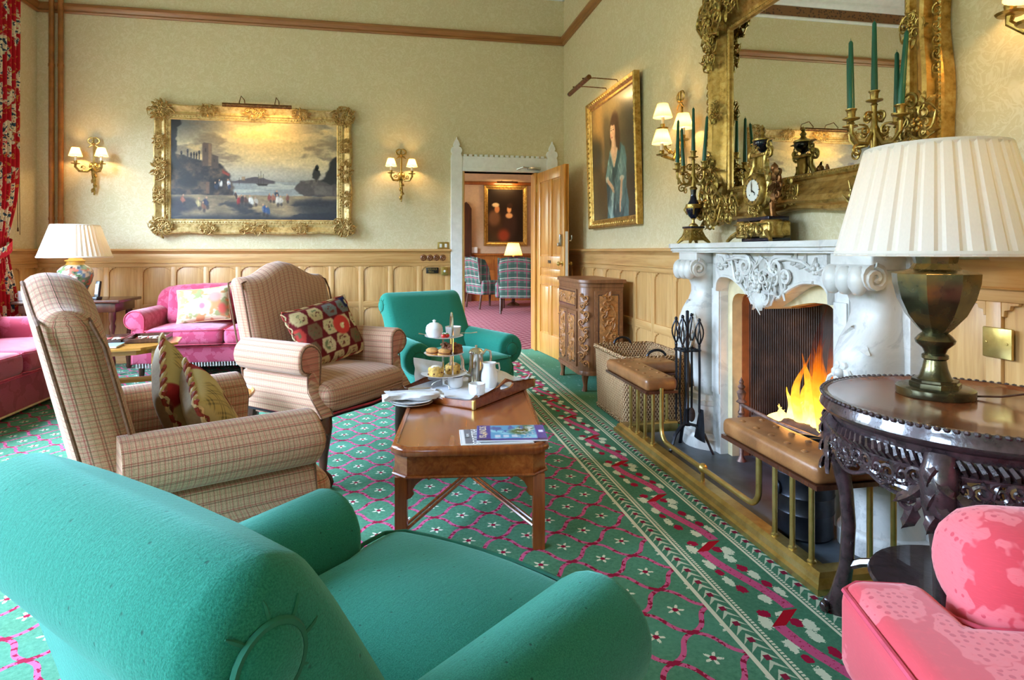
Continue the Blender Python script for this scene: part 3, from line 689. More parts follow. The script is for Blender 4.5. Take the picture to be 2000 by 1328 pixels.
# pipes in the far left corner
for i, x in enumerate((-3.50, -3.415)):
    p = thing('heating_pipe', ('brown painted pipe nearest the corner', 'brown painted pipe nearest the wall light')[i] + ' running up the back wall', 'pipe', (x, D - 0.045, 1.222), group='pipes in the corner')
    obj('tube', MB().lathe([(0.026, 0), (0.026, CEIL - 1.23)], 14), M['pipe'], p)
    for z in (0.3, 1.9): obj('clip', MB().lathe([(0.030, z), (0.030, z + 0.03)], 14).box(-0.01, 0.01, 0.02, 0.045, z, z + 0.03), M['pipe'], p)

# ------------------------------------------------------------------ lounge beyond the door
HY = 14.6; HX0, HX1 = -2.2, 5.2; HZ = 3.3
struct('floor_hall', MB().box(HX0, HX1, D + 0.08, HY, -0.06, 0.002), M['hallcarpet'], ang=0)
hb = struct('wall_hall_back', MB().box(HX0, HX1, HY, HY + 0.1, 0, HZ), M['hallwall'], ang=0)
struct('wall_hall_left', MB().box(HX0 - 0.1, HX0, D + 0.16, 9.0, 0, HZ).box(HX0 - 0.1, HX0, 12.0, HY, 0, HZ).box(HX0 - 0.1, HX0, 9, 12, 0, 0.8).box(HX0 - 0.1, HX0, 9, 12, 2.9, HZ), M['hallwall'], ang=0)
struct('wall_hall_right', MB().box(HX1, HX1 + 0.1, D + 0.16, HY, 0, HZ), M['hallwall'], ang=0)
struct('wall_hall_front', MB().box(W + 0.3, HX1, D + 0.06, D + 0.16, 0, HZ), M['hallwall'], ang=0)
struct('ceiling_hall', MB().box(HX0, HX1, D + 0.16, HY, HZ, HZ + 0.1), M['ceil'], ang=0)
portal((HX0 - 0.05, 10.5, 1.85), (0, R(-90), 0), 2.1, 3.0)  # unseen window opening, added in the left hall wall to light the lounge
obj('rail', MB().bbox(HX0, HX1, HY - 0.06, HY, 1.08, 1.14, 0.01).bbox(HX0, HX1, HY - 0.03, HY, 0, 1.09, 0.005), M['hallwood'], hb)
for i in range(10): obj('panel', MB().bbox(0.8 + i * 0.42, 1.14 + i * 0.42, HY - 0.04, HY - 0.03, 0.22, 0.66, 0.004), M['hallwood'], hb); obj('panel', MB().bbox(0.8 + i * 0.42, 1.14 + i * 0.42, HY - 0.04, HY - 0.03, 0.74, 1.0, 0.004), M['hallwood'], hb)
obj('picture_rail', MB().bbox(HX0, HX1, HY - 0.05, HY, 2.78, 2.86, 0.01), M['hallwood'], hb)
hd = struct('door_2', MB().prism([(0, 0), (0.30, 0), (0.30, 2.2), (0.24, 2.3), (0.17, 2.36), (0.10, 2.3), (0.06, 2.2), (0, 2.2)], 0.12, T=Tr(1.52, HY - 0.02, 0, rx=90)), M['dark'])
obj('door_leaf', MB().box(0.66, 1.54, HY - 0.08, HY - 0.03, 0, 2.15), M['dark'], hd)
hs = thing('hall_switch', 'white square switch beside the dark door casing in the next room', 'switch', (1.90, HY - 0.062, 1.22), BACK); obj('plate', MB().bbox(-0.07, 0.07, -0.07, 0.07, 0, 0.012, 0.004), M['enamel'], hs)

# ------------------------------------------------------------------ ornament helpers (local plane: x right, y up, z out of the wall)
def spiral(mb, cx, cy, z, size, a0, turns=1.4, hand=1, r=None, tail=0.0, n=16, T=None, mi=0):
    r = r or size * 0.16; P = []; rr = []
    if tail:
        tx, ty = cx + size * cos(a0) , cy + size * sin(a0); dx, dy = -sin(a0) * hand, cos(a0) * hand
        for k in (1.0, 0.5): P.append((tx - dx * tail * k, ty - dy * tail * k, z)); rr.append(r * (1 - 0.5 * k))
    for i in range(n + 1):
        t = i / n; q = size * (1 - 0.85 * t); a = a0 + hand * turns * 2 * PI * t
        P.append((cx + q * cos(a), cy + q * sin(a), z + r * 0.6 * t)); rr.append(r * (1.05 - 0.35 * t))
    mb.tube(P, rr, 5, T=T, mi=mi)
def leafm(mb, cx, cy, z, ln, wd, ang, curl=0.3, T=None, mi=0):
    """acanthus-like leaf: a ribbed, lobed blade"""
    n = 7; V = []; Fc = []
    ca, sa = cos(ang), sin(ang)
    for i in range(n + 1):
        t = i / n; w = wd * math.sin(PI * min(1, t * 0.92 + 0.08)) ** 0.7 * (1 + 0.22 * cos(t * 6 * PI)); bend = curl * ln * t * t
        for j, s_ in enumerate((-1, -0.5, 0, 0.5, 1)):
            x = ln * t; y = s_ * w + bend; zz = z + wd * (0.55 - 0.5 * abs(s_) ** 1.5) * (0.6 + 0.6 * sin(PI * t)) + (0.25 * wd if j == 2 else 0)
            V.append((cx + x * ca - y * sa, cy + x * sa + y * ca, zz))
    for i in range(n):
        for j in range(4): Fc.append((i * 5 + j, (i + 1) * 5 + j, (i + 1) * 5 + j + 1, i * 5 + j + 1))
    mb.add(V, Fc, None, T, mi)
def flower(mb, cx, cy, z, r, n=5, T=None):
    mb.ell((cx, cy, z + r * 0.3), (r * 0.35, r * 0.35, r * 0.35), 8, 5, T=T)
    for k in range(n):
        a = 2 * PI * k / n; mb.ell((cx + r * 0.62 * cos(a), cy + r * 0.62 * sin(a), z + r * 0.12), (r * 0.36, r * 0.36, r * 0.22), 7, 4, T=T)
def cluster(mb, w, h, seed, n=9, z=0.0, T=None, k=1.0):
    """rococo shell-and-scroll ornament filling w x h about the origin"""
    rnd = random.Random(seed)
    for i in range(n):
        a = 2 * PI * i / n + rnd.uniform(-0.2, 0.2); q = rnd.uniform(0.35, 0.75)
        x, y = w / 2 * q * cos(a), h / 2 * q * sin(a); s_ = min(w, h) * rnd.uniform(0.13, 0.2) * k
        spiral(mb, x, y, z + s_ * 0.25, s_, a + rnd.uniform(-1, 1), 1.3, rnd.choice((-1, 1)), tail=s_ * 1.6, T=T)
    for i in range(n + 3):
        a = 2 * PI * (i + 0.5) / (n + 3); q = rnd.uniform(0.3, 0.6)
        leafm(mb, w / 2 * q * cos(a), h / 2 * q * sin(a), z, min(w, h) * 0.33 * k, min(w, h) * 0.075 * k, math.atan2(h * sin(a), w * cos(a)), rnd.uniform(-0.4, 0.4), T=T)
    flower(mb, 0, 0, z + min(w, h) * 0.06, min(w, h) * 0.17 * k, 6, T=T)
def frame_mb(w, h, prof, wav=None):
    """mitred picture frame: prof = [(distance outwards from the sight edge, z)], outer waviness by wav(t, side)"""
    mb = MB(); N = 40 if wav else 1
    out = max(p[0] for p in prof)
    for side in range(4):
        for k in range(N):
            for q in range(len(prof) - 1):
                V = []
                for (kk, pp) in ((k, q), (k + 1, q), (k + 1, q + 1), (k, q + 1)):
                    o, z = prof[pp]; t = kk / N
                    f = (o / out) ** 2 if wav else 0
                    oo = o + (wav(t, side) * f if wav else 0)
                    a, b = w / 2 + o, h / 2 + o; da = oo - o
                    if side == 0: p = (-a + 2 * a * t, -b - da, z)
                    elif side == 1: p = (a + da, -b + 2 * b * t, z)
                    elif side == 2: p = (a - 2 * a * t, b + da, z)
                    else: p = (-a - da, b - 2 * b * t, z)
                    V.append(p)
                mb.add(V, [(0, 1, 2, 3)])
    return mb
def canvas(name, w, h, nx, ny, fn, parent, mat, z=0.0, curve=None, loc=(0, 0, 0), rot=(0, 0, 0)):
    """grid whose vertices carry the painted colours; fn(X, Y) -> rgb 0..255 arrays, X right, Y up, both 0..1"""
    X, Y = np.meshgrid(np.linspace(0, 1, nx), np.linspace(0, 1, ny))
    rgb = np.clip(fn(X, Y), 0, 255) / 255.0
    rgb = np.where(rgb <= 0.04045, rgb / 12.92, ((rgb + 0.055) / 1.055) ** 2.4)
    V = np.zeros((ny, nx, 3)); V[..., 0] = (X - 0.5) * w; V[..., 1] = (Y - 0.5) * h; V[..., 2] = z
    if curve is not None: V = curve(X, Y, V)
    ii = (np.arange(ny - 1)[:, None] * nx + np.arange(nx - 1)[None, :]).ravel()
    Fc = np.stack([ii, ii + 1, ii + nx + 1, ii + nx], 1)
    me = bpy.data.meshes.new(name); me.from_pydata(V.reshape(-1, 3).tolist(), [], Fc.tolist())
    at = me.color_attributes.new('Col', 'FLOAT_COLOR', 'POINT')
    at.data.foreach_set('color', np.concatenate([rgb.reshape(-1, 3), np.ones((nx * ny, 1))], 1).astype(np.float32).ravel())
    me.materials.append(mat); me.shade_smooth()
    return link(name, me, parent, loc, rot)
RNG = np.random.RandomState(5)
def vnoise(X, Y, sx, sy, seed=0, octv=3):
    out = np.zeros_like(X); amp = 1; tot = 0
    for o in range(octv):
        rs = np.random.RandomState(seed + o * 17); g = rs.rand(64, 64); u = X * sx * 2 ** o; v = Y * sy * 2 ** o
        i, j = np.floor(u).astype(int), np.floor(v).astype(int); fu, fv = u - i, v - j; fu = fu * fu * (3 - 2 * fu); fv = fv * fv * (3 - 2 * fv)
        G_ = lambda a, b: g[a % 64, b % 64]
        out += amp * ((G_(i, j) * (1 - fu) + G_(i + 1, j) * fu) * (1 - fv) + (G_(i, j + 1) * (1 - fu) + G_(i + 1, j + 1) * fu) * fv); tot += amp; amp *= 0.5
    return out / tot
def over(img, col, al): return img * (1 - al[..., None]) + np.array(col, float) * al[..., None]
def sm(x, a, b): t = np.clip((x - a) / (b - a), 0, 1); return t * t * (3 - 2 * t)
def eblob(X, Y, cx, cy, rx, ry, soft=0.25, rot=0.0):
    dx, dy = X - cx, Y - cy
    if rot: dx, dy = dx * math.cos(rot) + dy * math.sin(rot), -dx * math.sin(rot) + dy * math.cos(rot)
    d = np.sqrt((dx / rx) ** 2 + (dy / ry) ** 2); return 1 - sm(d, 1 - soft, 1 + soft)
def rect(X, Y, x0, x1, y0, y1, s=0.004): return sm(X, x0 - s, x0 + s) * (1 - sm(X, x1 - s, x1 + s)) * sm(Y, y0 - s, y0 + s) * (1 - sm(Y, y1 - s, y1 + s))

# ------------------------------------------------------------------ picture light
def picture_light(name, label, loc, rot, w, out, power, gap=0.5, drop=0.0, low=0.0):
    t = thing(name, label, 'picture light', loc, rot)
    body = MB().tube([(-w / 2, low, out), (w / 2, low, out)], 0.022, 10)
    obj('reflector', body, M['bronzef'], t)
    for s_ in (-gap / 2, gap / 2):
        obj('arm', MB().tube([(s_, -0.02 - drop, 0.0), (s_, 0.035, 0.02), (s_, 0.04, out * 0.7), (s_, low + 0.03, out * 1.04), (s_, low + 0.022, out)], 0.005, 6), M['bronzef'], t)
    l = bpy.data.lights.new('picture_lamp', 'AREA'); l.shape = 'RECTANGLE'; l.size = w * 0.9; l.size_y = 0.03; l.energy = power; l.color = (1, 0.66, 0.28)
    o = bpy.data.objects.new('picture_lamp', l); COL.objects.link(o); o.parent = t; o.location = (0, low - 0.026, out - 0.005); o.rotation_euler = (R(-62), 0, 0)
    return t
# ------------------------------------------------------------------ landscape painting on the back wall
PX, PZ, PW, PH = -1.495, 2.086, 1.73, 1.075
pt = thing('landscape_painting', 'large harbour landscape painting in a heavy carved pale gilt frame', 'painting', (PX, D - 0.005, PZ), BACK)
prof = [(0, 0.02), (0.012, 0.028), (0.02, 0.024), (0.05, 0.03), (0.06, 0.045), (0.085, 0.04), (0.11, 0.055), (0.14, 0.075), (0.155, 0.07), (0.165, 0.03), (0.16, 0.0)]
obj('frame', frame_mb(PW, PH, prof, lambda t, s_: 0.016 * (abs(cos(3 * PI * t)) - 0.5)), M['gilt_pale'], pt, ang=50)
for i, (sx, sy) in enumerate(((-1, -1), (1, -1), (1, 1), (-1, 1))):
    c = MB(); cluster(c, 0.27, 0.25, 11 + i, 12, 0.075, Tr(sx * (PW / 2 + 0.085), sy * (PH / 2 + 0.085), 0), 0.8); obj('corner_ornament', c, M['gilt_orn'], pt)
for i, (x, y, w_, h_) in enumerate(((0, -1, 0.42, 0.13), (0, 1, 0.30, 0.12), (-1, 0, 0.14, 0.26), (1, 0, 0.14, 0.26), (-0.56, -1, 0.2, 0.11), (0.56, -1, 0.2, 0.11), (0.56, 1, 0.2, 0.11), (-0.56, 1, 0.2, 0.11), (-1, 0.55, 0.11, 0.2), (1, 0.55, 0.11, 0.2), (-1, -0.55, 0.11, 0.2), (1, -0.55, 0.11, 0.2))):
    c = MB(); fx = x * (PW / 2 + (0.10 if abs(x) == 1 else 0)); fy = y * (PH / 2 + (0.10 if abs(y) == 1 else 0))
    cluster(c, w_ * 1.15, h_ * 1.15, 40 + i, 11, 0.082, Tr(fx, fy, 0), 1.1); obj('cartouche', c, M['gilt_orn'], pt)
beads = MB()
for k in range(58): beads.ell((-PW / 2 + PW * (k + 0.5) / 58, PH / 2 + 0.035, 0.032), (0.012, 0.008, 0.008), 6, 4); beads.ell((-PW / 2 + PW * (k + 0.5) / 58, -PH / 2 - 0.035, 0.032), (0.012, 0.008, 0.008), 6, 4)
for k in range(36): beads.ell((-PW / 2 - 0.035, -PH / 2 + PH * (k + 0.5) / 36, 0.032), (0.008, 0.012, 0.008), 6, 4); beads.ell((PW / 2 + 0.035, -PH / 2 + PH * (k + 0.5) / 36, 0.032), (0.008, 0.012, 0.008), 6, 4)
obj('beading', beads, M['gilt_pale'], pt)['kind'] = 'stuff'
def pmask(X, Y, pts, soft=0.006):
    """soft polygon mask"""
    ins = np.zeros(X.shape, bool); dist = np.full(X.shape, 9.0); n = len(pts)
    for i in range(n):
        (x0, y0), (x1, y1) = pts[i], pts[(i + 1) % n]
        c = ((y0 > Y) != (y1 > Y)) & (X < (x1 - x0) * (Y - y0) / ((y1 - y0) if y1 != y0 else 1e-9) + x0); ins ^= c
        dx, dy = x1 - x0, y1 - y0; t = np.clip(((X - x0) * dx + (Y - y0) * dy) / (dx * dx + dy * dy + 1e-12), 0, 1); dist = np.minimum(dist, np.hypot(X - x0 - t * dx, Y - y0 - t * dy))
    return sm(np.where(ins, dist, -dist), -soft, soft)
def paint_landscape(X, Y):
    w1 = vnoise(X, Y, 9, 9, 61, 4) - 0.5; w2 = vnoise(X, Y, 14, 14, 71, 4) - 0.5
    Xw, Yw = X + 0.05 * w1, Y + 0.05 * w2
    img = np.stack([112 + 96 * sm(Y, 0.3, 0.62), 114 + 78 * sm(Y, 0.3, 0.62), 118 + 34 * sm(Y, 0.3, 0.6)], -1)
    img = over(img, (104, 108, 118), sm(Y, 0.66, 1.0) * (0.35 + 0.65 * sm(np.abs(X - 0.58), 0.1, 0.5)))
    c1 = vnoise(Xw + 0.5 * Yw, Yw, 4, 7, 3, 5); c2 = vnoise(Xw - 0.3 * Yw, Yw, 6, 10, 19, 5)
    up = sm(Y, 0.46, 0.6); img = over(img, (232, 214, 172), sm(c1, 0.50, 0.66) * up * 0.85); img = over(img, (116, 106, 98), sm(c2, 0.50, 0.68) * up * 0.75); img = over(img, (226, 196, 140), sm(c1, 0.62, 0.74) * up * 0.7)
    img = over(img, (196, 198, 190), eblob(X, Y, 0.56, 0.46, 0.34, 0.08, 0.95) * 0.6); img = over(img, (220, 178, 106), eblob(X, Y, 0.6, 0.93, 0.34, 0.2, 0.95) * 0.45)
    wat = rect(X, Y, 0.26, 0.86, 0.22, 0.392, 0.006); img = over(img, (146, 152, 152), wat); img = over(img, (188, 190, 178), wat * sm(vnoise(X, Y, 5, 60, 8, 2), 0.5, 0.65) * 0.7)
    hill = 0.388 + 0.05 * np.exp(-((X - 0.50) / 0.085) ** 2) + 0.012 * (vnoise(X, X * 0, 40, 1, 4, 2) - 0.5); img = over(img, (86, 82, 88), (1 - sm(Y - hill, -0.004, 0.006)) * rect(X, Y, 0.33, 0.615, 0.372, 0.6, 0.01))
    for x_, h_ in ((0.515, 0.11), (0.53, 0.14), (0.545, 0.11), (0.40, 0.07)): img = over(img, (70, 64, 62), rect(X, Y, x_ - 0.0012, x_ + 0.0012, 0.36, 0.36 + h_, 0.0015))
    img = over(img, (150, 140, 120), pmask(X, Y, [(0.515, 0.42), (0.54, 0.43), (0.54, 0.46), (0.515, 0.45)], 0.004) * 0.6); img = over(img, (58, 54, 58), pmask(X, Y, [(0.50, 0.372), (0.575, 0.372), (0.565, 0.350), (0.515, 0.350)])); img = over(img, (150, 120, 92), rect(X, Y, 0.415, 0.435, 0.40, 0.44, 0.003) * 0.7)
    # ruined town on the left
    town = pmask(Xw, Yw, [(0, 0.24), (0, 0.66), (0.05, 0.64), (0.12, 0.62), (0.19, 0.60), (0.26, 0.60), (0.30, 0.54), (0.33, 0.47), (0.345, 0.40), (0.36, 0.33), (0.37, 0.24)], 0.01)
    tx = vnoise(X, Y, 30, 22, 41, 3); img = over(img, (70, 62, 64), town); img = over(img, (104, 88, 76), town * sm(tx, 0.5, 0.66) * 0.8); img = over(img, (42, 42, 50), town * sm(tx, 0.46, 0.32) * 0.8)
    img = over(img, (92, 78, 74), pmask(X, Y, [(0.183, 0.54), (0.183, 0.765), (0.192, 0.775), (0.228, 0.77), (0.238, 0.76), (0.238, 0.54)])); img = over(img, (128, 104, 86), rect(X, Y, 0.218, 0.237, 0.54, 0.765)); img = over(img, (82, 72, 70), pmask(X, Y, [(0.238, 0.52), (0.238, 0.66), (0.276, 0.64), (0.276, 0.52)])); img = over(img, (60, 52, 54), rect(X, Y, 0.198, 0.206, 0.68, 0.72) + rect(X, Y, 0.25, 0.257, 0.58, 0.61))
    img = over(img, (44, 44, 52), pmask(Xw, Y, [(-0.02, 0.5), (-0.02, 1.02), (0.058, 1.02), (0.060, 0.95), (0.038, 0.92), (0.036, 0.80), (0.05, 0.78), (0.04, 0.72), (0.036, 0.5)], 0.006))
    for x_, h_ in ((0.062, 0.06), (0.098, 0.085), (0.118, 0.045), (0.135, 0.05), (0.15, 0.045), (0.165, 0.07)): img = over(img, (62, 58, 64), rect(X, Y, x_ - 0.004, x_ + 0.004, 0.6, 0.62 + h_ * 0.7, 0.003) + eblob(X, Y, x_, 0.62 + h_ * 0.8, 0.006, 0.018, 0.3))
    img = over(img, (140, 66, 60), pmask(X, Y, [(0.30, 0.505), (0.345, 0.46), (0.338, 0.44), (0.30, 0.47)])); img = over(img, (34, 36, 46), eblob(Xw, Yw, 0.26, 0.35, 0.035, 0.07, 0.4) + eblob(Xw, Yw, 0.10, 0.38, 0.05, 0.08, 0.4) * 0.8); img = over(img, (122, 92, 78), rect(X, Y, 0.205, 0.225, 0.26, 0.38, 0.004) * 0.8)
    # right bank and trees
    bank = pmask(Xw, Yw, [(0.73, 0.33), (0.76, 0.405), (0.82, 0.415), (0.88, 0.425), (1.03, 0.44), (1.03, 0.22), (0.80, 0.24), (0.76, 0.28)], 0.008); img = over(img, (82, 76, 76), bank); img = over(img, (108, 100, 94), bank * sm(vnoise(X, Y, 22, 10, 47, 3), 0.5, 0.64) * 0.7); img = over(img, (112, 106, 104), rect(X, Y, 0.86, 0.97, 0.26, 0.36, 0.006) * 0.5)
    fol = vnoise(X, Y, 26, 18, 51, 3) - 0.5
    img = over(img, (46, 46, 50), pmask(X + 0.05 * fol, Y + 0.06 * fol, [(0.90, 0.40), (0.93, 0.50), (0.955, 0.60), (0.985, 0.66), (1.03, 0.70), (1.03, 0.38)], 0.01)); img = over(img, (50, 50, 52), eblob(X + 0.03 * fol, Y + 0.04 * fol, 0.868, 0.48, 0.024, 0.065, 0.25) + eblob(X + 0.03 * fol, Y + 0.03 * fol, 0.872, 0.545, 0.012, 0.03, 0.3)); img = over(img, (54, 48, 48), rect(X, Y, 0.866, 0.871, 0.40, 0.5, 0.002))
    # beach
    gr = 0.248 + 0.02 * (vnoise(X, X * 0, 9, 1, 31) - 0.5); al = 1 - sm(Y - gr, -0.006, 0.008); gn = vnoise(Xw, Yw, 7, 22, 6, 4)
    g_ = np.stack([96 + 92 * gn, 86 + 80 * gn, 74 + 58 * gn], -1); img = img * (1 - al[..., None]) + g_ * al[..., None]
    img = over(img, (176, 152, 112), al * sm(gn, 0.52, 0.66) * eblob(X, Y, 0.42, 0.17, 0.4, 0.1, 0.8) * 0.8); img = over(img, (40, 44, 58), al * sm(vnoise(Xw, Yw, 5, 9, 14, 4), 0.47, 0.6) * (1 - sm(Y, 0.14, 0.24)) * 0.85); img = over(img, (40, 44, 58), 1 - sm(Y + 0.05 * w1, 0.0, 0.08)); img = over(img, (44, 48, 60), eblob(Xw, Yw, 0.9, 0.13, 0.16, 0.10, 0.4) * 0.85); img = over(img, (50, 50, 62), eblob(Xw, Yw, 0.08, 0.15, 0.11, 0.07, 0.4) * 0.8)
    for (x_, y_, s_, c_) in ((0.395, 0.19, 1.1, (132, 48, 54)), (0.415, 0.205, 1.0, (54, 46, 52)), (0.435, 0.2, 1.0, (84, 60, 60)), (0.465, 0.19, 1.25, (206, 206, 200)), (0.497, 0.19, 0.9, (168, 160, 150)), (0.545, 0.105, 1.2, (52, 78, 124)), (0.565, 0.09, 1.1, (60, 84, 120)), (0.585, 0.23, 0.9, (128, 70, 68)),
                             (0.605, 0.225, 0.9, (150, 96, 84)), (0.628, 0.25, 1.1, (54, 60, 76)), (0.63, 0.205, 1.2, (206, 200, 190)), (0.65, 0.20, 1.0, (190, 184, 176)), (0.69, 0.225, 0.9, (120, 78, 70)), (0.285, 0.36, 0.9, (214, 212, 208)), (0.335, 0.365, 0.9, (196, 202, 212)), (0.26, 0.33, 1.0, (48, 56, 78)), (0.34, 0.33, 0.8, (60, 66, 90)), (0.075, 0.2, 1.0, (150, 96, 82)), (0.165, 0.16, 1.2, (176, 160, 120)), (0.21, 0.17, 1.2, (60, 62, 80)), (0.19, 0.13, 1.0, (120, 84, 70)), (0.38, 0.25, 0.7, (70, 58, 58))):
        img = over(img, c_, eblob(Xw + 0.02 * w2, Y + 0.02 * w1, x_, y_, 0.011 * s_, 0.034 * s_, 0.4)); img = over(img, (186, 146, 120), eblob(X, Y, x_ - 0.002, y_ + 0.043 * s_, 0.0045 * s_, 0.010 * s_)); img = over(img, (52, 46, 52), eblob(X, Y, x_ + 0.004, y_ - 0.04 * s_, 0.008 * s_, 0.018 * s_, 0.5) * 0.7); img = over(img, tuple(min(255, q * 1.3) for q in c_), eblob(X, Y, x_ - 0.004 * s_, y_ + 0.01, 0.003 * s_, 0.02 * s_, 0.5) * 0.6)
    return img * (0.92 + 0.16 * vnoise(X, Y, 90, 60, 77, 2))[..., None]
canvas('canvas', PW + 0.01, PH + 0.01, 420, 262, paint_landscape, pt, M['col'], 0.018)
picture_light('picture_light', 'long bronze picture light over the harbour landscape painting', (PX + 0.06, D - 0.004, PZ + PH / 2 + 0.21), BACK, 0.70, 0.24, 4.5, 0.36, drop=-0.02, low=-0.075)

# ------------------------------------------------------------------ portrait on the fireplace wall
QY, QZ, QW, QH = 5.455, 2.064, 1.12, 1.11
pp = thing('portrait_painting', 'portrait of a lady in a blue gown in a narrow gilt frame', 'painting', (W - 0.02, QY, QZ), (R(90 + 1.5), 0, R(-90)))
prof = [(0, 0.02), (0.01, 0.03), (0.03, 0.028), (0.05, 0.05), (0.075, 0.06), (0.085, 0.05), (0.085, 0.0)]
obj('frame', frame_mb(QW, QH, prof), M['gilt'], pp, ang=50)
for s_, (L_, fx) in enumerate(((QW, 0), (QH, 1), (QW, 2), (QH, 3))):
    nb = 22; cm_ = []
    for k in range(nb):
        c = MB(); cm_.append(c); q = -L_ / 2 + L_ * (k + 0.5) / nb; o_ = 0.055
        if s_ == 0: leafm(c, q, -QH / 2 - o_ - 0.012, 0.045, 0.034, 0.012, R(70))
        elif s_ == 2: leafm(c, q, QH / 2 + o_ - 0.012, 0.045, 0.034, 0.012, R(70))
        elif s_ == 1: leafm(c, QW / 2 + o_ - 0.012, q, 0.045, 0.034, 0.012, R(20))
        else: leafm(c, -QW / 2 - o_ - 0.012, q, 0.045, 0.034, 0.012, R(20))
    for c in cm_: obj('leaf', c, M['gilt'], pp)
def paint_portrait(X, Y):
    n = vnoise(X, Y, 6, 6, 4, 4); w1 = vnoise(X, Y, 12, 12, 14, 3) - 0.5; Xw, Yw = X + 0.03 * w1, Y + 0.03 * (vnoise(X, Y, 12, 12, 24, 3) - 0.5)
    img = np.stack([70 + 44 * n, 62 + 36 * n, 46 + 24 * n], -1)
    img = over(img, (190, 146, 82), eblob(Xw, Yw, 0.13, 0.80, 0.15, 0.28, 0.7) * 0.8); img = over(img, (176, 136, 84), eblob(Xw, Yw, 0.27, 0.56, 0.05, 0.2, 0.8) * 0.6); img = over(img, (54, 46, 36), eblob(Xw, Yw, 0.06, 0.58, 0.2, 0.16, 0.5) * 0.9); img = over(img, (88, 72, 48), eblob(Xw, Yw, 0.1, 0.25, 0.2, 0.2, 0.6) * 0.7)
    img = over(img, (58, 54, 48), sm(X, 0.68, 0.95) * 0.8); img = over(img, (150, 126, 76), eblob(X, Y, 0.62, 0.95, 0.3, 0.09, 0.9) * 0.5)
    fold = vnoise(X + 0.5 * Y, Y, 20, 4, 51, 4); fold2 = vnoise(X - 0.4 * Y, Y, 16, 5, 58, 4)
    gown = pmask(Xw, Yw, [(0.44, 0.56), (0.40, 0.48), (0.35, 0.40), (0.33, 0.33), (0.36, 0.29), (0.37, 0.18), (0.36, -0.02), (0.82, -0.02), (0.84, 0.12), (0.80, 0.24), (0.80, 0.36), (0.82, 0.46), (0.78, 0.55), (0.70, 0.60), (0.63, 0.60)], 0.012)
    lit = 1 - sm(np.abs(X - 0.52), 0.05, 0.3)
    img = over(img, (84, 122, 130), gown); img = over(img, (152, 190, 194), gown * sm(fold, 0.50, 0.68) * (0.5 + 0.5 * lit)); img = over(img, (46, 78, 88), gown * sm(fold2, 0.50, 0.36) * 0.9); img = over(img, (182, 212, 214), gown * sm(fold2, 0.64, 0.74) * lit * 0.8)
    img = over(img, (40, 62, 72), pmask(Xw, Yw, [(0.50, 0.44), (0.53, 0.44), (0.56, 0.2), (0.54, 0.02), (0.50, 0.02), (0.52, 0.2)], 0.015) * 0.6)
    img = over(img, (64, 42, 30), eblob(Xw, Yw, 0.565, 0.73, 0.105, 0.15, 0.2)); img = over(img, (66, 44, 32), pmask(Xw, Yw, [(0.58, 0.80), (0.67, 0.74), (0.69, 0.60), (0.66, 0.53), (0.61, 0.58), (0.60, 0.68)], 0.012)); img = over(img, (70, 46, 32), pmask(Xw, Yw, [(0.46, 0.74), (0.45, 0.63), (0.47, 0.60), (0.49, 0.66)], 0.01))
    skin = (222, 186, 156)
    img = over(img, skin, pmask(X, Y, [(0.50, 0.66), (0.57, 0.66), (0.585, 0.585), (0.63, 0.565), (0.60, 0.50), (0.55, 0.42), (0.53, 0.43), (0.50, 0.50), (0.46, 0.56), (0.49, 0.60)], 0.010)); img = over(img, (190, 148, 120), eblob(X, Y, 0.575, 0.60, 0.02, 0.05, 0.6) * 0.7); img = over(img, (206, 204, 196), pmask(X, Y, [(0.45, 0.555), (0.47, 0.55), (0.54, 0.425), (0.525, 0.42)], 0.006) * 0.8)
    img = over(img, skin, eblob(X, Y, 0.522, 0.715, 0.056, 0.082, 0.12)); img = over(img, (196, 148, 120), eblob(X, Y, 0.562, 0.70, 0.022, 0.065, 0.6) * 0.7); img = over(img, (214, 140, 122), eblob(X, Y, 0.49, 0.69, 0.02, 0.016, 0.8) * 0.5)
    img = over(img, (66, 46, 38), eblob(X, Y, 0.493, 0.733, 0.012, 0.005) + eblob(X, Y, 0.540, 0.733, 0.012, 0.005)); img = over(img, (110, 78, 58), eblob(X, Y, 0.493, 0.752, 0.016, 0.004) * 0.7 + eblob(X, Y, 0.54, 0.752, 0.016, 0.004) * 0.7); img = over(img, (192, 146, 118), eblob(X, Y, 0.514, 0.708, 0.006, 0.026, 0.4)); img = over(img, (176, 84, 76), eblob(X, Y, 0.506, 0.672, 0.016, 0.006)); img = over(img, (70, 46, 32), eblob(X, Y, 0.545, 0.795, 0.065, 0.028, 0.3))
    img = over(img, (120, 160, 166), pmask(Xw, Yw, [(0.40, 0.46), (0.45, 0.42), (0.42, 0.33), (0.36, 0.32), (0.33, 0.36)], 0.012)); img = over(img, (214, 210, 200), eblob(X, Y, 0.375, 0.335, 0.035, 0.026, 0.3)); img = over(img, skin, pmask(X, Y, [(0.37, 0.335), (0.42, 0.325), (0.50, 0.275), (0.53, 0.245), (0.50, 0.225), (0.47, 0.245), (0.43, 0.275), (0.38, 0.30)], 0.008))
    for k in range(4): img = over(img, (206, 166, 136), eblob(X, Y, 0.485 + 0.013 * k, 0.238 - 0.004 * k, 0.005, 0.022, 0.4, 0.5))
    img = over(img, (206, 206, 198), eblob(X, Y, 0.705, 0.315, 0.05, 0.022, 0.3)); img = over(img, skin, pmask(X, Y, [(0.68, 0.31), (0.725, 0.31), (0.70, 0.2), (0.675, 0.11), (0.665, 0.045), (0.64, 0.045), (0.64, 0.12), (0.66, 0.2)], 0.008)); img = over(img, (190, 150, 122), eblob(X, Y, 0.70, 0.22, 0.01, 0.08, 0.5) * 0.6)
    return img * (0.92 + 0.16 * vnoise(X, Y, 70, 70, 7, 2))[..., None]
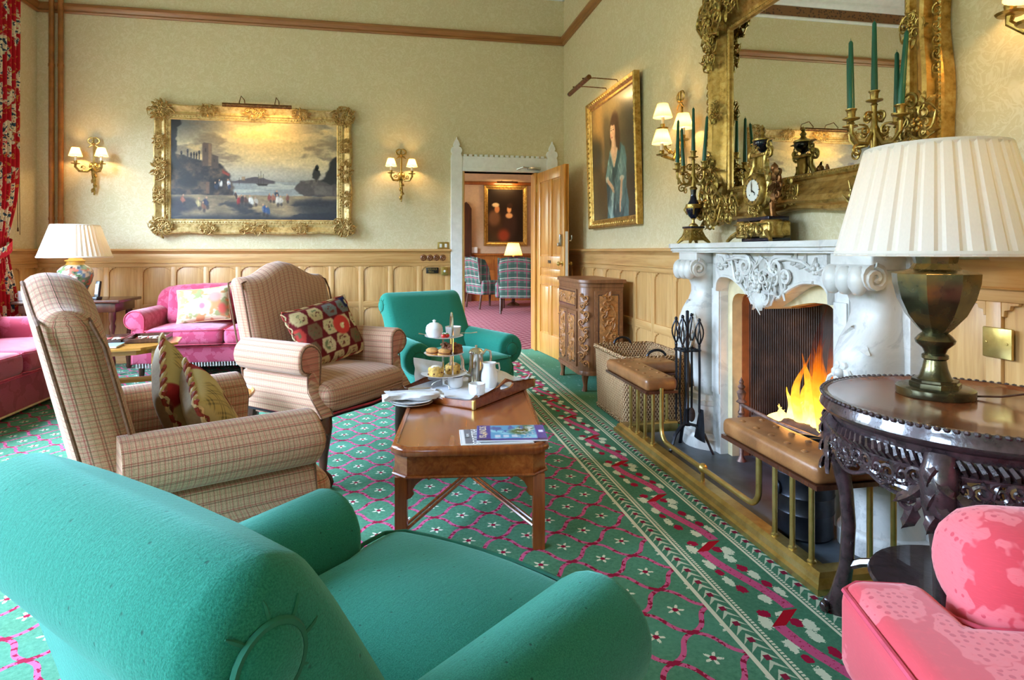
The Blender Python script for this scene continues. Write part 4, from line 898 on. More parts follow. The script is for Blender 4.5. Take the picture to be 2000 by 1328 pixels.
canvas('canvas', QW + 0.01, QH + 0.01, 190, 190, paint_portrait, pp, M['col'], 0.018)
picture_light('picture_light', 'slim bronze picture light on long arms over the lady portrait', (W - 0.004, QY + 0.06, QZ + QH / 2 + 0.12), RIGHT, 0.62, 0.34, 6, 0.30)

# ------------------------------------------------------------------ mirror over the mantel
MY, MZ, MW_, MH = 2.757, 2.06, 1.30, 0.96
mr = thing('overmantel_mirror', 'large gilt rococo overmantel mirror with carved corners above the fireplace', 'mirror', (W - 0.01, MY, MZ), RIGHT)
prof = [(-0.005, 0.02), (0.0, 0.034), (0.012, 0.04), (0.024, 0.034), (0.03, 0.02), (0.05, 0.026), (0.085, 0.05), (0.12, 0.085), (0.15, 0.098), (0.165, 0.09), (0.175, 0.06), (0.195, 0.066), (0.205, 0.05), (0.205, 0.0)]
obj('frame', frame_mb(MW_, MH, prof, lambda t, s_: -0.024 * sin(PI * t) ** 2 + 0.008 * cos(6 * PI * t)), M['gilt'], mr, ang=50)
obj('glass', MB().box(-MW_ / 2 - 0.01, MW_ / 2 + 0.01, -MH / 2 - 0.01, MH / 2 + 0.01, 0.012, 0.02), M['mirror'], mr, ang=0)
for i, (sx, sy) in enumerate(((-1, -1), (1, -1), (1, 1), (-1, 1))):
    c = MB(); cx_, cy_ = sx * (MW_ / 2 + 0.105), sy * (MH / 2 + 0.105); cluster(c, 0.30, 0.30, 70 + i, 13, 0.10, Tr(cx_, cy_, 0), 0.95); cluster(c, 0.17, 0.30, 80 + i, 9, 0.095, Tr(cx_ + sx * 0.02, cy_ - sy * 0.2, 0), 1.1); cluster(c, 0.30, 0.17, 90 + i, 9, 0.095, Tr(cx_ - sx * 0.2, cy_ + sy * 0.02, 0), 1.1)
    obj('corner_ornament', c, M['ormolu'], mr)
for i, (x, y, w_, h_) in enumerate(((-1, 0, 0.13, 0.16), (1, 0, 0.13, 0.16), (0, 1, 0.22, 0.14), (0, -1, 0.2, 0.13))):
    c = MB(); fx = x * (MW_ / 2 + 0.09); fy = y * (MH / 2 + 0.09); cluster(c, w_, h_, 60 + i, 8, 0.085, Tr(fx, fy, 0), 0.95)
    if x:
        for k in (-1, 1):
            for q in range(4): spiral(c, x * (MW_ / 2 + 0.185), fy + k * (0.03 + 0.05 * q), 0.07, 0.024, k * PI / 2, 1.2, k, T=None)
    obj('cartouche', c, M['ormolu'], mr)
bd = MB()
for k in range(64):
    for sy in (-1, 1): leafm(bd, -MW_ / 2 + MW_ * (k + 0.5) / 64, sy * (MH / 2 + 0.012) - 0.006, 0.036, 0.016, 0.006, R(50))
for k in range(48):
    for sx in (-1, 1): leafm(bd, sx * (MW_ / 2 + 0.012) - 0.006, -MH / 2 + MH * (k + 0.5) / 48, 0.036, 0.016, 0.006, R(40)); leafm(bd, sx * (MW_ / 2 + 0.178), -MH / 2 + MH * (k + 0.5) / 48, 0.06, 0.022, 0.008, R(40))
obj('leaf_beading', bd, M['ormolu'], mr)['kind'] = 'stuff'

# ------------------------------------------------------------------ wall lights
def pleated(mb, r0, r1, h, n, amp, T=None, seg=4, box=False):
    """open pleated shade, r0 at the bottom, r1 at the top"""
    nn = n * (6 if box else 4)
    def rf(a):
        q = (a / (2 * PI) * n) % 1.0
        if box: return 1 + amp * (1 if 0.08 < q < 0.78 else -0.6)
        return 1 + amp * cos(2 * PI * q)
    V = []; Fc = []; U = []
    for k in range(seg + 1):
        t = k / seg; r = r0 + (r1 - r0) * t
        for j in range(nn): a = 2 * PI * j / nn; q = r * rf(a); V.append((q * cos(a), q * sin(a), h * t))
    for k in range(seg):
        for j in range(nn): Fc.append((k * nn + j, k * nn + (j + 1) % nn, (k + 1) * nn + (j + 1) % nn, (k + 1) * nn + j)); U.append(((j / nn, k / seg), ((j + 1) / nn, k / seg), ((j + 1) / nn, (k + 1) / seg), (j / nn, (k + 1) / seg)))
    mb.add(V, Fc, U, T)
def sconce(label, loc, rot, arms, ribbon=True, pw=3.8, sc=1.0, drop=0.32, top=0.27):
    """local x right, y up, z out; arms = [(end x, cup y, end z)]"""
    t = thing('wall_light', label, 'wall light', loc, rot, 'gilt wall lights')
    bk = MB().tube([(0, -drop, 0.03), (0.006, -drop * 0.6, 0.034), (-0.004, -0.1, 0.036), (0, 0.02, 0.045)], [0.008, 0.016, 0.020, 0.026], 8)
    bk.ell((0, -0.02, 0.04), (0.045, 0.05, 0.032), 10, 7)
    for k in range(5): leafm(bk, 0, -0.05 - 0.05 * k, 0.045, 0.05, 0.016, R(-90 + (30 if k % 2 else -30)), 0.2)
    obj('backplate', bk, M['ormolu'], t)
    rb = MB().tube([(0, 0.02, 0.035), (0, top * 0.75, 0.03)], 0.01, 7)
    for s_ in (-1, 1):
        rb.tube([(0, top * 0.8, 0.035)] + [(s_ * 0.055 * sin(PI * k / 8) + s_ * 0.0, top * 0.8 + 0.045 * (1 - cos(PI * k / 8)) * 0.8, 0.04) for k in range(1, 9)] + [(s_ * 0.01, top * 0.82, 0.045)], 0.010, 6, flat=0.5)
        rb.tube([(0, top * 0.8, 0.035), (s_ * 0.03, top * 0.72, 0.045), (s_ * 0.055, top * 0.66, 0.04)], [0.012, 0.010, 0.004], 6, flat=0.5)
    rb.ell((0, top * 0.82, 0.045), (0.018, 0.015, 0.015)); obj('ribbon_crest', rb, M['ormolu'], t)
    for (x, y, z) in arms:
        a = MB(); a.tube([(0, -0.03, 0.05), (x * 0.35, -0.075 + min(0, y) * 0.5, 0.05 + (z - 0.05) * 0.35), (x * 0.8, -0.075 + y * 0.35, 0.05 + (z - 0.05) * 0.8), (x * 1.02, -0.03 + y * 0.7, z), (x, y + 0.0, z)], [0.015, 0.013, 0.012, 0.012, 0.014], 8)
        spiral(a, x * 0.55, -0.035 + y * 0.3, 0.05 + (z - 0.05) * 0.55, 0.022, R(200), 1.3, 1 if x > 0 else -1, 0.006)
        a.lathe([(0.006, -0.004), (0.036, 0.0), (0.042, 0.008), (0.03, 0.006), (0.014, 0.01), (0.018, 0.03), (0.016, 0.036)], 14, T=Tr(x, y, z, rx=-90))
        ar = obj('arm', a, M['ormolu'], t)
        obj('candle_tube', MB().lathe([(0.0125, 0.03), (0.0125, 0.085), (0.006, 0.09), (0, 0.092)], 10, T=Tr(x, y, z, rx=-90)), M['enamel'], ar)
        m = MB(); pleated(m, 0.062 * sc, 0.034 * sc, 0.088 * sc, 22, 0.012, Tr(x, y + 0.082, z, rx=-90)); sh = obj('shade', m, M['shade_s'], t)
        l = bulb((x, y + 0.118, z), pw, (1, 0.60, 0.24), 0.014); l.parent = t
    return t
sconce('two-shade gilt wall light between the brown pipes and the landscape', (-3.104, D - 0.005, 2.11), BACK, [(-0.14, -0.005, 0.11), (0.115, -0.005, 0.14)])
sconce('two-shade gilt wall light between the landscape and the doorway', (0.090, D - 0.005, 2.085), BACK, [(-0.115, -0.005, 0.14), (0.12, -0.005, 0.12)])
def sconce3(label, y, m):
    return sconce(label, (W - 0.005, y, 1.97), RIGHT, [(-0.12 * m, 0.115, 0.12), (0.18 * m, -0.02, 0.11), (0.04 * m, -0.105, 0.20)], pw=3.0, sc=1.12, drop=0.2, top=0.36)
sconce3('three-shade gilt wall light between the portrait and the mirror', 4.05, 1)
sconce3('gilt wall light cut by the top right corner beside the mirror', 1.44, -1)

# ------------------------------------------------------------------ marble fireplace (local: x right = nearer the camera, y up, z out of the wall)
CY = 2.82
fp = thing('fireplace', 'white marble rococo fireplace with carved frieze and scrolled jambs', 'fireplace', (W - 0.001, CY, 0), RIGHT)
def arch(x, y0, y1, w):                      # lower edge of the carved frieze: shoulders high, centre dips
    t = min(1, abs(x) / w); return y0 + (y1 - y0) * (0.5 - 0.5 * cos(PI * min(1, t * 1.15))) - 0.02 * math.exp(-(x / 0.05) ** 2)
def sm1(t): t = max(0, min(1, t)); return t * t * (3 - 2 * t)
xs = [i / 40 * 0.47 for i in range(-40, 41)]
edge = []
for x in xs:
    y = arch(x, 0.925, 1.045, 0.40)
    if abs(x) > 0.40: q = (abs(x) - 0.40) / 0.07; y = 1.045 - 0.08 * (1 - math.sqrt(max(0, 1 - q * q)))
    edge.append((x, y))
obj('frieze', MB().prism([(-0.47, 1.195)] + edge + [(0.47, 1.195)], 0.20, ch=0.012), M['marble'], fp, ang=50)
# cream slips and brick edge inside
def ring(hw_o, top_o, inner, d, T=None):
    m = MB(); n = len(inner)
    V = []; Fc = []
    outer = [(-hw_o, 0)] + [(-hw_o + 2 * hw_o * i / (n - 3), top_o) for i in range(n - 2)] + [(hw_o, 0)]
    for z in (0, d):
        V += [(x, y, z) for x, y in inner] + [(x, y, z) for x, y in outer]
    for i in range(n - 1):
        Fc += [(i, i + 1, n + i + 1, n + i), (2 * n + i, 3 * n + i, 3 * n + i + 1, 2 * n + i + 1), (i, 2 * n + i, 2 * n + i + 1, i + 1)]
    return m.add(V, Fc, None, T)
inn = [(-0.425, 0)] + [(x * 0.425 / 0.47, 0.914 + 0.045 * sm1(abs(x) / 0.34) - (0.06 * (1 - math.sqrt(max(0, 1 - ((abs(x) - 0.39) / 0.08) ** 2))) if abs(x) > 0.39 else 0)) for x, y in edge] + [(0.425, 0)]
obj('stone_slip', ring(0.50, 1.12, inn, 0.12), M['stone'], fp, ang=50)
inn2 = [(x * 0.985, y - 0.004 if y else 0) for x, y in inn]
obj('brick_lining', ring(0.50, 1.10, inn2, 0.06), M['brick'], fp, ang=50)
# firebox of reeded iron
def reeded(p0, p1, h0, h1, n):
    m = MB(); V = []; Fc = []; d = Vector((p1[0] - p0[0], p1[1] - p0[1])); nrm = Vector((-d.y, d.x)).normalized(); k = n * 4
    for i in range(k + 1):
        t = i / k; b = 0.006 * abs(sin(PI * n * t)); q = Vector(p0) + d * t + nrm * b
        V += [(q.x, h0, q.y), (q.x, h1, q.y)]
    for i in range(k): Fc.append((2 * i, 2 * i + 2, 2 * i + 3, 2 * i + 1))
    return m.add(V, Fc)
obj('cheek', reeded((-0.43, 0.03), (-0.26, -0.34), 0, 1.02, 34), M['reed'], fp, ang=60)
obj('cheek', reeded((0.26, -0.34), (0.43, 0.03), 0, 1.02, 34), M['reed'], fp, ang=60)
obj('back_panel', reeded((-0.26, -0.34), (0.26, -0.34), 0, 1.02, 42), M['reed'], fp, ang=60)
obj('firebox_floor', MB().box(-0.46, 0.46, 0.0, 0.012, -0.40, 0.05).box(-0.48, 0.48, 1.0, 1.03, -0.40, 0.05), M['slate'], fp, ang=0)
for sx in (-1, 1):
    T = Matrix.Diagonal((sx, 1, 1, 1))
    pil = MB().bbox(0.47, 0.56, 0.0, 1.195, 0.0, 0.17, 0.008).bbox(0.555, 0.82, 0.0, 1.195, 0.0, 0.12, 0.008).bbox(0.80, 0.86, 0.0, 1.195, 0.0, 0.06, 0.006)
    pil.bbox(0.475, 0.555, 0.36, 0.98, 0.168, 0.178, 0.004)
    pl_ = MB(); pl_.add([(sx * x, y, z) for x, y, z in pil.v], [f[::-1] if sx < 0 else f for f in pil.f]); obj('pilaster', pl_, M['marble'], fp)
    # S-shaped console: outline of its front in (z, y)
    prof = [(0.33, 1.125), (0.345, 1.10), (0.335, 1.07), (0.30, 1.05), (0.265, 1.03), (0.245, 0.99), (0.245, 0.95), (0.27, 0.90), (0.315, 0.85), (0.345, 0.79), (0.35, 0.73), (0.335, 0.66), (0.30, 0.59), (0.265, 0.52), (0.24, 0.45), (0.225, 0.38), (0.22, 0.33)]
    secs = []
    for i, (z, y) in enumerate(prof):
        w = 0.098 + 0.03 * math.exp(-((y - 1.09) / 0.06) ** 2) + 0.012 * math.exp(-((y - 0.76) / 0.12) ** 2) - 0.015 * math.exp(-((y - 0.45) / 0.1) ** 2); cx = sx * 0.685; r = []
        for k in range(17):
            a = PI * k / 16; z2 = 0.12 + (z - 0.12) * 0.84; r.append((cx + w * cos(a), y, 0.10 + (z2 - 0.10) * max(0.0, sin(a)) ** 0.45))
        secs.append(r)
    con = MB().loft(secs[::-1], closed=False); con.bbox(sx * 0.685 - 0.115, sx * 0.685 + 0.115, 1.12, 1.195, 0.1, 0.27, 0.01)
    obj('console', con, M['marble'], fp, ang=60)
    vol = MB()
    for k in (-1, 1): spiral(vol, 0, 0, 0, 0.05, R(90), 1.6, -1, 0.014, T=Tr(sx * 0.685 + k * 0.112, 1.095, 0.255, ry=90))
    vol.tube([(sx * 0.685 - 0.115, 1.098, 0.255), (sx * 0.685 + 0.115, 1.098, 0.255)], 0.052, 14)
    for k in range(3): vol.ell((sx * 0.685 + (k - 1) * 0.07, 1.085, 0.29), (0.042, 0.06, 0.035), 10, 8)
    obj('volute', vol, M['marble'], fp)
    cv = MB()
    for k in range(7): leafm(cv, 0, -0.02 - 0.03 * k, 0, 0.11, 0.026, R(-90 + (k % 2 * 2 - 1) * (50 - 4 * k)), 0.25, T=Tr(sx * 0.685, 0.92 - k * 0.012, 0.25 + 0.009 * k))
    flower(cv, 0, 0, 0.0, 0.055, 6, T=Tr(sx * 0.685, 0.72, 0.30)); spiral(cv, 0, 0, 0, 0.05, 0, 1.5, sx, T=Tr(sx * 0.685 + 0.05, 0.66, 0.29)); spiral(cv, 0, 0, 0, 0.05, PI, 1.5, -sx, T=Tr(sx * 0.685 - 0.05, 0.66, 0.29))
    obj('leaf_carving', cv, M['marble'], fp)
    pls = MB().lathe([(0.178, 0.0), (0.178, 0.075), (0.168, 0.085), (0.165, 0.10), (0.150, 0.105), (0.150, 0.27), (0.158, 0.275), (0.162, 0.30), (0.150, 0.305), (0.146, 0.335), (0.0, 0.34)], 28, T=Matrix(((1, 0, 0, sx * 0.685), (0, 0, 1, 0), (0, 1, 0, 0.10), (0, 0, 0, 1))))
    obj('plinth', pls, M['marble'], fp)
    pb = MB().bbox(sx * 0.685 - 0.2, sx * 0.685 + 0.2, 0.0, 0.10, 0.0, 0.14, 0.01).bbox(sx * 0.685 - 0.19, sx * 0.685 + 0.19, 0.27, 0.31, 0.0, 0.135, 0.008); obj('plinth_block', pb, M['marble'], fp)
def shelf_outline(o):
    P = [(-1.03 - o, 0), (-1.03 - o, 0.20 + o), (-0.99, 0.235 + o), (-0.90, 0.245 + o), (-0.86, 0.285 + o), (-0.54, 0.285 + o), (-0.50, 0.245 + o), (-0.45, 0.235 + o)]
    mid = [(x, 0.245 + o + 0.035 * cos(x / 0.45 * PI / 2)) for x in [-0.35 + 0.05 * i for i in range(15)]]
    return P + mid + [(-x, z) for x, z in reversed(P)]
sh = MB()
for (y0, y1, o) in ((1.190, 1.200, -0.012), (1.200, 1.218, -0.002), (1.218, 1.246, 0.012)):
    sh.prism([(x, -z) for x, z in shelf_outline(o)], y1 - y0, T=Tr(0, y0, 0, rx=-90), ch=0.003)
obj('mantel_shelf', sh, M['marble'], fp)
cv = MB()                                   # central shell and flower carving
rnd = random.Random(4)
T0 = Tr(0, 1.06, 0.2)
cluster(cv, 0.34, 0.24, 5, 10, 0.008, T0, 1.0); cluster(cv, 0.2, 0.26, 6, 8, 0.02, Tr(0.0, 1.02, 0.2), 1.1)
for s_ in (-1, 1):
    spiral(cv, s_ * 0.13, 1.12, 0.215, 0.055, R(90), 1.6, s_, 0.013, 0.12); spiral(cv, s_ * 0.20, 1.07, 0.212, 0.045, R(200), 1.4, -s_, 0.010, 0.1)
    spiral(cv, s_ * 0.06, 0.965, 0.215, 0.035, R(270), 1.5, s_, 0.010, 0.06)
    cv.tube([(s_ * 0.08, 1.15, 0.21), (s_ * 0.2, 1.165, 0.213), (s_ * 0.32, 1.15, 0.212), (s_ * 0.42, 1.10, 0.208)], [0.010, 0.011, 0.009, 0.004], 6)
    cv.tube([(s_ * 0.14, 0.97, 0.208), (s_ * 0.19, 1.02, 0.21), (s_ * 0.2, 1.08, 0.21)], 0.006, 6); cv.tube([(x * s_, arch(x, 0.925, 1.045, 0.40) + 0.012, 0.203) for x in [0.02 + 0.03 * i for i in range(13)]], 0.009, 6)
    for k in range(6): leafm(cv, s_ * (0.23 + 0.034 * k), 1.135 - 0.006 * k, 0.203, 0.07, 0.016, R(90 - s_ * (70 + 20 * (k % 2 * 2 - 1))), 0.3 * s_)
    flower(cv, s_ * 0.40, 1.12, 0.203, 0.032, 6); flower(cv, s_ * 0.20, 1.075, 0.208, 0.04, 6)
leafm(cv, 0, 1.0, 0.225, 0.1, 0.03, R(-90)); leafm(cv, -0.03, 1.0, 0.22, 0.08, 0.02, R(-110)); leafm(cv, 0.03, 1.0, 0.22, 0.08, 0.02, R(-70))
obj('frieze_carving', cv, M['marble'], fp)
hs_ = obj('hearth', MB().bbox(-0.96, 0.90, 0.0, 0.0135, 0.01, 0.505, 0.004), M['slate'], None, loc=(W - 0.001, CY, 0), rot=RIGHT); tag(hs_, 'dark slate hearth slab inside the brass fender', 'hearth')

# ------------------------------------------------------------------ grate, logs and fire (world axes)
gr = thing('fire_grate', 'iron fire basket with turned finial uprights inside the fireplace', 'fire grate', (2.02, CY, 0.013))
for sy in (1, -1):
    fn_ = [(0.010, 0.20), (0.016, 0.205), (0.026, 0.22), (0.014, 0.235), (0.022, 0.25), (0.014, 0.262), (0.020, 0.275), (0.013, 0.29), (0.013, 0.325), (0.03, 0.335), (0.016, 0.35), (0.022, 0.375), (0.026, 0.39), (0.012, 0.405), (0.022, 0.42), (0.010, 0.435), (0.014, 0.448), (0.0, 0.475)]
    lg = [(0.026, 0.0), (0.022, 0.012), (0.012, 0.03), (0.014, 0.12), (0.020, 0.17), (0.012, 0.2)]
    obj('upright', MB().lathe(lg + fn_, 12, T=Tr(-0.09, sy * 0.34, 0)), M['rust'], gr)
    obj('rear_leg', MB().tube([(0.17, sy * 0.22, 0), (0.17, sy * 0.22, 0.25)], 0.012, 6), M['rust'], gr)
    obj('side_bar', MB().tube([(-0.09, sy * 0.34, 0.22), (0.17, sy * 0.22, 0.22)], 0.009, 6), M['rust'], gr)
for z in (0.15, 0.235, 0.32): obj('front_bar', MB().tube([(-0.09, -0.34, z), (-0.12, 0, z), (-0.09, 0.34, z)], 0.010, 6), M['rust'], gr)
obj('fire_back', MB().prism([(-0.24, 0.1), (-0.24, 0.30), (-0.15, 0.36), (-0.07, 0.44), (0, 0.47), (0.07, 0.44), (0.15, 0.36), (0.24, 0.30), (0.24, 0.1)], 0.02, T=Tr(0.19, 0, 0, rx=90, rz=-90)), M['rust'], gr)
em = MB(); rnd = random.Random(2)
for k in range(46): em.ell((rnd.uniform(-0.07, 0.15), rnd.uniform(-0.25, 0.25), rnd.uniform(0.15, 0.22)), (rnd.uniform(0.025, 0.04),) * 3, 7, 5, e=0.7)
o = obj('embers', em, M['ember'], gr); o['kind'] = 'stuff'
for i, (y, x, z, ln, a, lb) in enumerate(((2.62, 1.99, 0.305, 0.38, 8, 'charred log lying across the front of the fire'), (2.80, 2.09, 0.28, 0.44, -12, 'charred log at the back of the fire'), (2.95, 2.0, 0.26, 0.25, 25, 'short charred log at the far side of the fire'))):
    t = MB().tube([(0, -ln / 2, 0), (0.008, -ln / 6, 0.006), (-0.006, ln / 6, -0.004), (0, ln / 2, 0)], [0.05, 0.056, 0.052, 0.046], 10)
    lo = obj('log', t, M['log'], None, loc=(x, y, z), rot=(0, 0, R(a))); tag(lo, lb, 'log', 'logs on the fire')
fire = thing('fire', 'orange and yellow flames leaping from the logs', 'fire', (2.05, 2.76, 0.26))
rnd = random.Random(9)
def tongue(h, w, bend, ph):
    m = MB(); n = 12; V = []; Fc = []; U = []; k = 8
    for i in range(n + 1):
        t = i / n; r = w * (math.sin(PI * (t * 0.88 + 0.12)) ** 1.2) * (1 - t) ** 0.35 + 0.002
        cx = bend * t * t + 0.03 * sin(ph + 5 * t) * t; cy = bend * 1.3 * sin(ph) * t * t + 0.035 * sin(ph * 2 + 6 * t) * t
        for j in range(k): a = 2 * PI * j / k; V.append((cx + r * 0.6 * cos(a), cy + r * sin(a), h * t))
    for i in range(n):
        for j in range(k):
            Fc.append((i * k + j, i * k + (j + 1) % k, (i + 1) * k + (j + 1) % k, (i + 1) * k + j)); t0, t1 = i / n * h / 0.5, (i + 1) / n * h / 0.5
            U.append(((j / k, t0), ((j + 1) / k, t0), ((j + 1) / k, t1), (j / k, t1)))
    return m.add(V, Fc, U)
for i in range(26):
    dy = 0.16 - 0.42 * (i / 25) + rnd.uniform(-0.03, 0.03); k = math.exp(-((dy + 0.17) / 0.16) ** 2); h = (0.16 + 0.50 * k) * rnd.uniform(0.6, 1.15)
    obj('flame', tongue(h, rnd.uniform(0.028, 0.05), rnd.uniform(-0.02, 0.05), i * 2.3), M['flame'], fire, ang=180, loc=(rnd.uniform(-0.07, 0.07), dy, rnd.uniform(-0.03, 0.03)))
fl = bulb((1.98, 2.74, 0.48), 4.5, (1, 0.42, 0.10), 0.08, 'fire_glow')

# ------------------------------------------------------------------ club fender
fd = thing('club_fender', 'brass club fender with buttoned tan leather seats round the hearth', 'fender', (0, 0, 0.0))
XF, YN, YF = 1.50, 1.945, 3.845
kp = [(-0.055, 0.0), (-0.055, 0.022), (-0.042, 0.030), (-0.036, 0.05), (-0.02, 0.062), (0.03, 0.064), (0.04, 0.055), (0.04, 0.0)]
base = MB()
path = [((1.86, YN), (0, -1)), ((XF, YN), (-1, -1)), ((XF, YF), (-1, 1)), ((1.86, YF), (0, 1))]
secs = []
for (px_, py_), (nx_, ny_) in path: secs.append([(px_ - nx_ * o, py_ - ny_ * o, z + 0.001) for o, z in kp])
base.loft(secs[::-1]); obj('kerb', base, M['brass'], fd, ang=30)
def rod(x, y, z1=0.40): return MB().lathe([(0.016, 0.062), (0.016, 0.070), (0.0105, 0.075), (0.0105, z1)], 10, T=Tr(x, y, 0))
for y in (2.215, 2.105, 1.995): obj('rod', rod(XF, y), M['brass'], fd)
for x in (1.60, 1.70, 1.80): obj('rod', rod(x, YN), M['brass'], fd)
for y in (3.39, 3.505, 3.62, 3.735): obj('rod', rod(XF, y), M['brass'], fd)
for x in (1.60, 1.70, 1.80): obj('rod', rod(x, YF), M['brass'], fd)
up = [(XF, 2.325, 0.42), (XF, 2.325, 0.20)] + [(XF, 2.325 + 0.075 * (1 - cos(a)), 0.20 - 0.075 * sin(a)) for a in [PI / 2 * k / 6 for k in range(1, 7)]]
up += [(XF, y, 0.125) for y in (2.6, 2.9, 3.1)] + [(XF, 3.275 - 0.075 * (1 - sin(a)), 0.20 - 0.075 * cos(a)) for a in [PI / 2 * k / 6 for k in range(0, 7)]] + [(XF, 3.275, 0.42)]
obj('low_rail', MB().tube(up, 0.013, 10), M['brass'], fd)
obj('ball', MB().ell((XF, 2.80, 0.128), (0.024, 0.024, 0.024), 14, 10).lathe([(0.01, 0.06), (0.01, 0.11)], 8, T=Tr(XF, 2.80, 0)), M['brass'], fd)
def pad(poly, seed, btn):
    t = 0.075; zc = 0.40
    m = MB().prism(poly, t, T=Tr(0, 0, zc))
    me = m.make('seat_pad', 0); o = obj('seat_pad', me, M['leather'], fd)
    bv = o.modifiers.new('soft', 'BEVEL'); bv.width = 0.026; bv.segments = 4; bv.limit_method = 'ANGLE'
    me.shade_smooth()
    for (x, y) in btn: obj('button', MB().ell((x, y, zc + t), (0.013, 0.013, 0.006), 10, 5), M['leather'], o)
    fr = MB().prism([(x * 0.995 + 0.008, y) for x, y in poly], 0.016, T=Tr(0, 0, zc - 0.014)); obj('seat_frame', fr, M['dark'], fd)
btn = [(1.46 + 0.09 * j, 2.38 - 0.1 * i) for i in range(5) for j in range(2)] + [(1.63 + 0.1 * i, 1.93 + 0.09 * j) for i in range(2) for j in range(2)]
pad([(1.405, 1.845), (1.405, 2.46), (1.60, 2.46), (1.60, 2.045), (1.83, 2.045), (1.83, 1.845)], 1, btn)
btn = [(1.46 + 0.09 * j, 3.33 + 0.1 * i) for i in range(6) for j in range(2)] + [(1.63 + 0.1 * i, 3.80 + 0.09 * j) for i in range(2) for j in range(2)]
pad([(1.405, 3.945), (1.405, 3.27), (1.60, 3.27), (1.60, 3.745), (1.83, 3.745), (1.83, 3.945)], 2, btn)

# ------------------------------------------------------------------ coal bucket, fire tools
cb = thing('coal_bucket', 'tall black ribbed coal bucket standing on the slate hearth', 'bucket', (1.70, 2.31, 0.014))
obj('body', MB().lathe([(0.105, 0.0), (0.115, 0.012), (0.112, 0.022), (0.113, 0.10), (0.117, 0.106), (0.114, 0.112), (0.115, 0.17), (0.119, 0.176), (0.116, 0.182), (0.118, 0.26), (0.122, 0.266), (0.119, 0.272), (0.121, 0.375), (0.127, 0.38), (0.115, 0.382), (0.112, 0.05), (0.0, 0.045)], 28), M['iron'], cb)
obj('handle', MB().tube([(0.10 * cos(a) * 1.2, 0.0, 0.37 + 0.02 * sin(a)) for a in [PI * k / 12 for k in range(13)]], 0.006, 6), M['iron'], cb)
obj('ear', MB().ell((-0.125, 0, 0.20), (0.012, 0.02, 0.03)), M['iron'], cb)
sx_, sy_ = 1.715, 3.385
ts = thing('fire_tool_stand', 'black wrought iron fire tool stand with three splayed feet', 'fire tool stand', (sx_, sy_, 0.014))
obj('stem', MB().lathe([(0.02, 0.15), (0.02, 0.16), (0.011, 0.17), (0.011, 0.24), (0.017, 0.25), (0.011, 0.26), (0.010, 0.66), (0.014, 0.68), (0.010, 0.70), (0.010, 0.83), (0.0, 0.835)], 10), M['iron'], ts)
for k in range(3):
    a = R(200 + 120 * k); obj('foot', MB().tube([(0.01 * cos(a), 0.01 * sin(a), 0.16), (0.05 * cos(a), 0.05 * sin(a), 0.155), (0.10 * cos(a), 0.10 * sin(a), 0.11), (0.135 * cos(a), 0.135 * sin(a), 0.03), (0.15 * cos(a), 0.15 * sin(a), 0.002)], [0.014, 0.014, 0.012, 0.011, 0.012], 7, flat=0.6), M['iron'], ts)
hk = MB()
for k in range(4): a = R(45 + 90 * k); hk.tube([(0.0, 0, 0.60)] + [(0.045 * cos(a) + 0.032 * cos(a + PI + q), 0.045 * sin(a) + 0.032 * sin(a + PI + q), 0.60) for q in [i * PI / 5 for i in range(9)]], 0.006, 6)
obj('hanger', hk, M['iron'], ts)
def cage(m, x, y, z0, z1):
    for k in range(4):
        a = PI / 2 * k + 0.4; m.tube([(x + 0.024 * sin(PI * i / 8) * cos(a + i * 0.12), y + 0.024 * sin(PI * i / 8) * sin(a + i * 0.12), z0 + (z1 - z0) * i / 8) for i in range(9)], 0.0045, 5)
    m.ell((x, y, z1), (0.010, 0.010, 0.012)); m.ell((x, y, z0), (0.009, 0.009, 0.01))
for i, (dx, dy, nm, lb) in enumerate(((-0.045, 0.055, 'poker', 'black iron poker with a cage handle hanging on the tool stand'), (0.05, 0.045, 'brush', 'black iron hearth brush hanging on the tool stand'), (0.045, -0.06, 'shovel', 'black iron fire shovel hanging on the tool stand'), (-0.05, -0.04, 'tongs', 'black iron fire tongs hanging on the tool stand'))):
    t = thing('fire_' + nm, lb, nm, (sx_ + dx, sy_ + dy, 0.014))
    hh = MB(); cage(hh, 0, 0, 0.63, 0.78 + 0.02 * (i % 2)); obj('handle', hh, M['iron'], t)
    if nm == 'tongs': sf = MB().tube([(0.012, 0, 0.62), (0.02, 0, 0.35), (0.008, 0, 0.17)], 0.006, 6).tube([(-0.012, 0, 0.62), (-0.02, 0, 0.35), (-0.008, 0, 0.17)], 0.006, 6)
    else: sf = MB().tube([(0, 0, 0.63), (0.004, 0.003, 0.45), (0, 0, 0.24)], 0.007, 6)
    obj('shaft', sf, M['iron'], t)
    if nm == 'poker': obj('point', MB().tube([(0, 0, 0.25), (0, 0, 0.17)], [0.009, 0.003], 6), M['iron'], t)
    if nm == 'brush': obj('head', MB().ell((0, 0, 0.20), (0.022, 0.022, 0.045), 10, 7), M['log'], t)
    if nm == 'shovel': obj('blade', MB().surf(lambda u, v: ((u - 0.5) * 0.012 + 0.03 * (v - 0.5) ** 2, (v - 0.5) * 0.11 * (0.45 + 0.75 * (1 - u)) , 0.08 + 0.18 * u), 6, 8), M['iron'], t)

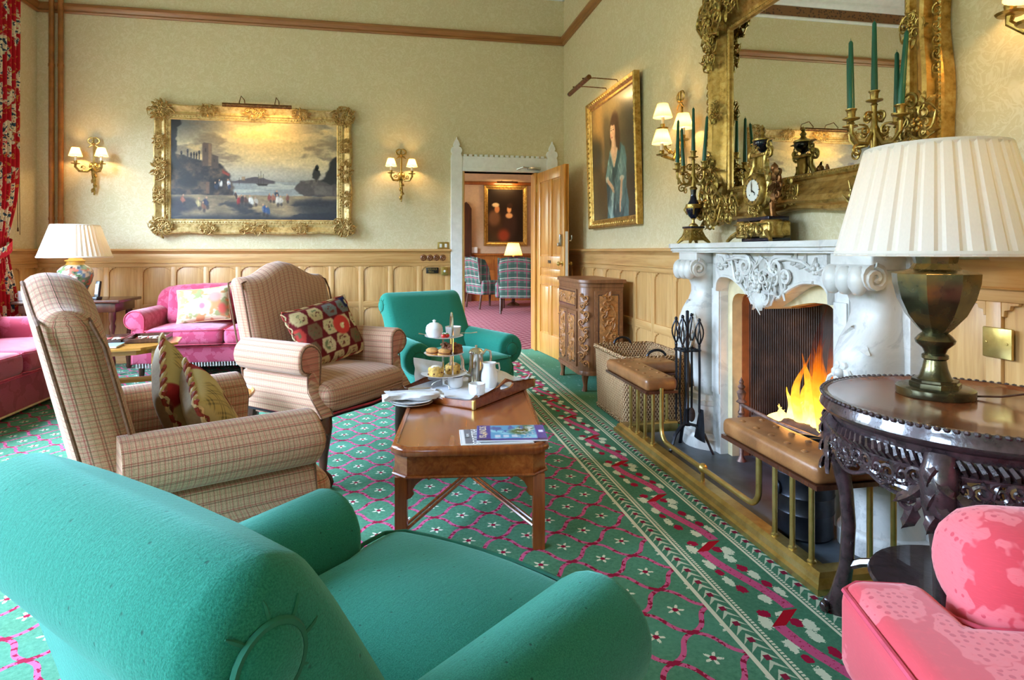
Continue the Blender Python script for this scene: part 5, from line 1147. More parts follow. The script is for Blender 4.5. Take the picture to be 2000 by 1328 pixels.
# ------------------------------------------------------------------ log basket and carved cabinet
bk = thing('log_basket', 'large square wicker log basket with a rope handle beside the hearth', 'basket', (1.775, 4.275, 0.0))
bw, bd_, bh = 0.235, 0.325, 0.465
def ringp(w, d, z, r=0.05, n=5):
    P = []
    for cx, cy, a0 in ((w - r, d - r, 0), (-w + r, d - r, 90), (-w + r, -d + r, 180), (w - r, -d + r, 270)):
        for k in range(n + 1): a = R(a0 + 90 * k / n); P.append((cx + r * cos(a), cy + r * sin(a), z))
    return P
side = MB(); side.loft([ringp(bw * (0.94 + 0.06 * t), bd_ * (0.96 + 0.04 * t), bh * t) for t in [i / 8 for i in range(9)]], cap=False)
side.loft([ringp((bw - 0.018) * (0.94 + 0.06 * t), (bd_ - 0.018) * (0.96 + 0.04 * t), 0.01 + (bh - 0.01) * t) for t in [1 - i / 8 for i in range(9)]], cap=False)
side.add(ringp(bw * 0.93, bd_ * 0.95, 0.012), [tuple(range(24))])
obj('woven_sides', side, M['wicker'], bk, ang=60)
rim = MB(); rp = ringp(bw, bd_, bh)
per = []
for i in range(len(rp)):
    p, q = Vector(rp[i]), Vector(rp[(i + 1) % len(rp)]); n_ = max(1, int((q - p).length / 0.012))
    for k in range(n_): per.append(p.lerp(q, k / n_))
for st in range(3): rim.tube([(p.x * (1 + 0.03 * cos(i * 0.9 + st * 2.1)), p.y * (1 + 0.02 * cos(i * 0.9 + st * 2.1)), p.z + 0.010 * sin(i * 0.9 + st * 2.1)) for i, p in enumerate(per)], 0.009, 5, closed=True)
obj('braided_rim', rim, M['wicker'], bk)
bs = MB()
for st in range(2): bs.tube([(p.x * 0.945 * (1 + 0.012 * cos(i * 0.9 + st * PI)), p.y * 0.965, 0.018 + 0.01 * sin(i * 0.9 + st * PI)) for i, p in enumerate(per)], 0.010, 5, closed=True)
obj('braided_foot', bs, M['wicker'], bk)
for s_ in (-1, 1): obj('handle', MB().tube([(0.07 * cos(a), s_ * (bd_ - 0.005), bh + 0.055 * sin(a)) for a in [PI * k / 12 for k in range(13)]], 0.009, 7), M['iron'], bk)

cbn = thing('carved_cabinet', 'small carved camphor wood cabinet with a rounded corner beside the door', 'cabinet', (1.565, 4.99, 0.0))
# local x into the room wall (0 = front), y away from the camera (0 = near side)
cd_, cl_ = 0.37, 0.80
def plan(o, r=0.10):
    P = [(cd_ + o, -o), ]
    for k in range(9): a = R(270 - 90 * k / 8); P.append((r + (r + o) * cos(a), r + (r + o) * sin(a)))
    for k in range(9): a = R(180 - 90 * k / 8); P.append((r + (r + o) * cos(a), cl_ - r + (r + o) * sin(a)))
    P.append((cd_ + o, cl_ + o)); return P
def slab(o, z0, z1, ch=0.004): return MB().prism(plan(o), z1 - z0, T=Tr(0, 0, z0), ch=ch)
body = slab(0, 0.16, 0.89); obj('body', body, M['camph'], cbn)
tp = slab(0.004, 0.89, 0.925); tp2 = slab(0.02, 0.925, 0.955, 0.006); tp.add(tp2.v, tp2.f); obj('top', tp, M['camph'], cbn)
bs = slab(0.008, 0.14, 0.175, 0.006); obj('plinth', bs, M['camph'], cbn)
for (x, y) in ((0.05, 0.05), (0.05, cl_ - 0.05), (cd_ - 0.05, 0.05), (cd_ - 0.05, cl_ - 0.05)):
    obj('leg', MB().tube([(x, y, 0.15), (x * 0.9, y, 0.11), (x * 0.95, y, 0.05), (x * 0.8, y, 0.0)], [0.034, 0.028, 0.018, 0.026], 8), M['camph'], cbn)
def carved(name, w, h, loc, rot, seed, handle=None):
    """framed panel with carved relief, local x/y in the panel, z out"""
    o = obj(name, MB().bbox(0, w, 0, h, 0, 0.012, 0.004), M['camph'], cbn, loc=loc, rot=rot)
    f = MB(); b = min(w, h) * 0.13
    f.bbox(b, w - b, b, h - b, 0.009, 0.0135, 0.002); obj('field', f, M['carved'], o)
    ln = MB()
    for (x0, x1, y0, y1) in ((b, w - b, b, b + 0.008), (b, w - b, h - b - 0.008, h - b), (b, b + 0.008, b, h - b), (w - b - 0.008, w - b, b, h - b)): ln.box(x0, x1, y0, y1, 0.0125, 0.015)
    obj('dark_inlay', ln, M['ebon'], o)
    m = MB(); rnd = random.Random(seed); n = max(5, int(h / 0.06)) if h > w else max(4, int(w / 0.06))
    for k in range(n):
        t = (k + 0.5) / n; x, y = (w / 2 + (w / 2 - b) * 0.5 * sin(t * 9 + seed), b + (h - 2 * b) * t) if h >= w else (b + (w - 2 * b) * t, h / 2 + (h / 2 - b) * 0.4 * sin(t * 9))
        s_ = min(w, h) * 0.14; spiral(m, x, y, 0.014, s_, rnd.uniform(0, 6), 1.2, rnd.choice((-1, 1)), s_ * 0.28, s_ * 0.8); leafm(m, x, y, 0.012, s_ * 1.9, s_ * 0.5, rnd.uniform(0, 6), 0.3); leafm(m, w - x, y, 0.012, s_ * 1.7, s_ * 0.45, rnd.uniform(0, 6), 0.3)
    if h > w: m.tube([(w / 2 - (w / 2 - b) * 0.7 * sin(i / 12 * 7), b + (h - 2 * b) * i / 12, 0.014) for i in range(13)], 0.006, 6)
    obj('relief', m, M['carved'], o)
FR = (R(90), 0, R(-90)); NR = (R(90), 0, 0)      # faces -x / faces -y
carved('drawer', 0.56, 0.17, (-0.002, 0.68, 0.70), FR, 1); carved('door', 0.275, 0.48, (-0.002, 0.68, 0.20), FR, 2); carved('door', 0.275, 0.48, (-0.002, 0.395, 0.20), FR, 3)
carved('side_panel', 0.25, 0.66, (0.11, -0.002, 0.20), NR, 4)
cc = MB()
for k in range(9):
    a = R(225); z = 0.24 + 0.07 * k; x, y = 0.10 + 0.102 * cos(a), 0.10 + 0.102 * sin(a); T = Tr(x, y, z, rx=90, rz=-45)
    spiral(cc, 0.02 * (-1) ** k, 0, 0.004, 0.030, k * 2.0, 1.3, (-1) ** k, 0.008, 0.03, T=T); leafm(cc, 0, 0, 0.002, 0.05, 0.014, R(90 + 40 * (-1) ** k), 0.3, T=T); flower(cc, -0.025 * (-1) ** k, 0.025, 0.004, 0.02, 5, T=T)
obj('corner_carving', cc, M['carved'], cbn)

# ------------------------------------------------------------------ upholstery helpers (chairs: local x = facing direction, y = chair's left)
def roll_arm(mb, x0, xf, y, zc, r, zb, sy, flare=0.0, n=14, yin=None, back_drop=0.0, secs=8, round_f=0.02):
    """rolled arm: wall + roll, lofted along x; xf(z) gives the front face position; sy = side (+1 left, -1 right)"""
    S_ = []
    steps = [(i / secs, 0.0) for i in range(secs + 1)] + [(1.0, f_) for f_ in (25, 48, 68, 84)]
    for t, fa in steps:
        P = []
        yy = y + flare * t; zz = zc - back_drop * (1 - t)
        sh = 1.0 - round_f / r * (1 - cos(R(fa))) * 0.95; ex = round_f * sin(R(fa))
        def q(dy, z): P.append((x0 + (xf(z) - x0) * t + ex - (round_f if round_f > 0.05 else 0) * t, sy * (yy + dy), z))
        q(-r * 0.9 * sh, zb); q(-r * 0.92 * sh, (zb + zz) / 2)
        for k in range(n + 1):
            a = PI * 1.0 - (PI * 1.55) * k / n      # from the inner side over the top to under the outer side
            q(r * cos(a) * sh, zz + r * sin(a) * sh)
        q(r * 0.22 * sh, zz - r * 1.12); q(r * 0.25 * sh, (zb + zz) / 2 - 0.02); q(r * 0.25 * sh, zb)
        if sy > 0: P.reverse()
        S_.append(P)
    mb.loft(S_)
def front_outline(y, zc, r, zb, sy, flare, xf, n=14):
    P = [(xf(zb), sy * (y + flare - r * 0.9), zb), (xf((zb + zc) / 2), sy * (y + flare - r * 0.92), (zb + zc) / 2)]
    for k in range(n + 1):
        a = PI - PI * 1.55 * k / n; z = zc + r * sin(a); P.append((xf(z), sy * (y + flare + r * cos(a)), z))
    P += [(xf(zc - r * 1.12), sy * (y + flare + r * 0.22), zc - r * 1.12), (xf((zb + zc) / 2), sy * (y + flare + r * 0.25), (zb + zc) / 2 - 0.02), (xf(zb), sy * (y + flare + r * 0.25), zb)]
    return P
def cushion(mb, x0, x1, y0, y1, z0, z1, r=0.05, crown=0.03, fn=None):
    cx, cy, hx, hy = (x0 + x1) / 2, (y0 + y1) / 2, (x1 - x0) / 2, (y1 - y0) / 2
    def f(x, y, z):
        u, v = (x - cx) / hx, (y - cy) / hy; k = max(0, 1 - u * u) * max(0, 1 - v * v)
        z += (crown if z > (z0 + z1) / 2 else -crown * 0.3) * k
        if fn: return fn(x, y, z)
        return (x, y, z)
    mb.bbox(x0, x1, y0, y1, z0, z1, r, seg=4, fn=f)
def pillow_mb(w, h, t, n=18, sag=0.0):
    """soft square cushion standing in the local xy plane, z = thickness"""
    mb = MB()
    def pos(u, v, s_):
        a, b = u * 2 - 1, v * 2 - 1; k = max(0, (1 - a ** 4)) * max(0, (1 - b ** 4)); pin = 1 - 0.07 * (1 - b * b) * a * a; pin2 = 1 - 0.07 * (1 - a * a) * b * b
        return (w / 2 * a * pin, h / 2 * b * pin2, s_ * t / 2 * k ** 0.55)
    mb.surf(lambda u, v: pos(u, v, 1), n, n, us=w, vs=h); mb.surf(lambda u, v: pos(u, v, -1), n, n, us=w, vs=h, flip=True)
    return mb
def pillow_curve(w, h, t):
    def c(X, Y, V):
        a, b = X * 2 - 1, Y * 2 - 1; k = np.clip(1 - a ** 4, 0, 1) * np.clip(1 - b ** 4, 0, 1)
        V[..., 0] = w / 2 * a * (1 - 0.07 * (1 - b * b) * a * a); V[..., 1] = h / 2 * b * (1 - 0.07 * (1 - a * a) * b * b); V[..., 2] = t / 2 * k ** 0.55
        return V
    return c
def piping(P, r=0.006, closed=True, n=6): return MB().tube(P, r, n, closed=closed)
def border(w, h, k=16):
    P = []
    for i in range(k): a = -1 + 2 * i / k; P.append((w / 2 * a, -h / 2 * (1 - 0.07 * (1 - a * a)), 0))
    for i in range(k): b = -1 + 2 * i / k; P.append((w / 2 * (1 - 0.07 * (1 - b * b)), h / 2 * b, 0))
    for i in range(k): a = 1 - 2 * i / k; P.append((w / 2 * a, h / 2 * (1 - 0.07 * (1 - a * a)), 0))
    for i in range(k): b = 1 - 2 * i / k; P.append((-w / 2 * (1 - 0.07 * (1 - b * b)), h / 2 * b, 0))
    return P
def cabriole(mb, x, y, dx, dy, top, foot=True, s=1.0):
    P = [(x - 0.015 * dx, y - 0.015 * dy, top), (x + 0.012 * dx, y + 0.012 * dy, top - 0.06), (x + 0.014 * dx, y + 0.014 * dy, top - 0.10), (x - 0.004 * dx, y - 0.004 * dy, top * 0.45), (x - 0.006 * dx, y - 0.006 * dy, 0.085), (x, y, 0.055)]
    mb.tube(P, [0.044 * s, 0.046 * s, 0.040 * s, 0.025 * s, 0.018 * s, 0.024 * s], 12)
    if foot:
        fx, fy = x + 0.012 * dx, y + 0.012 * dy; mb.ell((fx, fy, 0.038), (0.040 * s, 0.040 * s, 0.037), 12, 9)
        for k in range(4):
            a = math.atan2(dy, dx) + R(90 * k); mb.tube([(fx + 0.012 * cos(a), fy + 0.012 * sin(a), 0.085), (fx + 0.034 * cos(a), fy + 0.034 * sin(a), 0.062), (fx + 0.043 * cos(a), fy + 0.043 * sin(a), 0.035), (fx + 0.036 * cos(a), fy + 0.036 * sin(a), 0.006)], [0.010, 0.011, 0.010, 0.005], 6)
        for k in range(3): leafm(mb, 0, 0, 0, 0.06, 0.02, R(-90 + 25 * (k - 1)), 0, T=Tr(x + 0.05 * dx * s, y + 0.05 * dy * s, top - 0.045, rx=90, rz=math.degrees(math.atan2(dy, dx)) + 90))
# ------------------------------------------------------------------ tweed armchairs
def tweed_chair(label, loc, ang):
    t = thing('tweed_armchair', label, 'armchair', (*loc, 0), (0, 0, R(ang)), 'checked tweed armchairs')
    BW = 0.335; ZB = 0.372; RT = 0.055
    def topz(y): return 1.055 + 0.085 * (0.5 + 0.5 * cos(PI * max(-1, min(1, y / 0.26)))) - 0.03 * max(0, (abs(y) / BW - 0.9) / 0.1) ** 2
    def rake(z): return -0.185 - 0.19 * ((z - 0.33) / 0.8)
    secs = []; N = 36
    lv = [(v, 1.0, 0) for v in (0.0, 0.15, 0.3, 0.45, 0.6, 0.75, 0.9, 1.0)] + [(1.0, cos(R(f_)), sin(R(f_))) for f_ in (20, 40, 58, 74, 90)]
    for v, sh, up in lv:
        P = []
        H_ = 15
        for side_ in (1, -1):
            for k in range(H_):
                q = -1 + 2 * (k + 0.5) / H_ if side_ > 0 else 1 - 2 * (k + 0.5) / H_; q = sgn(q) * abs(q) ** 0.8
                y = BW * (0.94 + 0.06 * v) * q * (1 - 0.02 * (1 - sh)); ed = max(0.0, 1 - abs(q) ** 9) ** 0.5
                th = (0.078 - 0.010 * v) * max(sh, 0.01) * side_ * (0.12 + 0.88 * ed); z = 0.33 + v * (topz(y) - RT - 0.33) + RT * up
                P.append((rake(z) + th + (0.016 * (1 - q * q) * sh if side_ > 0 else 0), y, z))
        secs.append(P)
    b = MB().loft(secs, cap=False); obj('backrest', b, M['tweed'], t, ang=70)
    for q in (-1, 1):
        bp = [(rake(z) + q * 0.058, -BW * (0.955 + 0.03 * (z - 0.4)), z) for z in (0.40, 0.55, 0.7, 0.85, 0.96)] + [(rake(topz(y)) + q * 0.052, y, topz(y) - 0.026) for y in [-BW * 0.95 + 2 * BW * 0.95 * k / 26 for k in range(27)]] + [(rake(z) + q * 0.058, BW * (0.955 + 0.03 * (z - 0.4)), z) for z in (0.96, 0.85, 0.7, 0.55, 0.40)]
        obj('back_piping', MB().tube(bp, 0.005, 6), M['brown_pipe'], t)
    s = MB()
    def sf(x, y, z):
        drop = (x - 0.1) ** 2 * 0.35 if x > 0.1 and z > 0.45 else 0
        bow = 0.03 * (1 - (y / 0.33) ** 2) if x > 0 else 0
        return (x + bow * max(0, x / 0.32), y * (1 + 0.18 * max(0, x / 0.32)), z - drop)
    cushion(s, -0.30, 0.315, -0.285, 0.285, ZB, 0.53, 0.055, 0.035, sf); obj('seat', s, M['tweed'], t, ang=60)
    def xf(z): return 0.225 + (0.09 * ((0.56 - z) / 0.18) ** 2 if z < 0.56 else 0) + 0.012 * math.exp(-((z - 0.65) / 0.05) ** 2)
    for sy in (-1, 1):
        a = MB(); roll_arm(a, -0.25, xf, 0.33, 0.652, 0.082, ZB, sy, flare=0.03, secs=10, round_f=0.014); ar = obj('arm', a, M['tweed'], t, ang=55)
        ol = front_outline(0.33, 0.652, 0.068, ZB, sy, 0.03, lambda z: xf(z) + 0.013); obj('arm_piping', MB().tube(ol, 0.004, 6), M['brown_pipe'], ar)
    trim = [(0.31, -0.365, ZB), (0.315, -0.2, ZB), (0.34, 0, ZB), (0.315, 0.2, ZB), (0.31, 0.365, ZB), (0.0, 0.355, ZB), (-0.27, 0.335, ZB), (-0.28, 0, ZB), (-0.27, -0.335, ZB), (0.0, -0.355, ZB)]
    obj('base_trim', MB().tube(trim, 0.006, 6, closed=True), M['pink_pipe'], t); obj('underside', MB().prism([(x, y) for x, y, z in trim], 0.02, T=Tr(0, 0, ZB - 0.018)), M['hem'], t)
    for sy in (-1, 1):
        l = MB(); cabriole(l, 0.285, sy * 0.315, 0.7, 0.7 * sy, ZB); obj('leg', l, M['dark'], t)
        l = MB().tube([(-0.24, sy * 0.29, ZB), (-0.255, sy * 0.29, 0.25), (-0.30, sy * 0.295, 0.09), (-0.335, sy * 0.30, 0.0)], [0.034, 0.028, 0.022, 0.022], 8); obj('leg', l, M['dark'], t)
    return t
M['brown_pipe'] = plain('brown_piping', (112, 78, 58), 0.9, 0, 0.2, 120)
tweed_chair('high-backed tweed armchair seen from its back corner behind the green chair', (-0.62, 2.11), 29)
tweed_chair('high-backed tweed armchair with a patchwork cushion facing the hearth', (-0.381, 3.648), -37.6)
# ------------------------------------------------------------------ green club armchairs
def disc_panel(parent, T, r, mat, pmat):
    """gathered end of a roll: pleats running into a covered button panel"""
    b = MB().lathe([(r * 0.50, -0.01), (r * 0.49, 0.004), (r * 0.40, 0.010), (0, 0.012)], 28, T=T); o = obj('covered_button', b, mat, parent, ang=60)
    obj('button_piping', MB().tube([(r * 0.50 * cos(2 * PI * k / 28), r * 0.50 * sin(2 * PI * k / 28), 0.002) for k in range(28)], 0.005, 6, closed=True, T=T), pmat, o)
    for k in range(9):
        a = R(40 * k + 10); obj('pleat', MB().tube([(r * q * cos(a + 0.25 * (q - 0.5)), r * q * sin(a + 0.25 * (q - 0.5)), z) for q, z in ((0.52, -0.001), (0.62, -0.001), (0.72, -0.002), (0.80, -0.004))], [0.003, 0.003, 0.0025, 0.001], 5, T=T), pmat, o)
def club_chair(label, loc, ang):
    t = thing('green_armchair', label, 'armchair', (*loc, 0), (0, 0, R(ang)), 'green wool club armchairs')
    BW = 0.345
    prof = [(-0.10, 0.30), (-0.17, 0.42), (-0.225, 0.52), (-0.285, 0.63), (-0.345, 0.735), (-0.385, 0.80), (-0.42, 0.845), (-0.462, 0.868), (-0.505, 0.866), (-0.54, 0.845), (-0.563, 0.81), (-0.568, 0.765), (-0.553, 0.725), (-0.52, 0.69), (-0.48, 0.64), (-0.445, 0.54), (-0.415, 0.40), (-0.395, 0.16), (-0.3, 0.14), (-0.12, 0.2)]
    # smooth the outline
    P = [Vector(p) for p in prof]; sm_ = []
    for i in range(len(P)):
        a, b, c, d = P[i - 1], P[i], P[(i + 1) % len(P)], P[(i + 2) % len(P)]
        for k in range(3):
            s_ = k / 3; sm_.append(0.5 * ((2 * b) + (c - a) * s_ + (2 * a - 5 * b + 4 * c - d) * s_ * s_ + (3 * b - a - 3 * c + d) * s_ ** 3))
    ctr = Vector((-0.38, 0.6)); secs = []
    for q, sh in ((-1.0, 0.062), (-0.995, 0.045), (-0.98, 0.028), (-0.955, 0.015), (-0.92, 0.006), (-0.87, 0.0), (-0.5, 0), (0, 0), (0.5, 0), (0.87, 0.0), (0.92, 0.006), (0.955, 0.015), (0.98, 0.028), (0.995, 0.045), (1.0, 0.062)):
        S_ = []
        n_ = len(sm_)
        for i, p in enumerate(sm_):
            tn = (sm_[(i + 1) % n_] - sm_[i - 1]).normalized(); nr = Vector((tn.y, -tn.x)); w = BW * q * (1.0 if p.y > 0.55 else 0.90 + 0.10 * max(0, (p.y - 0.2) / 0.35))
            pp_ = p - (nr if (p + nr * 0.01 - ctr).length > (p - ctr).length else -nr) * sh
            if abs(q) < 0.9 and p.x > -0.42 and 0.4 < p.y < 0.86: pp_ = pp_ + Vector((0.02 * (1 - q * q), 0))
            S_.append((pp_.x, w, pp_.y))
        secs.append(S_)
    b = MB().loft(secs[::-1]); bk = obj('backrest', b, M['green'], t, ang=60)
    disc_panel(bk, Tr(-0.482, -BW + 0.001, 0.768, rx=90), 0.084, M['green'], M['green_pipe']); disc_panel(bk, Tr(-0.482, BW - 0.001, 0.768, rx=-90), 0.084, M['green'], M['green_pipe'])
    def xf(z): return 0.215
    for sy in (-1, 1):
        a = MB(); roll_arm(a, -0.38, xf, 0.335, 0.456, 0.112, 0.13, sy, flare=0.055, back_drop=-0.015, n=18, secs=10, round_f=0.03); ar = obj('arm', a, M['green'], t, ang=55)
        disc_panel(ar, Tr(0.2455, sy * 0.39, 0.456, ry=90), 0.098, M['green'], M['green_pipe'])
    s = MB()
    def sf(x, y, z):
        bow = 0.035 * (1 - (y / 0.3) ** 2) * max(0, (x - 0.1) / 0.3); return (x + bow, y * (1 + (0.10 * max(0, min(1, (x - 0.17) / 0.1)))), z)
    cushion(s, -0.22, 0.385, -0.29, 0.29, 0.285, 0.435, 0.06, 0.05, sf); cu = obj('seat_cushion', s, M['green'], t, ang=60)
    for z, dz in ((0.422, 0), (0.30, 0)):
        pp_ = [(-0.2, -0.283, z), (0.12, -0.283, z), (0.2, -0.29, z), (0.27, -0.312, z), (0.345, -0.312, z)] + [(0.38 + 0.035 * (1 - (y / 0.3) ** 2), y, z) for y in (-0.27, -0.18, -0.09, 0, 0.09, 0.18, 0.27)] + [(0.345, 0.312, z), (0.27, 0.312, z), (0.2, 0.29, z), (0.12, 0.283, z), (-0.2, 0.283, z)]
        obj('cushion_piping', MB().tube(pp_, 0.0055, 6), M['green_pipe'], cu)
    obj('seat_base', MB().bbox(-0.40, 0.35, -0.345, 0.345, 0.11, 0.30, 0.03, seg=3), M['green'], t, ang=60)
    for (x, y) in ((0.3, 0.29), (0.3, -0.29), (-0.36, 0.28), (-0.36, -0.28)): obj('leg', MB().lathe([(0.018, 0), (0.022, 0.01), (0.03, 0.08), (0.03, 0.12)], 10, T=Tr(x, y, 0)), M['dark'], t)
    return t
club_chair('green wool club armchair in the foreground seen from behind', (-0.04, 1.265), 46)
club_chair('green wool club armchair by the doorway behind the tea table', (0.424, 4.638), -65)
# ------------------------------------------------------------------ pink sofas and chair
def sofa(name, label, cat, loc, ang, w, nc, mat, pmat, depth=0.86, bh=0.80, ah=0.60, hem=0.11, legs=True, sh=0.46, roll=0.095, tcush=False, group=None, arms=(-1, 1), aset=0.07, apipe=True):
    t = thing(name, label, cat, (*loc, 0), (0, 0, R(ang)), group); hw = w / 2; f = depth / 2
    b = MB(); prof = [(-f + 0.02, hem + 0.02), (-f, 0.4), (-f - 0.01, bh - 0.08), (-f + 0.03, bh - 0.015), (-f + 0.09, bh), (-f + 0.16, bh - 0.02), (-f + 0.20, bh - 0.09), (-f + 0.23, 0.5), (-f + 0.25, hem + 0.02)]
    secs = []
    for q, k in ((-1, 0.06), (-0.97, 0.02), (-0.9, 0.0), (-0.5, 0), (0, 0), (0.5, 0), (0.9, 0), (0.97, 0.02), (1, 0.06)): secs.append([(x, q * (hw - 0.06), z - (k if z > 0.6 else 0) - 0.05 * abs(q) ** 4 * (1 if z > bh - 0.2 else 0)) for x, z in prof])
    b.loft(secs); obj('backrest', b, mat, t, ang=60)
    obj('seat_base', MB().bbox(-f + 0.05, f - 0.02, -hw + 0.05, hw - 0.05, hem, 0.31, 0.02, seg=2), mat, t, ang=50)
    for sy in arms:
        a = MB(); roll_arm(a, -f + 0.1, lambda z: f - aset, hw - roll * 0.9, ah - roll, roll, hem, sy, flare=0.02, n=16, secs=8, round_f=0.025 if apipe else 0.10); ar = obj('arm', a, mat, t, ang=55)
        if apipe: ol = front_outline(hw - roll * 0.9, ah - roll, roll * 0.9, hem, sy, 0.02, lambda z: f - aset + 0.024); obj('arm_piping', MB().tube(ol, 0.005, 6), pmat, ar)
    iw = hw - roll * 1.75; cw = 2 * iw / nc
    if tcush:
        ow = iw + 0.15; P = [(-f + 0.2, -iw), (f - aset + 0.025, -iw), (f - aset + 0.03, -ow), (f + 0.035, -ow), (f + 0.035, ow), (f - aset + 0.03, ow), (f - aset + 0.025, iw), (-f + 0.2, iw)]
        me = MB().prism(P, sh - 0.29, T=Tr(0, 0, 0.29)).make('seat_cushion', 0); me.shade_smooth(); cu = obj('seat_cushion', me, mat, t); bv = cu.modifiers.new('soft', 'BEVEL'); bv.width = 0.05; bv.segments = 6
        c_ = 0.035; ins = [(-f + 0.22, -iw), (f - aset + 0.0, -iw + 0.002), (f - aset + 0.035, -iw - 0.03), (f - aset + 0.05, -ow + c_), (f - aset + 0.07, -ow + 0.004), (f - 0.01, -ow + 0.004), (f + 0.028, -ow + c_), (f + 0.034, 0), (f + 0.028, ow - c_), (f - 0.01, ow - 0.004), (f - aset + 0.07, ow - 0.004), (f - aset + 0.05, ow - c_), (f - aset + 0.035, iw + 0.03), (f - aset, iw - 0.002), (-f + 0.22, iw)]
        obj('cushion_piping', MB().tube([(x, y, sh - 0.022) for x, y in ins], 0.006, 6), pmat, cu); nc = 0
    for k in range(nc):
        y0 = -iw + cw * k; s_ = MB()
        def sf(x, y, z):
            return (x, y, z)
        cushion(s_, -f + 0.2, f + 0.035, y0 + 0.004, y0 + cw - 0.004, 0.30, sh, 0.055, 0.03, sf); cu = obj('seat_cushion', s_, mat, t, ang=60)
        for z in (sh - 0.012, 0.314):
            pts = [(-f + 0.25, y0 + 0.008, z), (f - 0.13, y0 + 0.006, z)] + [(f + 0.01, y0 + 0.012, z), (f + 0.033, y0 + 0.06, z), (f + 0.033, y0 + cw - 0.06, z), (f + 0.01, y0 + cw - 0.012, z)] + [(f - 0.13, y0 + cw - 0.006, z), (-f + 0.25, y0 + cw - 0.008, z)]
            obj('cushion_piping', MB().tube(pts, 0.005, 6), pmat, cu)
    obj('front_piping', MB().tube([(f - 0.018, -hw + 0.09, 0.285), (f - 0.018, hw - 0.09, 0.285)], 0.007, 6), pmat, t)
    if legs:
        for (x, y) in ((f - 0.08, hw - 0.12), (f - 0.08, -hw + 0.12), (-f + 0.08, hw - 0.12), (-f + 0.08, -hw + 0.12)): obj('leg', MB().lathe([(0.018, 0), (0.024, 0.02), (0.03, hem), (0.03, hem + 0.03)], 10, T=Tr(x, y, 0)), M['dark'], t)
    return t
so1 = sofa('pink_sofa', 'small rose pink damask sofa against the back wall panelling', 'sofa', (-1.60, 6.72), -90, 1.72, 2, M['rosepink'], M['pink_pipe'], depth=0.84, bh=0.86, ah=0.64, hem=0.13)
fr = MB()
for k in range(60): x = -0.76 + 1.52 * k / 59; fr.tube([(0.405, x, 0.14), (0.408, x + 0.004, 0.10)], [0.006, 0.009], 5)
obj('fringe', fr, M['fringe'], so1)['kind'] = 'stuff'
for i in range(2):
    c = MB(); cushion(c, -0.19, -0.02, -0.66 + 0.67 * i, -0.01 + 0.67 * i, 0.45, 0.84, 0.07, 0.02, lambda x, y, z: (x - 0.18 * (z - 0.45), y, z)); obj('back_cushion', c, M['rosepink'], so1, ang=60)
so2 = sofa('crimson_sofa', 'long deep pink sofa along the window wall cut by the left edge', 'sofa', (-3.07, 5.05), 0, 2.0, 2, M['crimson'], M['pink_pipe'], depth=0.84, bh=0.84, ah=0.64, hem=0.03, legs=False, sh=0.47)
obj('hem_piping', MB().tube([(0.405, -0.9, 0.04), (0.405, 0.9, 0.04)], 0.008, 6), M['cordc'], so2)
sofa('pink_armchair', 'pink leaf damask armchair cut by the bottom right corner', 'armchair', (1.235, 0.645), 163, 1.0, 1, M['pink'], M['pink_pipe'], depth=0.80, bh=0.88, ah=0.66, hem=0.03, legs=False, sh=0.50, roll=0.125, tcush=True, aset=0.18, apipe=False)

# ------------------------------------------------------------------ cushions
def cushion_thing(label, loc, rot, w, h, t, front, back_mat, group=None, edge=None, n=70):
    """embroidered cushion: painted front, plain back, corded edge; local x/y in its face, z = front"""
    c = thing('cushion', label, 'cushion', loc, rot, group)
    canvas('embroidered_front', w, h, n, n, front, c, M['colf'], 0, pillow_curve(w, h, t))
    b = MB()
    def pos(u, v):
        a, q = u * 2 - 1, v * 2 - 1; k = max(0, (1 - a ** 4)) * max(0, (1 - q ** 4)); return (w / 2 * a * (1 - 0.07 * (1 - q * q) * a * a), h / 2 * q * (1 - 0.07 * (1 - a * a) * q * q), -t / 2 * k ** 0.55)
    b.surf(pos, 16, 16, flip=True); obj('back', b, back_mat, c, ang=60)
    P = border(w, h, 22)
    if edge == 'cord':
        for k in range(2): obj('twisted_cord', MB().tube([(p[0] + 0.006 * cos(i * 1.3 + PI * k), p[1] + 0.006 * sin(i * 1.3 + PI * k), 0.006 * cos(i * 1.3 + PI * k)) for i, p in enumerate(P)], 0.006, 5, closed=True), M['cord' if k else 'cordc'], c)
    else: obj('piping', MB().tube(P, 0.006, 6, closed=True), M[edge or 'cord'], c)
    return c
def hexpatch(X, Y, s=4.2, seed=3):
    q = X * s; r_ = Y * s * 0.86; rs = np.random.RandomState(seed)
    pal = np.array([(206, 190, 146), (120, 96, 72), (186, 66, 58), (198, 178, 130), (112, 116, 112), (214, 200, 160), (150, 138, 100), (134, 44, 44)], float)
    row = np.round(r_); off = (row % 2) * 0.5; colm = np.round(q - off); dx = q - off - colm; dy = r_ - row
    d = np.maximum(np.abs(dx) * 0.95 + np.abs(dy) * 0.35, np.abs(dy) * 0.95)
    idx = ((row * 7 + colm * 3 + (row * colm) % 5).astype(int)) % 6
    img = np.zeros(X.shape + (3,)) + np.array((104, 32, 36)); base = pal[idx]; al = 1 - sm(d, 0.40, 0.46)
    img = img * (1 - al[..., None]) + base * al[..., None]
    nz = vnoise(X, Y, 26, 26, seed, 2); img = over(img, (110, 60, 50), al * sm(nz, 0.62, 0.70) * (1 - sm(d, 0.2, 0.35))); img = over(img, (88, 104, 70), al * sm(nz, 0.36, 0.30) * (1 - sm(d, 0.2, 0.35)) * 0.8)
    return img
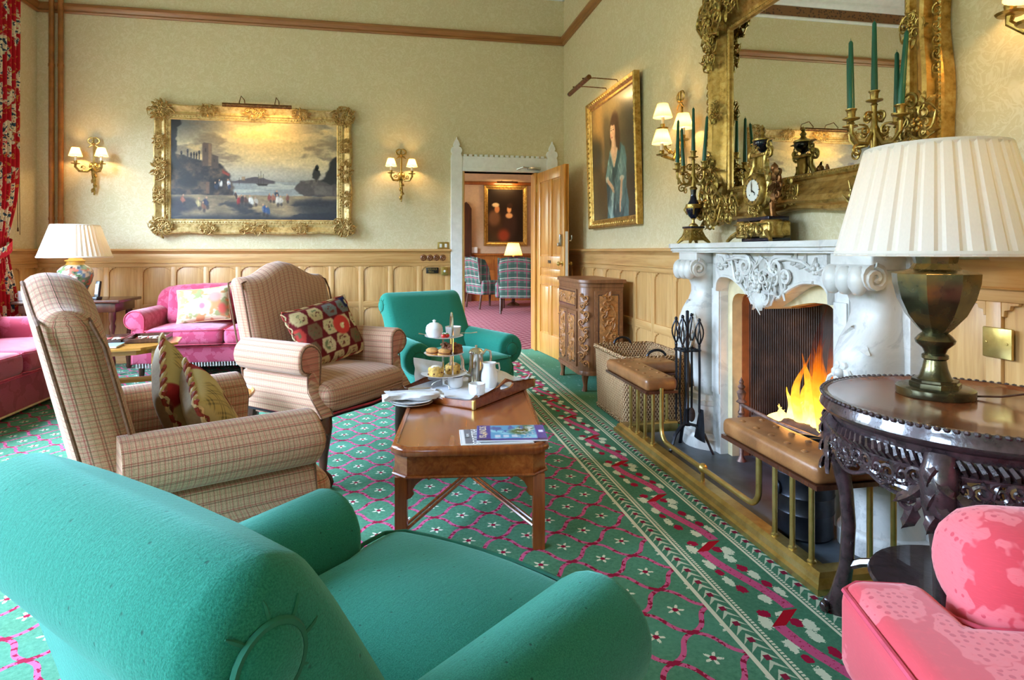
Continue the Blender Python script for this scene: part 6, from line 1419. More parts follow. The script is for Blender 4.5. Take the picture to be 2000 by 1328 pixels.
def patch_b(X, Y):
    img = hexpatch(X, Y); img = over(img, (206, 66, 58), eblob(X, Y, 0.66, 0.52, 0.13, 0.16, 0.1)); img = over(img, (226, 206, 150), eblob(X, Y, 0.66, 0.5, 0.03, 0.05) + eblob(X, Y, 0.69, 0.53, 0.02, 0.02)); img = over(img, (34, 40, 84), rect(X, Y, 0.86, 1.0, 0.78, 1.0, 0.02)); img = over(img, (226, 214, 180), eblob(X, Y, 0.94, 0.88, 0.03, 0.05)); return img
def pose(fwd_deg, lean, roll=0):
    """cushion leaning back: its face looks along fwd_deg, tilted up by lean"""
    return (Matrix.Rotation(R(fwd_deg), 4, 'Z') @ Matrix.Rotation(R(90), 4, 'Z') @ Matrix.Rotation(R(90 - lean), 4, 'X') @ Matrix.Rotation(R(roll), 4, 'Z')).to_euler()
def chair_pt(loc, ang, x, y, z): a, b = rotz(x, y, R(ang)); return (loc[0] + a, loc[1] + b, z)
cushion_thing('patchwork needlepoint cushion leaning in the tweed armchair', chair_pt((-0.381, 3.648), -37.6, -0.05, 0.06, 0.725), pose(-46, 24, 10), 0.46, 0.36, 0.13, patch_b, M['khaki'], None, 'cord')
def patch_a(X, Y):
    img = np.zeros(X.shape + (3,)) + np.array((206, 184, 132)); n = vnoise(X, Y, 20, 20, 8, 3)
    g_ = rect(X, Y, 0.05, 0.5, 0.5, 0.95, 0.02); img = over(img, (196, 170, 110), g_); img = over(img, (120, 108, 80), g_ * (np.abs(((X + Y) * 16) % 1 - 0.5) < 0.07)); img = over(img, (120, 108, 80), g_ * (np.abs(((X - Y) * 16) % 1 - 0.5) < 0.07))
    img = over(img, (110, 30, 44), rect(X, Y, 0.5, 0.62, 0.52, 0.7, 0.01) + rect(X, Y, 0.02, 0.1, 0.36, 0.5, 0.01)); img = over(img, (156, 40, 46), rect(X, Y, 0.8, 1.0, 0.8, 1.0, 0.02) + rect(X, Y, 0.85, 1, 0.0, 0.2, 0.02))
    img = over(img, (64, 62, 72), eblob(X, Y, 0.62, 0.3, 0.07, 0.05) + eblob(X, Y, 0.42, 0.2, 0.06, 0.04)); img = over(img, (206, 140, 84), eblob(X, Y, 0.5, 0.42, 0.05, 0.05)); img = over(img, (130, 84, 64), sm(n, 0.62, 0.7) * 0.7 * rect(X, Y, 0.3, 0.9, 0.05, 0.5, 0.05)); return img
CA = (-0.62, 2.11)
cushion_thing('corded cushion with a needlepoint dog nearest in the left tweed armchair', chair_pt(CA, 29, 0.04, -0.08, 0.665), pose(16, 26, 14), 0.33, 0.33, 0.12, patch_a, M['khaki'], 'corded cushions in the left tweed armchair', 'cord')
cushion_thing('corded cushion standing behind another in the left tweed armchair', chair_pt(CA, 29, -0.02, 0.12, 0.70), pose(12, 16, 26), 0.33, 0.33, 0.11, lambda X, Y: patch_a(1 - X, Y), M['khaki'], 'corded cushions in the left tweed armchair', 'cord')
def floral(X, Y):
    n = vnoise(X, Y, 7, 7, 12, 3); img = np.zeros(X.shape + (3,)) + np.array((214, 204, 168)); img = over(img, (150, 150, 104), sm(n, 0.52, 0.6)); img = over(img, (196, 140, 96), sm(vnoise(X, Y, 9, 9, 33, 2), 0.6, 0.68)); img = over(img, (236, 214, 206), eblob(X, Y, 0.45, 0.42, 0.2, 0.2, 0.3)); img = over(img, (214, 120, 130), eblob(X, Y, 0.5, 0.42, 0.06, 0.1, 0.5)); img = over(img, (220, 150, 140), eblob(X, Y, 0.74, 0.66, 0.13, 0.15, 0.4)); img = over(img, (206, 96, 84), eblob(X, Y, 0.88, 0.3, 0.08, 0.16, 0.4)); return img
cushion_thing('cream floral chintz cushion on the small pink sofa', (-1.86, 6.62, 0.66), pose(-90, 22, 6), 0.50, 0.36, 0.14, floral, M['khaki'], None, 'cordc')
# ------------------------------------------------------------------ coffee table with tea things
TA = -7.0; TC = (0.375, 3.03)              # turn and centre of the table
TW, TL, TZ = 0.62, 1.22, 0.42
tb = thing('coffee_table', 'low mahogany coffee table with crossed stretchers and canted corners', 'coffee table', (*TC, 0), (0, 0, R(TA)))
def cant(w, l, c): return [(-w / 2 + c, -l / 2), (w / 2 - c, -l / 2), (w / 2, -l / 2 + c), (w / 2, l / 2 - c), (w / 2 - c, l / 2), (-w / 2 + c, l / 2), (-w / 2, l / 2 - c), (-w / 2, -l / 2 + c)]
obj('top', MB().prism(cant(TW - 0.02, TL - 0.02, 0.05), 0.010, T=Tr(0, 0, TZ - 0.010), ch=0.002), M['mahog'], tb)
rim = MB(); o1, o2 = cant(TW + 0.012, TL + 0.012, 0.055), cant(TW - 0.03, TL - 0.03, 0.05)
lv = [(o1, TZ - 0.03), (cant(TW + 0.02, TL + 0.02, 0.055), TZ - 0.014), (o1, TZ - 0.002), (cant(TW - 0.006, TL - 0.006, 0.052), TZ + 0.006), (o2, TZ + 0.004), (o2, TZ - 0.012)]
rim.loft([[(x, y, z) for x, y in P] for P, z in lv], cap=False); obj('moulded_rim', rim, M['mahog_v'], tb, ang=50)
obj('apron', MB().loft([[(x, y, z) for x, y in cant(TW - 0.01, TL - 0.01, 0.055)] for z in (TZ - 0.115, TZ - 0.02)]), M['mahog'], tb, ang=20)
obj('apron_bead', MB().tube([(x, y, TZ - 0.113) for x, y in cant(TW, TL, 0.055)], 0.006, 6, closed=True), M['mahog_v'], tb)
for sx in (-1, 1):
    for sy in (-1, 1):
        lx, ly = sx * (TW / 2 - 0.035), sy * (TL / 2 - 0.035); c = 0.024
        lg = obj('leg', MB().prism([(lx - c, ly - c), (lx + c, ly - c), (lx + c, ly + c), (lx - c, ly + c)], TZ - 0.115, ch=0.001), M['mahog_v'], tb)
        for ax in (0, 1):
            P = [(0, 0), (0.10, 0), (0.10, -0.012), (0.085, -0.02), (0.075, -0.012), (0.06, -0.016), (0.035, -0.035), (0.02, -0.06), (0.026, -0.075), (0.014, -0.09), (0, -0.095)]
            T = Matrix.Translation((lx, ly, TZ - 0.115)) @ (Matrix.Diagonal((-sx, 1, 1, 1)) if ax == 0 else Matrix.Rotation(R(90) * -sy, 4, 'Z')) @ Matrix.Translation((c, 0.008, 0)) @ Matrix.Rotation(R(90), 4, 'X')
            obj('bracket', MB().prism(P, 0.016, T=T), M['mahog_v'], lg)
A_, B_ = TW / 2 - 0.045, TL / 2 - 0.045
for s_ in (-1, 1):
    d = Vector((2 * A_, s_ * 2 * B_, 0)); n_ = Vector((-d.y, d.x, 0)).normalized() * 0.011; sb = MB()
    for k in (-1, 1): sb.tube([Vector((-A_, -s_ * B_, 0.085)) + n_ * k, Vector((0, 0, 0.105 if s_ > 0 else 0.095)) + n_ * k, Vector((A_, s_ * B_, 0.085)) + n_ * k], 0.007, 6)
    obj('cross_stretcher', sb, M['mahog_v'], tb)
def on_table(u, v, z=0.0): a, b = rotz(u, v, R(TA)); return (TC[0] + a, TC[1] + b, TZ + 0.0015 + z)
# magazines
mg = thing('magazine', 'grey and white magazine lying under the blue one on the coffee table', 'magazine', on_table(0.105, -0.485), (0, 0, R(TA + 3)), 'magazines on the coffee table')
obj('pages', MB().bbox(-0.148, 0.148, -0.105, 0.105, 0, 0.005, 0.001), M['paper_w'], mg)
def cover1(X, Y):
    img = np.zeros(X.shape + (3,)) + np.array((104, 110, 122)); img = over(img, (72, 78, 90), sm(vnoise(X, Y, 9, 9, 2), 0.5, 0.6)); img = over(img, (236, 236, 238), rect(X, Y, 0, 0.06, 0, 1, 0.004) + rect(X, Y, 0, 1, 0, 0.05, 0.004)); return img
canvas('cover', 0.294, 0.208, 60, 46, cover1, mg, M['colp'], 0.0056)
text('lettering', 'SCOTTISH', 0.045, M['paper_w'], mg, (-0.082, 0.0, 0.006), (0, 0, R(90)), 0.0002); text('lettering', 'FIELD', 0.036, M['paper_w'], mg, (-0.045, 0.01, 0.006), (0, 0, R(90)), 0.0002)
text('lettering', 'PEOPLE', 0.014, M['paper_w'], mg, (-0.115, 0.02, 0.006), (0, 0, R(90)), 0.0002)
mg2 = thing('magazine', 'blue magazine with a seascape cover on the corner of the coffee table', 'magazine', on_table(0.172, -0.465, 0.006), (0, 0, R(TA - 1)), 'magazines on the coffee table')
obj('pages', MB().bbox(-0.145, 0.145, -0.105, 0.105, 0, 0.006, 0.001), M['paper_w'], mg2)
def cover2(X, Y):
    n = vnoise(X, Y, 7, 7, 5, 4); img = np.zeros(X.shape + (3,)) + np.array((70, 150, 190)); img = over(img, (120, 196, 214), sm(n, 0.5, 0.65)); img = over(img, (70, 104, 60), eblob(X, Y, 0.62, 0.55, 0.14, 0.2, 0.5) + eblob(X, Y, 0.72, 0.8, 0.12, 0.2, 0.4) * 0.9); img = over(img, (52, 92, 150), sm(vnoise(X, Y, 12, 5, 7), 0.55, 0.66) * rect(X, Y, 0.2, 0.7, 0.5, 0.98, 0.05)); img = over(img, (196, 206, 200), sm(vnoise(X, Y, 26, 26, 9, 2), 0.6, 0.68) * rect(X, Y, 0.55, 0.85, 0.1, 0.9, 0.05))
    img = over(img, (44, 46, 140), rect(X, Y, 0, 0.2, 0, 1, 0.006) + rect(X, Y, 0.86, 1, 0, 1, 0.006) + rect(X, Y, 0, 1, 0, 0.11, 0.006)); img = over(img, (176, 140, 130), eblob(X, Y, 0.12, 0.42, 0.04, 0.1, 0.5)); img = over(img, (224, 228, 240), rect(X, Y, 0.9, 0.97, 0.5, 0.65, 0.006))
    for k in range(3): img = over(img, (230, 236, 240), rect(X, Y, 0.26 + 0.12 * k, 0.34 + 0.12 * k, 0.18, 0.34, 0.006) * (np.sin(Y * 190) > 0) * 0.9)
    return img
canvas('cover', 0.29, 0.21, 100, 76, cover2, mg2, M['colp'], 0.0066)
text('lettering', 'ISLANDS', 0.042, M['cordc'], mg2, (-0.118, 0.01, 0.007), (0, 0, R(90)), 0.0002)
# butler's tray
CZ = TZ + 0.0145
TR = (-0.007, 0.346); TRA = 55; tw_, tl_ = 0.60, 0.48
tr = thing('butler_tray', 'mahogany butler tray with pierced handle sides on the coffee table', 'tray', on_table(*TR), (0, 0, R(TA + TRA)))
obj('base', MB().bbox(-tw_ / 2, tw_ / 2, -tl_ / 2, tl_ / 2, 0, 0.010, 0.002), M['mahog_v'], tr)
def tray_side(ln, handle):
    h0, h1 = 0.042, 0.094; P = []
    n = 32
    for i in range(n + 1):
        t = i / n; x = -ln / 2 + ln * t; q = abs(t - 0.5) * 2
        y = h0 + (h1 - h0) * (0.5 + 0.5 * cos(PI * min(1, q / 0.62))) if handle else (h0 - 0.012 * (1 - q ** 6))
        P.append((x, y))
    m = MB()
    if not handle: return m.prism([(-ln / 2, 0)] + [(ln / 2, 0)] + P[::-1], 0.012, ch=0.002)
    hole = [(0.068 * cos(a), 0.056 + 0.019 * sin(a)) for a in [2 * PI * k / 24 for k in range(24)]]
    outer = []
    for k in range(24):
        a = 2 * PI * k / 24; dx, dy = cos(a), sin(a)
        x = ln / 2 * (abs(dx) ** 0.6) * sgn(dx); t = min(1, abs(x) / (ln / 2)); yt = h0 + (h1 - h0) * (0.5 + 0.5 * cos(PI * min(1, t / 0.55)))
        outer.append((x, yt if dy > 1e-6 else (0.0 if dy < -1e-6 else h0)))
    V = []; Fc = []
    for z in (0, 0.012): V += [(x, y, z) for x, y in hole] + [(x, y, z) for x, y in outer]
    for k in range(24):
        j = (k + 1) % 24; Fc += [(k, j, 24 + j, 24 + k), (48 + k, 72 + k, 72 + j, 48 + j), (k, 48 + k, 48 + j, j), (24 + k, 24 + j, 72 + j, 72 + k)]
    return m.add(V, Fc)
for s_ in (-1, 1):
    obj('long_side', tray_side(tw_, True), M['mahog_v'], tr, loc=(0, s_ * tl_ / 2 + (0.006 if s_ > 0 else 0.006), 0.006), rot=(R(90), 0, 0), ang=40)
    obj('short_side', tray_side(tl_, False), M['mahog_v'], tr, loc=(s_ * (tw_ / 2 - 0.006) - 0.006, 0, 0.006), rot=(R(90), 0, R(90)))
    for q in (-1, 1): obj('corner_strap', MB().bbox(s_ * tw_ / 2 - 0.008, s_ * tw_ / 2 + 0.008, q * tl_ / 2 - 0.008, q * tl_ / 2 + 0.008, 0.0, 0.045, 0.002), M['brass'], tr)
def on_tray(u, v, z=0.0115): a, b = rotz(u, v, R(TRA)); return on_table(TR[0] + a, TR[1] + b, z)
def cloth(name, label, loc, rot, w, h, seed, amp=0.006, cat='napkin', drop=None, group=None):
    rs = random.Random(seed); k1, k2 = rs.uniform(8, 16), rs.uniform(8, 16)
    def fn(u, v):
        x, y = (u - 0.5) * w, (v - 0.5) * h; z = 0.004 + amp * (0.5 + 0.5 * sin(k1 * x * 4 + 3 * y * k2)) * (0.5 + 0.5 * sin(k2 * y * 5 + seed))
        if drop: z = drop(x, y, z)
        return (x, y, z)
    m = MB(); m.surf(fn, 26, 26); m.surf(lambda u, v: (fn(u, v)[0], fn(u, v)[1], fn(u, v)[2] - 0.002), 26, 26, flip=True)
    o = obj(name, m, M['linen'], None, 60, loc, rot); tag(o, label, cat, group); return o
def tdrop(x, y, z):
    return z + max(0, abs(x) - 0.26) * 0.9 + max(0, abs(y) - 0.20) * 1.0
cloth('tray_cloth', 'white linen cloth lining the butler tray', on_tray(0, 0, 0.011), (0, 0, R(TA + TRA + 2)), 0.58, 0.46, 3, 0.003, 'tray cloth', tdrop)
pk = cloth('napkin', 'white napkin standing folded behind the cake stand', (0.20, 3.52, CZ + 0.05), (R(62), R(14), R(TA + TRA - 20)), 0.2, 0.2, 5, 0.012, group='white napkins on the tea tray')
cloth('napkin', 'white napkin folded at the handle end of the tray', (0.62, 3.47, CZ + 0.03), (R(25), R(-14), R(TA + TRA + 30)), 0.17, 0.17, 7, 0.015, group='white napkins on the tea tray')
# plates with napkin and knife at the front left corner
pl = (0.094, 3.16, TZ + 0.0015)
for k in range(2):
    t = obj('plate', MB().lathe([(0.0, 0.002), (0.06, 0.002), (0.065, 0.0), (0.07, 0.004), (0.105, 0.013), (0.107, 0.016), (0.10, 0.016), (0.07, 0.008), (0.0, 0.007)], 36), M['china'], None, 50, (pl[0], pl[1], pl[2] + 0.012 * k))
    tag(t, ('white side plate at the bottom of the stack under the napkin', 'white side plate lying on another under the napkin')[k], 'plate', 'white side plates')
nb = MB(); nn = 24
def nap(u, v):
    x = -0.13 + 0.26 * u; a = 2 * PI * v; r_ = (0.024 + 0.004 * sin(9 * u + 5 * a)); flat = 1.5
    return (x + 0.012 * sin(3 * a), r_ * 1.9 * cos(a) + 0.01 * sin(7 * u), 0.03 + r_ * sin(a) * 0.95 - 0.006 * u)
nb.surf(nap, 20, 16, cv=True)
for k in range(5): nb.surf(lambda u, v, k=k: (0.10 + 0.06 * u, -0.04 + 0.02 * k + 0.02 * v + 0.012 * sin(5 * u + k), 0.02 + 0.02 * sin(PI * v) * (1 + 0.4 * sin(k * 2)) - 0.012 * u), 6, 6)
for k in range(3): nb.surf(lambda u, v, k=k: (-0.15 + 0.06 * u, -0.035 + 0.02 * k + 0.03 * v, 0.02 + 0.008 * k + 0.01 * sin(PI * v) - 0.012 * (1 - u)), 6, 6)
o = obj('napkin', nb, M['linen'], None, 70, (pl[0], pl[1], pl[2] + 0.018), (0, 0, R(TA + 10))); tag(o, 'white napkin rolled on the stacked side plates', 'napkin', 'white napkins on the tea tray')
kf = thing('butter_knife', 'silver butter knife lying along the rolled napkin', 'knife', (pl[0], pl[1] - 0.005, pl[2] + 0.079), (0, 0, R(TA + 9)))
obj('handle', MB().tube([(-0.11, 0, 0), (-0.02, 0, 0)], [0.006, 0.005], 8), M['dark'], kf); obj('blade', MB().prism([(-0.02, -0.005), (0.09, -0.008), (0.10, 0.0), (-0.02, 0.005)], 0.002), M['silver'], kf)
# three-tier cake stand
cs0 = (0.279, 3.45, CZ + 0.004)
cs = thing('cake_stand', 'three-tier cake stand with white plates and a silver loop handle', 'cake stand', cs0, (0, 0, R(10)))
LV = (0.065, 0.18, 0.276)
hp = [(0, -0.085, 0.0)] + [(0, -0.085, z) for z in (0.1, 0.2, 0.28)] + [(0, -0.0425 - 0.0425 * cos(a) , 0.29 + 0.125 * sin(a)) for a in [PI * k / 10 for k in range(11)]] + [(0, 0.0, z) for z in (0.27, 0.15, 0.02)]
hp = [(0.035, -0.03 + (y + 0.0425) * 0.55, z) for x, y, z in hp]
obj('loop_handle', MB().tube(hp, 0.006, 8), M['silver'], cs)
obj('post', MB().tube([(-0.0, 0.02, 0.0), (0, 0.02, 0.276)], 0.006, 8), M['silver'], cs)
for k in range(3):
    a = R(120 * k + 40); obj('foot', MB().tube([(0.02 * cos(a), 0.02 * sin(a), 0.04), (0.06 * cos(a), 0.06 * sin(a), 0.02), (0.075 * cos(a), 0.075 * sin(a), 0.0)], 0.004, 6), M['silver'], cs)
for k, z in enumerate(LV):
    r_ = (0.128, 0.112, 0.108)[k]; obj('plate', MB().lathe([(0.0, z), (r_ * 0.6, z), (r_ * 0.97, z + 0.010), (r_, z + 0.013), (r_ * 0.95, z + 0.013), (r_ * 0.6, z + 0.004), (0.0, z + 0.004)], 36), M['china'], cs, 50)
def at_cs(x, y, z): a, b = rotz(x * 1.22, y * 1.22, R(10)); return (cs0[0] + a, cs0[1] + b, cs0[2] + z)
_n0 = set(o.name for o in bpy.data.objects)
for i, (x, y, lb) in enumerate(((-0.045, -0.03, 'fruit scone dusted white at the left of the bottom tier'), (0.045, 0.015, 'fruit scone at the right of the bottom tier'))):
    t = thing('scone', lb, 'scone', at_cs(x, y, LV[0] + 0.0045), (0, 0, i), 'scones on the bottom tier')
    obj('crumb', MB().lathe([(0.0, 0), (0.032, 0), (0.036, 0.012), (0.034, 0.02), (0.037, 0.03), (0.034, 0.040), (0.02, 0.048), (0, 0.05)], 18, rf=lambda a, z: 1 + 0.05 * sin(3 * a) + 0.03 * sin(7 * a + z * 90)), M['scone'], t); obj('sugar', MB().lathe([(0.028, 0.043), (0.018, 0.0495), (0, 0.0515)], 14), M['cream'], t)
    for q in range(6): a = q * 1.1 + i; obj('raisin', MB().ell((0.035 * cos(a), 0.035 * sin(a), 0.012 + 0.005 * (q % 3)), (0.005, 0.005, 0.004), 6, 4), M['cake'], t)
for i, (x, y, lb) in enumerate(((-0.055, 0.0, 'sandwich biscuit at the far left of the middle tier'), (-0.012, -0.045, 'sandwich biscuit at the front of the middle tier'))):
    t = thing('biscuit', lb, 'biscuit', at_cs(x, y, LV[1] + 0.0045), (R(6), 0, i), 'biscuits on the middle tier')
    obj('biscuit_half', MB().lathe([(0, 0), (0.028, 0.0), (0.031, 0.006), (0.026, 0.011), (0, 0.012)], 18), M['biscuit'], t); obj('biscuit_half', MB().lathe([(0, 0.016), (0.027, 0.016), (0.03, 0.022), (0.022, 0.029), (0, 0.031)], 18), M['biscuit'], t); obj('filling', MB().lathe([(0.027, 0.011), (0.029, 0.0145), (0.026, 0.018)], 18), M['cake'], t)
for i, (x, y, lb) in enumerate(((0.05, -0.01, 'dark fruit cake slice at the right of the middle tier'), (0.035, 0.05, 'dark fruit cake slice at the back of the middle tier'))):
    rs = random.Random(i + 20); m = MB().bbox(-0.032, 0.032, -0.022, 0.022, 0, 0.034, 0.008, seg=2)
    for q in range(22): m.ell((rs.uniform(-0.03, 0.03), rs.uniform(-0.022, 0.022), 0.034 + rs.uniform(-0.004, 0.006)), (0.009, 0.008, 0.006), 6, 4)
    o = obj('fruit_cake', m, M['cake'], None, 50, at_cs(x, y, LV[1] + 0.005), (0, 0, R(25 - 40 * i))); tag(o, lb, 'cake', 'cakes on the middle tier')
sb = thing('sugar_bowl', 'round white lidded sugar pot on the top tier', 'sugar bowl', at_cs(-0.048, -0.01, LV[2] + 0.0045))
obj('bowl', MB().lathe([(0.0, 0.0), (0.02, 0.0), (0.034, 0.012), (0.0405, 0.03), (0.038, 0.046)], 24), M['china'], sb); obj('lid', MB().lathe([(0.039, 0.046), (0.034, 0.058), (0.02, 0.068), (0.006, 0.071), (0.006, 0.075), (0.009, 0.080), (0, 0.084)], 24), M['china'], sb)
bw_ = thing('ramekin', 'small fluted white pot with a spoon on the top tier', 'pot', at_cs(0.045, 0.005, LV[2] + 0.0045))
obj('pot', MB().lathe([(0.0, 0.0), (0.030, 0.0), (0.035, 0.03), (0.037, 0.046), (0.034, 0.046), (0.031, 0.006), (0, 0.005)], 32, rf=lambda a, z: 1 + 0.02 * cos(14 * a)), M['china'], bw_); obj('preserve', MB().lathe([(0.033, 0.036), (0, 0.038)], 20), M['cream'], bw_)
sp = thing('teaspoon', 'silver teaspoon sticking out to the right of the top tier', 'spoon', at_cs(0.05, 0.0, LV[2] + 0.0185), (0, 0, R(-4)))
obj('handle', MB().tube([(0.03, -0.004, 0.004), (0.075, -0.012, 0.004), (0.105, -0.016, 0.008)], [0.003, 0.004, 0.006], 8, flat=0.5), M['silver'], sp)
sp = thing('teaspoon', 'silver teaspoon sticking out to the left of the top tier', 'spoon', at_cs(-0.07, 0.01, LV[2] + 0.0185), (0, 0, R(180)))
obj('handle', MB().tube([(-0.02, 0.0, 0.0), (0.02, -0.004, 0.002), (0.045, -0.006, 0.006)], [0.003, 0.003, 0.006], 8, flat=0.5), M['silver'], sp)
for i, (x, y, lb) in enumerate(((0.0, -0.055, 'red strawberry at the front of the top tier'), (-0.018, -0.06, 'strawberry half beside the whole one on the top tier'))):
    t = thing('strawberry', lb, 'strawberry', at_cs(x, y, LV[2] + 0.0050), (0, 0, i)); obj('fruit', MB().lathe([(0, 0.0), (0.007, 0.003), (0.012, 0.012), (0.010, 0.019), (0, 0.022)], 12), M['berry'], t); obj('stalk_leaf', MB().lathe([(0.009, 0.020), (0.003, 0.024), (0, 0.025)], 5), M['green_leaf'], t)
for o in bpy.data.objects:
    if o.name not in _n0 and o.parent is None: o.scale = (1.2,) * 3
# coffee pot, jug, cups
cp = thing('coffee_pot', 'tall silver coffee pot with a swan spout on the tray', 'coffee pot', (0.475, 3.56, CZ), (0, 0, R(15)))
obj('body', MB().lathe([(0.0, 0.0), (0.046, 0.0), (0.05, 0.006), (0.047, 0.014), (0.045, 0.06), (0.042, 0.12), (0.040, 0.165), (0.044, 0.172), (0.042, 0.178)], 32, rf=lambda a, z: 1 + 0.012 * cos(10 * a)), M['silver'], cp)
obj('lid', MB().lathe([(0.043, 0.178), (0.036, 0.19), (0.02, 0.198), (0.006, 0.2), (0.005, 0.206), (0.009, 0.212), (0, 0.218)], 28), M['silver'], cp)
obj('spout', MB().tube([(-0.04, 0, 0.045), (-0.07, 0, 0.055), (-0.085, 0, 0.09), (-0.085, 0, 0.135), (-0.098, 0, 0.17)], [0.018, 0.016, 0.012, 0.009, 0.008], 10), M['silver'], cp)
obj('handle', MB().tube([(0.04, 0, 0.16), (0.062, 0, 0.185), (0.09, 0, 0.175), (0.094, 0, 0.13), (0.078, 0, 0.07), (0.045, 0, 0.04)], [0.008, 0.007, 0.007, 0.007, 0.006, 0.006], 10), M['silver'], cp)
jg = thing('milk_jug', 'tall white fluted china milk jug in front of the coffee pot', 'jug', (0.53, 3.41, CZ), (0, 0, R(20)))
obj('body', MB().lathe([(0.0, 0.0), (0.036, 0.0), (0.038, 0.006), (0.047, 0.045), (0.044, 0.08), (0.034, 0.115), (0.034, 0.128), (0.040, 0.14), (0.036, 0.14), (0.030, 0.12), (0, 0.11)], 32, rf=lambda a, z: 1 + 0.02 * cos(9 * a)), M['china'], jg)
obj('handle', MB().tube([(0.034, 0, 0.13), (0.06, 0, 0.13), (0.066, 0, 0.10), (0.045, 0, 0.06)], 0.005, 8), M['china'], jg)
for i, (u, v, r_, lb) in enumerate(((0.338, 3.42, 0.95, 'fluted white cup by the foot of the cake stand'), (0.434, 3.225, 0.95, 'fluted white cup nearest the front corner of the tray'))):
    t = thing('tea_cup', lb, 'cup', (u, v, CZ), (0, 0, R(200 + 60 * i)), 'white cups on the tea tray')
    obj('bowl', MB().lathe([(0.0, 0.004), (0.024 * r_, 0.0), (0.027 * r_, 0.004), (0.041 * r_, 0.012), (0.045 * r_, 0.03), (0.046 * r_, 0.066), (0.043 * r_, 0.066), (0.041 * r_, 0.03), (0.03, 0.012), (0, 0.011)], 32, rf=lambda a, z: 1 + 0.018 * cos(12 * a)), M['china'], t)
    obj('handle', MB().tube([(0.044 * r_, 0, 0.056), (0.066, 0, 0.054), (0.068, 0, 0.032), (0.043 * r_, 0, 0.018)], 0.004, 7), M['china'], t)
# ------------------------------------------------------------------ low octagonal games table, books, board
gt = thing('low_table', 'low octagonal golden wood table in front of the sofas', 'table', (-2.16, 5.56, 0), (0, 0, R(12)))
oc = [(0.43 * cos(R(22.5 + 45 * k)), 0.43 * sin(R(22.5 + 45 * k))) for k in range(8)]
obj('top', MB().prism(oc, 0.02, T=Tr(0, 0, 0.43), ch=0.004), M['walnut'], gt); obj('apron', MB().prism([(x * 0.72, y * 0.72) for x, y in oc], 0.05, T=Tr(0, 0, 0.38)), M['walnut'], gt)
for sx in (-1, 1):
    for sy in (-1, 1): obj('leg', MB().bbox(sx * 0.25 - 0.03, sx * 0.25 + 0.03, sy * 0.25 - 0.03, sy * 0.25 + 0.03, 0, 0.43, 0.004), M['walnut'], gt)
    obj('stretcher', MB().bbox(sx * 0.25 - 0.015, sx * 0.25 + 0.015, -0.25, 0.25, 0.07, 0.115, 0.003), M['walnut'], gt); obj('stretcher', MB().bbox(-0.25, 0.25, sx * 0.25 - 0.015, sx * 0.25 + 0.015, 0.07, 0.115, 0.003), M['walnut'], gt)
bg = thing('backgammon_board', 'open backgammon box with pale and blue pieces on the low table', 'board game', (-2.17, 5.64, 0.451), (0, 0, R(8)))
for s_ in (-1, 1):
    q = s_ * 0.15
    obj('tray_half', MB().box(q - 0.145, q + 0.145, -0.2, 0.2, 0, 0.008).box(q - 0.145, q + 0.145, -0.2, -0.188, 0, 0.035).box(q - 0.145, q + 0.145, 0.188, 0.2, 0, 0.035).box(q - 0.145, q - 0.133, -0.2, 0.2, 0, 0.035).box(q + 0.133, q + 0.145, -0.2, 0.2, 0, 0.035), M['dark'], bg, ang=0)
    for k in range(6): obj('point', MB().prism([(q - 0.13 + 0.043 * k, -0.185), (q - 0.13 + 0.043 * (k + 1), -0.185), (q - 0.108 + 0.043 * k, -0.03)], 0.0015, T=Tr(0, 0, 0.008)), M[('cream', 'cord')[k % 2]], bg); obj('point', MB().prism([(q - 0.13 + 0.043 * k, 0.185), (q - 0.13 + 0.043 * (k + 1), 0.185), (q - 0.108 + 0.043 * k, 0.03)], 0.0015, T=Tr(0, 0, 0.008)), M[('cord', 'cream')[k % 2]], bg)
M['blue'] = plain('blue_piece', (52, 84, 150), 0.4)
rs = random.Random(8)
bx0, by0 = -2.17, 5.64
for k, (x, y, c) in enumerate(((-0.24, -0.1, 0), (-0.2, 0.12, 0), (-0.12, -0.14, 1), (-0.08, 0.05, 0), (-0.05, -0.12, 1), (0.06, 0.13, 0), (0.1, -0.1, 0), (0.15, 0.1, 0), (0.2, -0.02, 0), (0.24, 0.14, 0))):
    a, b = rotz(x, y, R(8)); o = obj('game_piece', MB().lathe([(0, 0), (0.016, 0), (0.018, 0.003), (0.016, 0.008), (0, 0.008)], 14), M['blue' if c else 'cream'], None, 38, (bx0 + a, by0 + b, 0.461)); tag(o, ('pale round backgammon piece lying in the open board', 'blue round backgammon piece lying in the open board')[c], 'game piece', 'backgammon pieces')
bm = thing('blue_book', 'thin blue covered book on the near edge of the low table', 'book', (-2.24, 5.30, 0.451), (0, 0, R(6)))
obj('pages', MB().bbox(-0.14, 0.14, -0.1, 0.1, 0.002, 0.016, 0.001), M['paper_w'], bm)
canvas('cover', 0.284, 0.204, 24, 20, lambda X, Y: over(over(np.zeros(X.shape + (3,)) + np.array((96, 150, 214)), (150, 206, 226), sm(X + 0.3 * vnoise(X, Y, 4, 4, 3), 0.5, 0.8)), (206, 222, 236), rect(X, Y, 0.1, 0.5, 0.7, 0.85, 0.01)), bm, M['colp'], 0.0165)
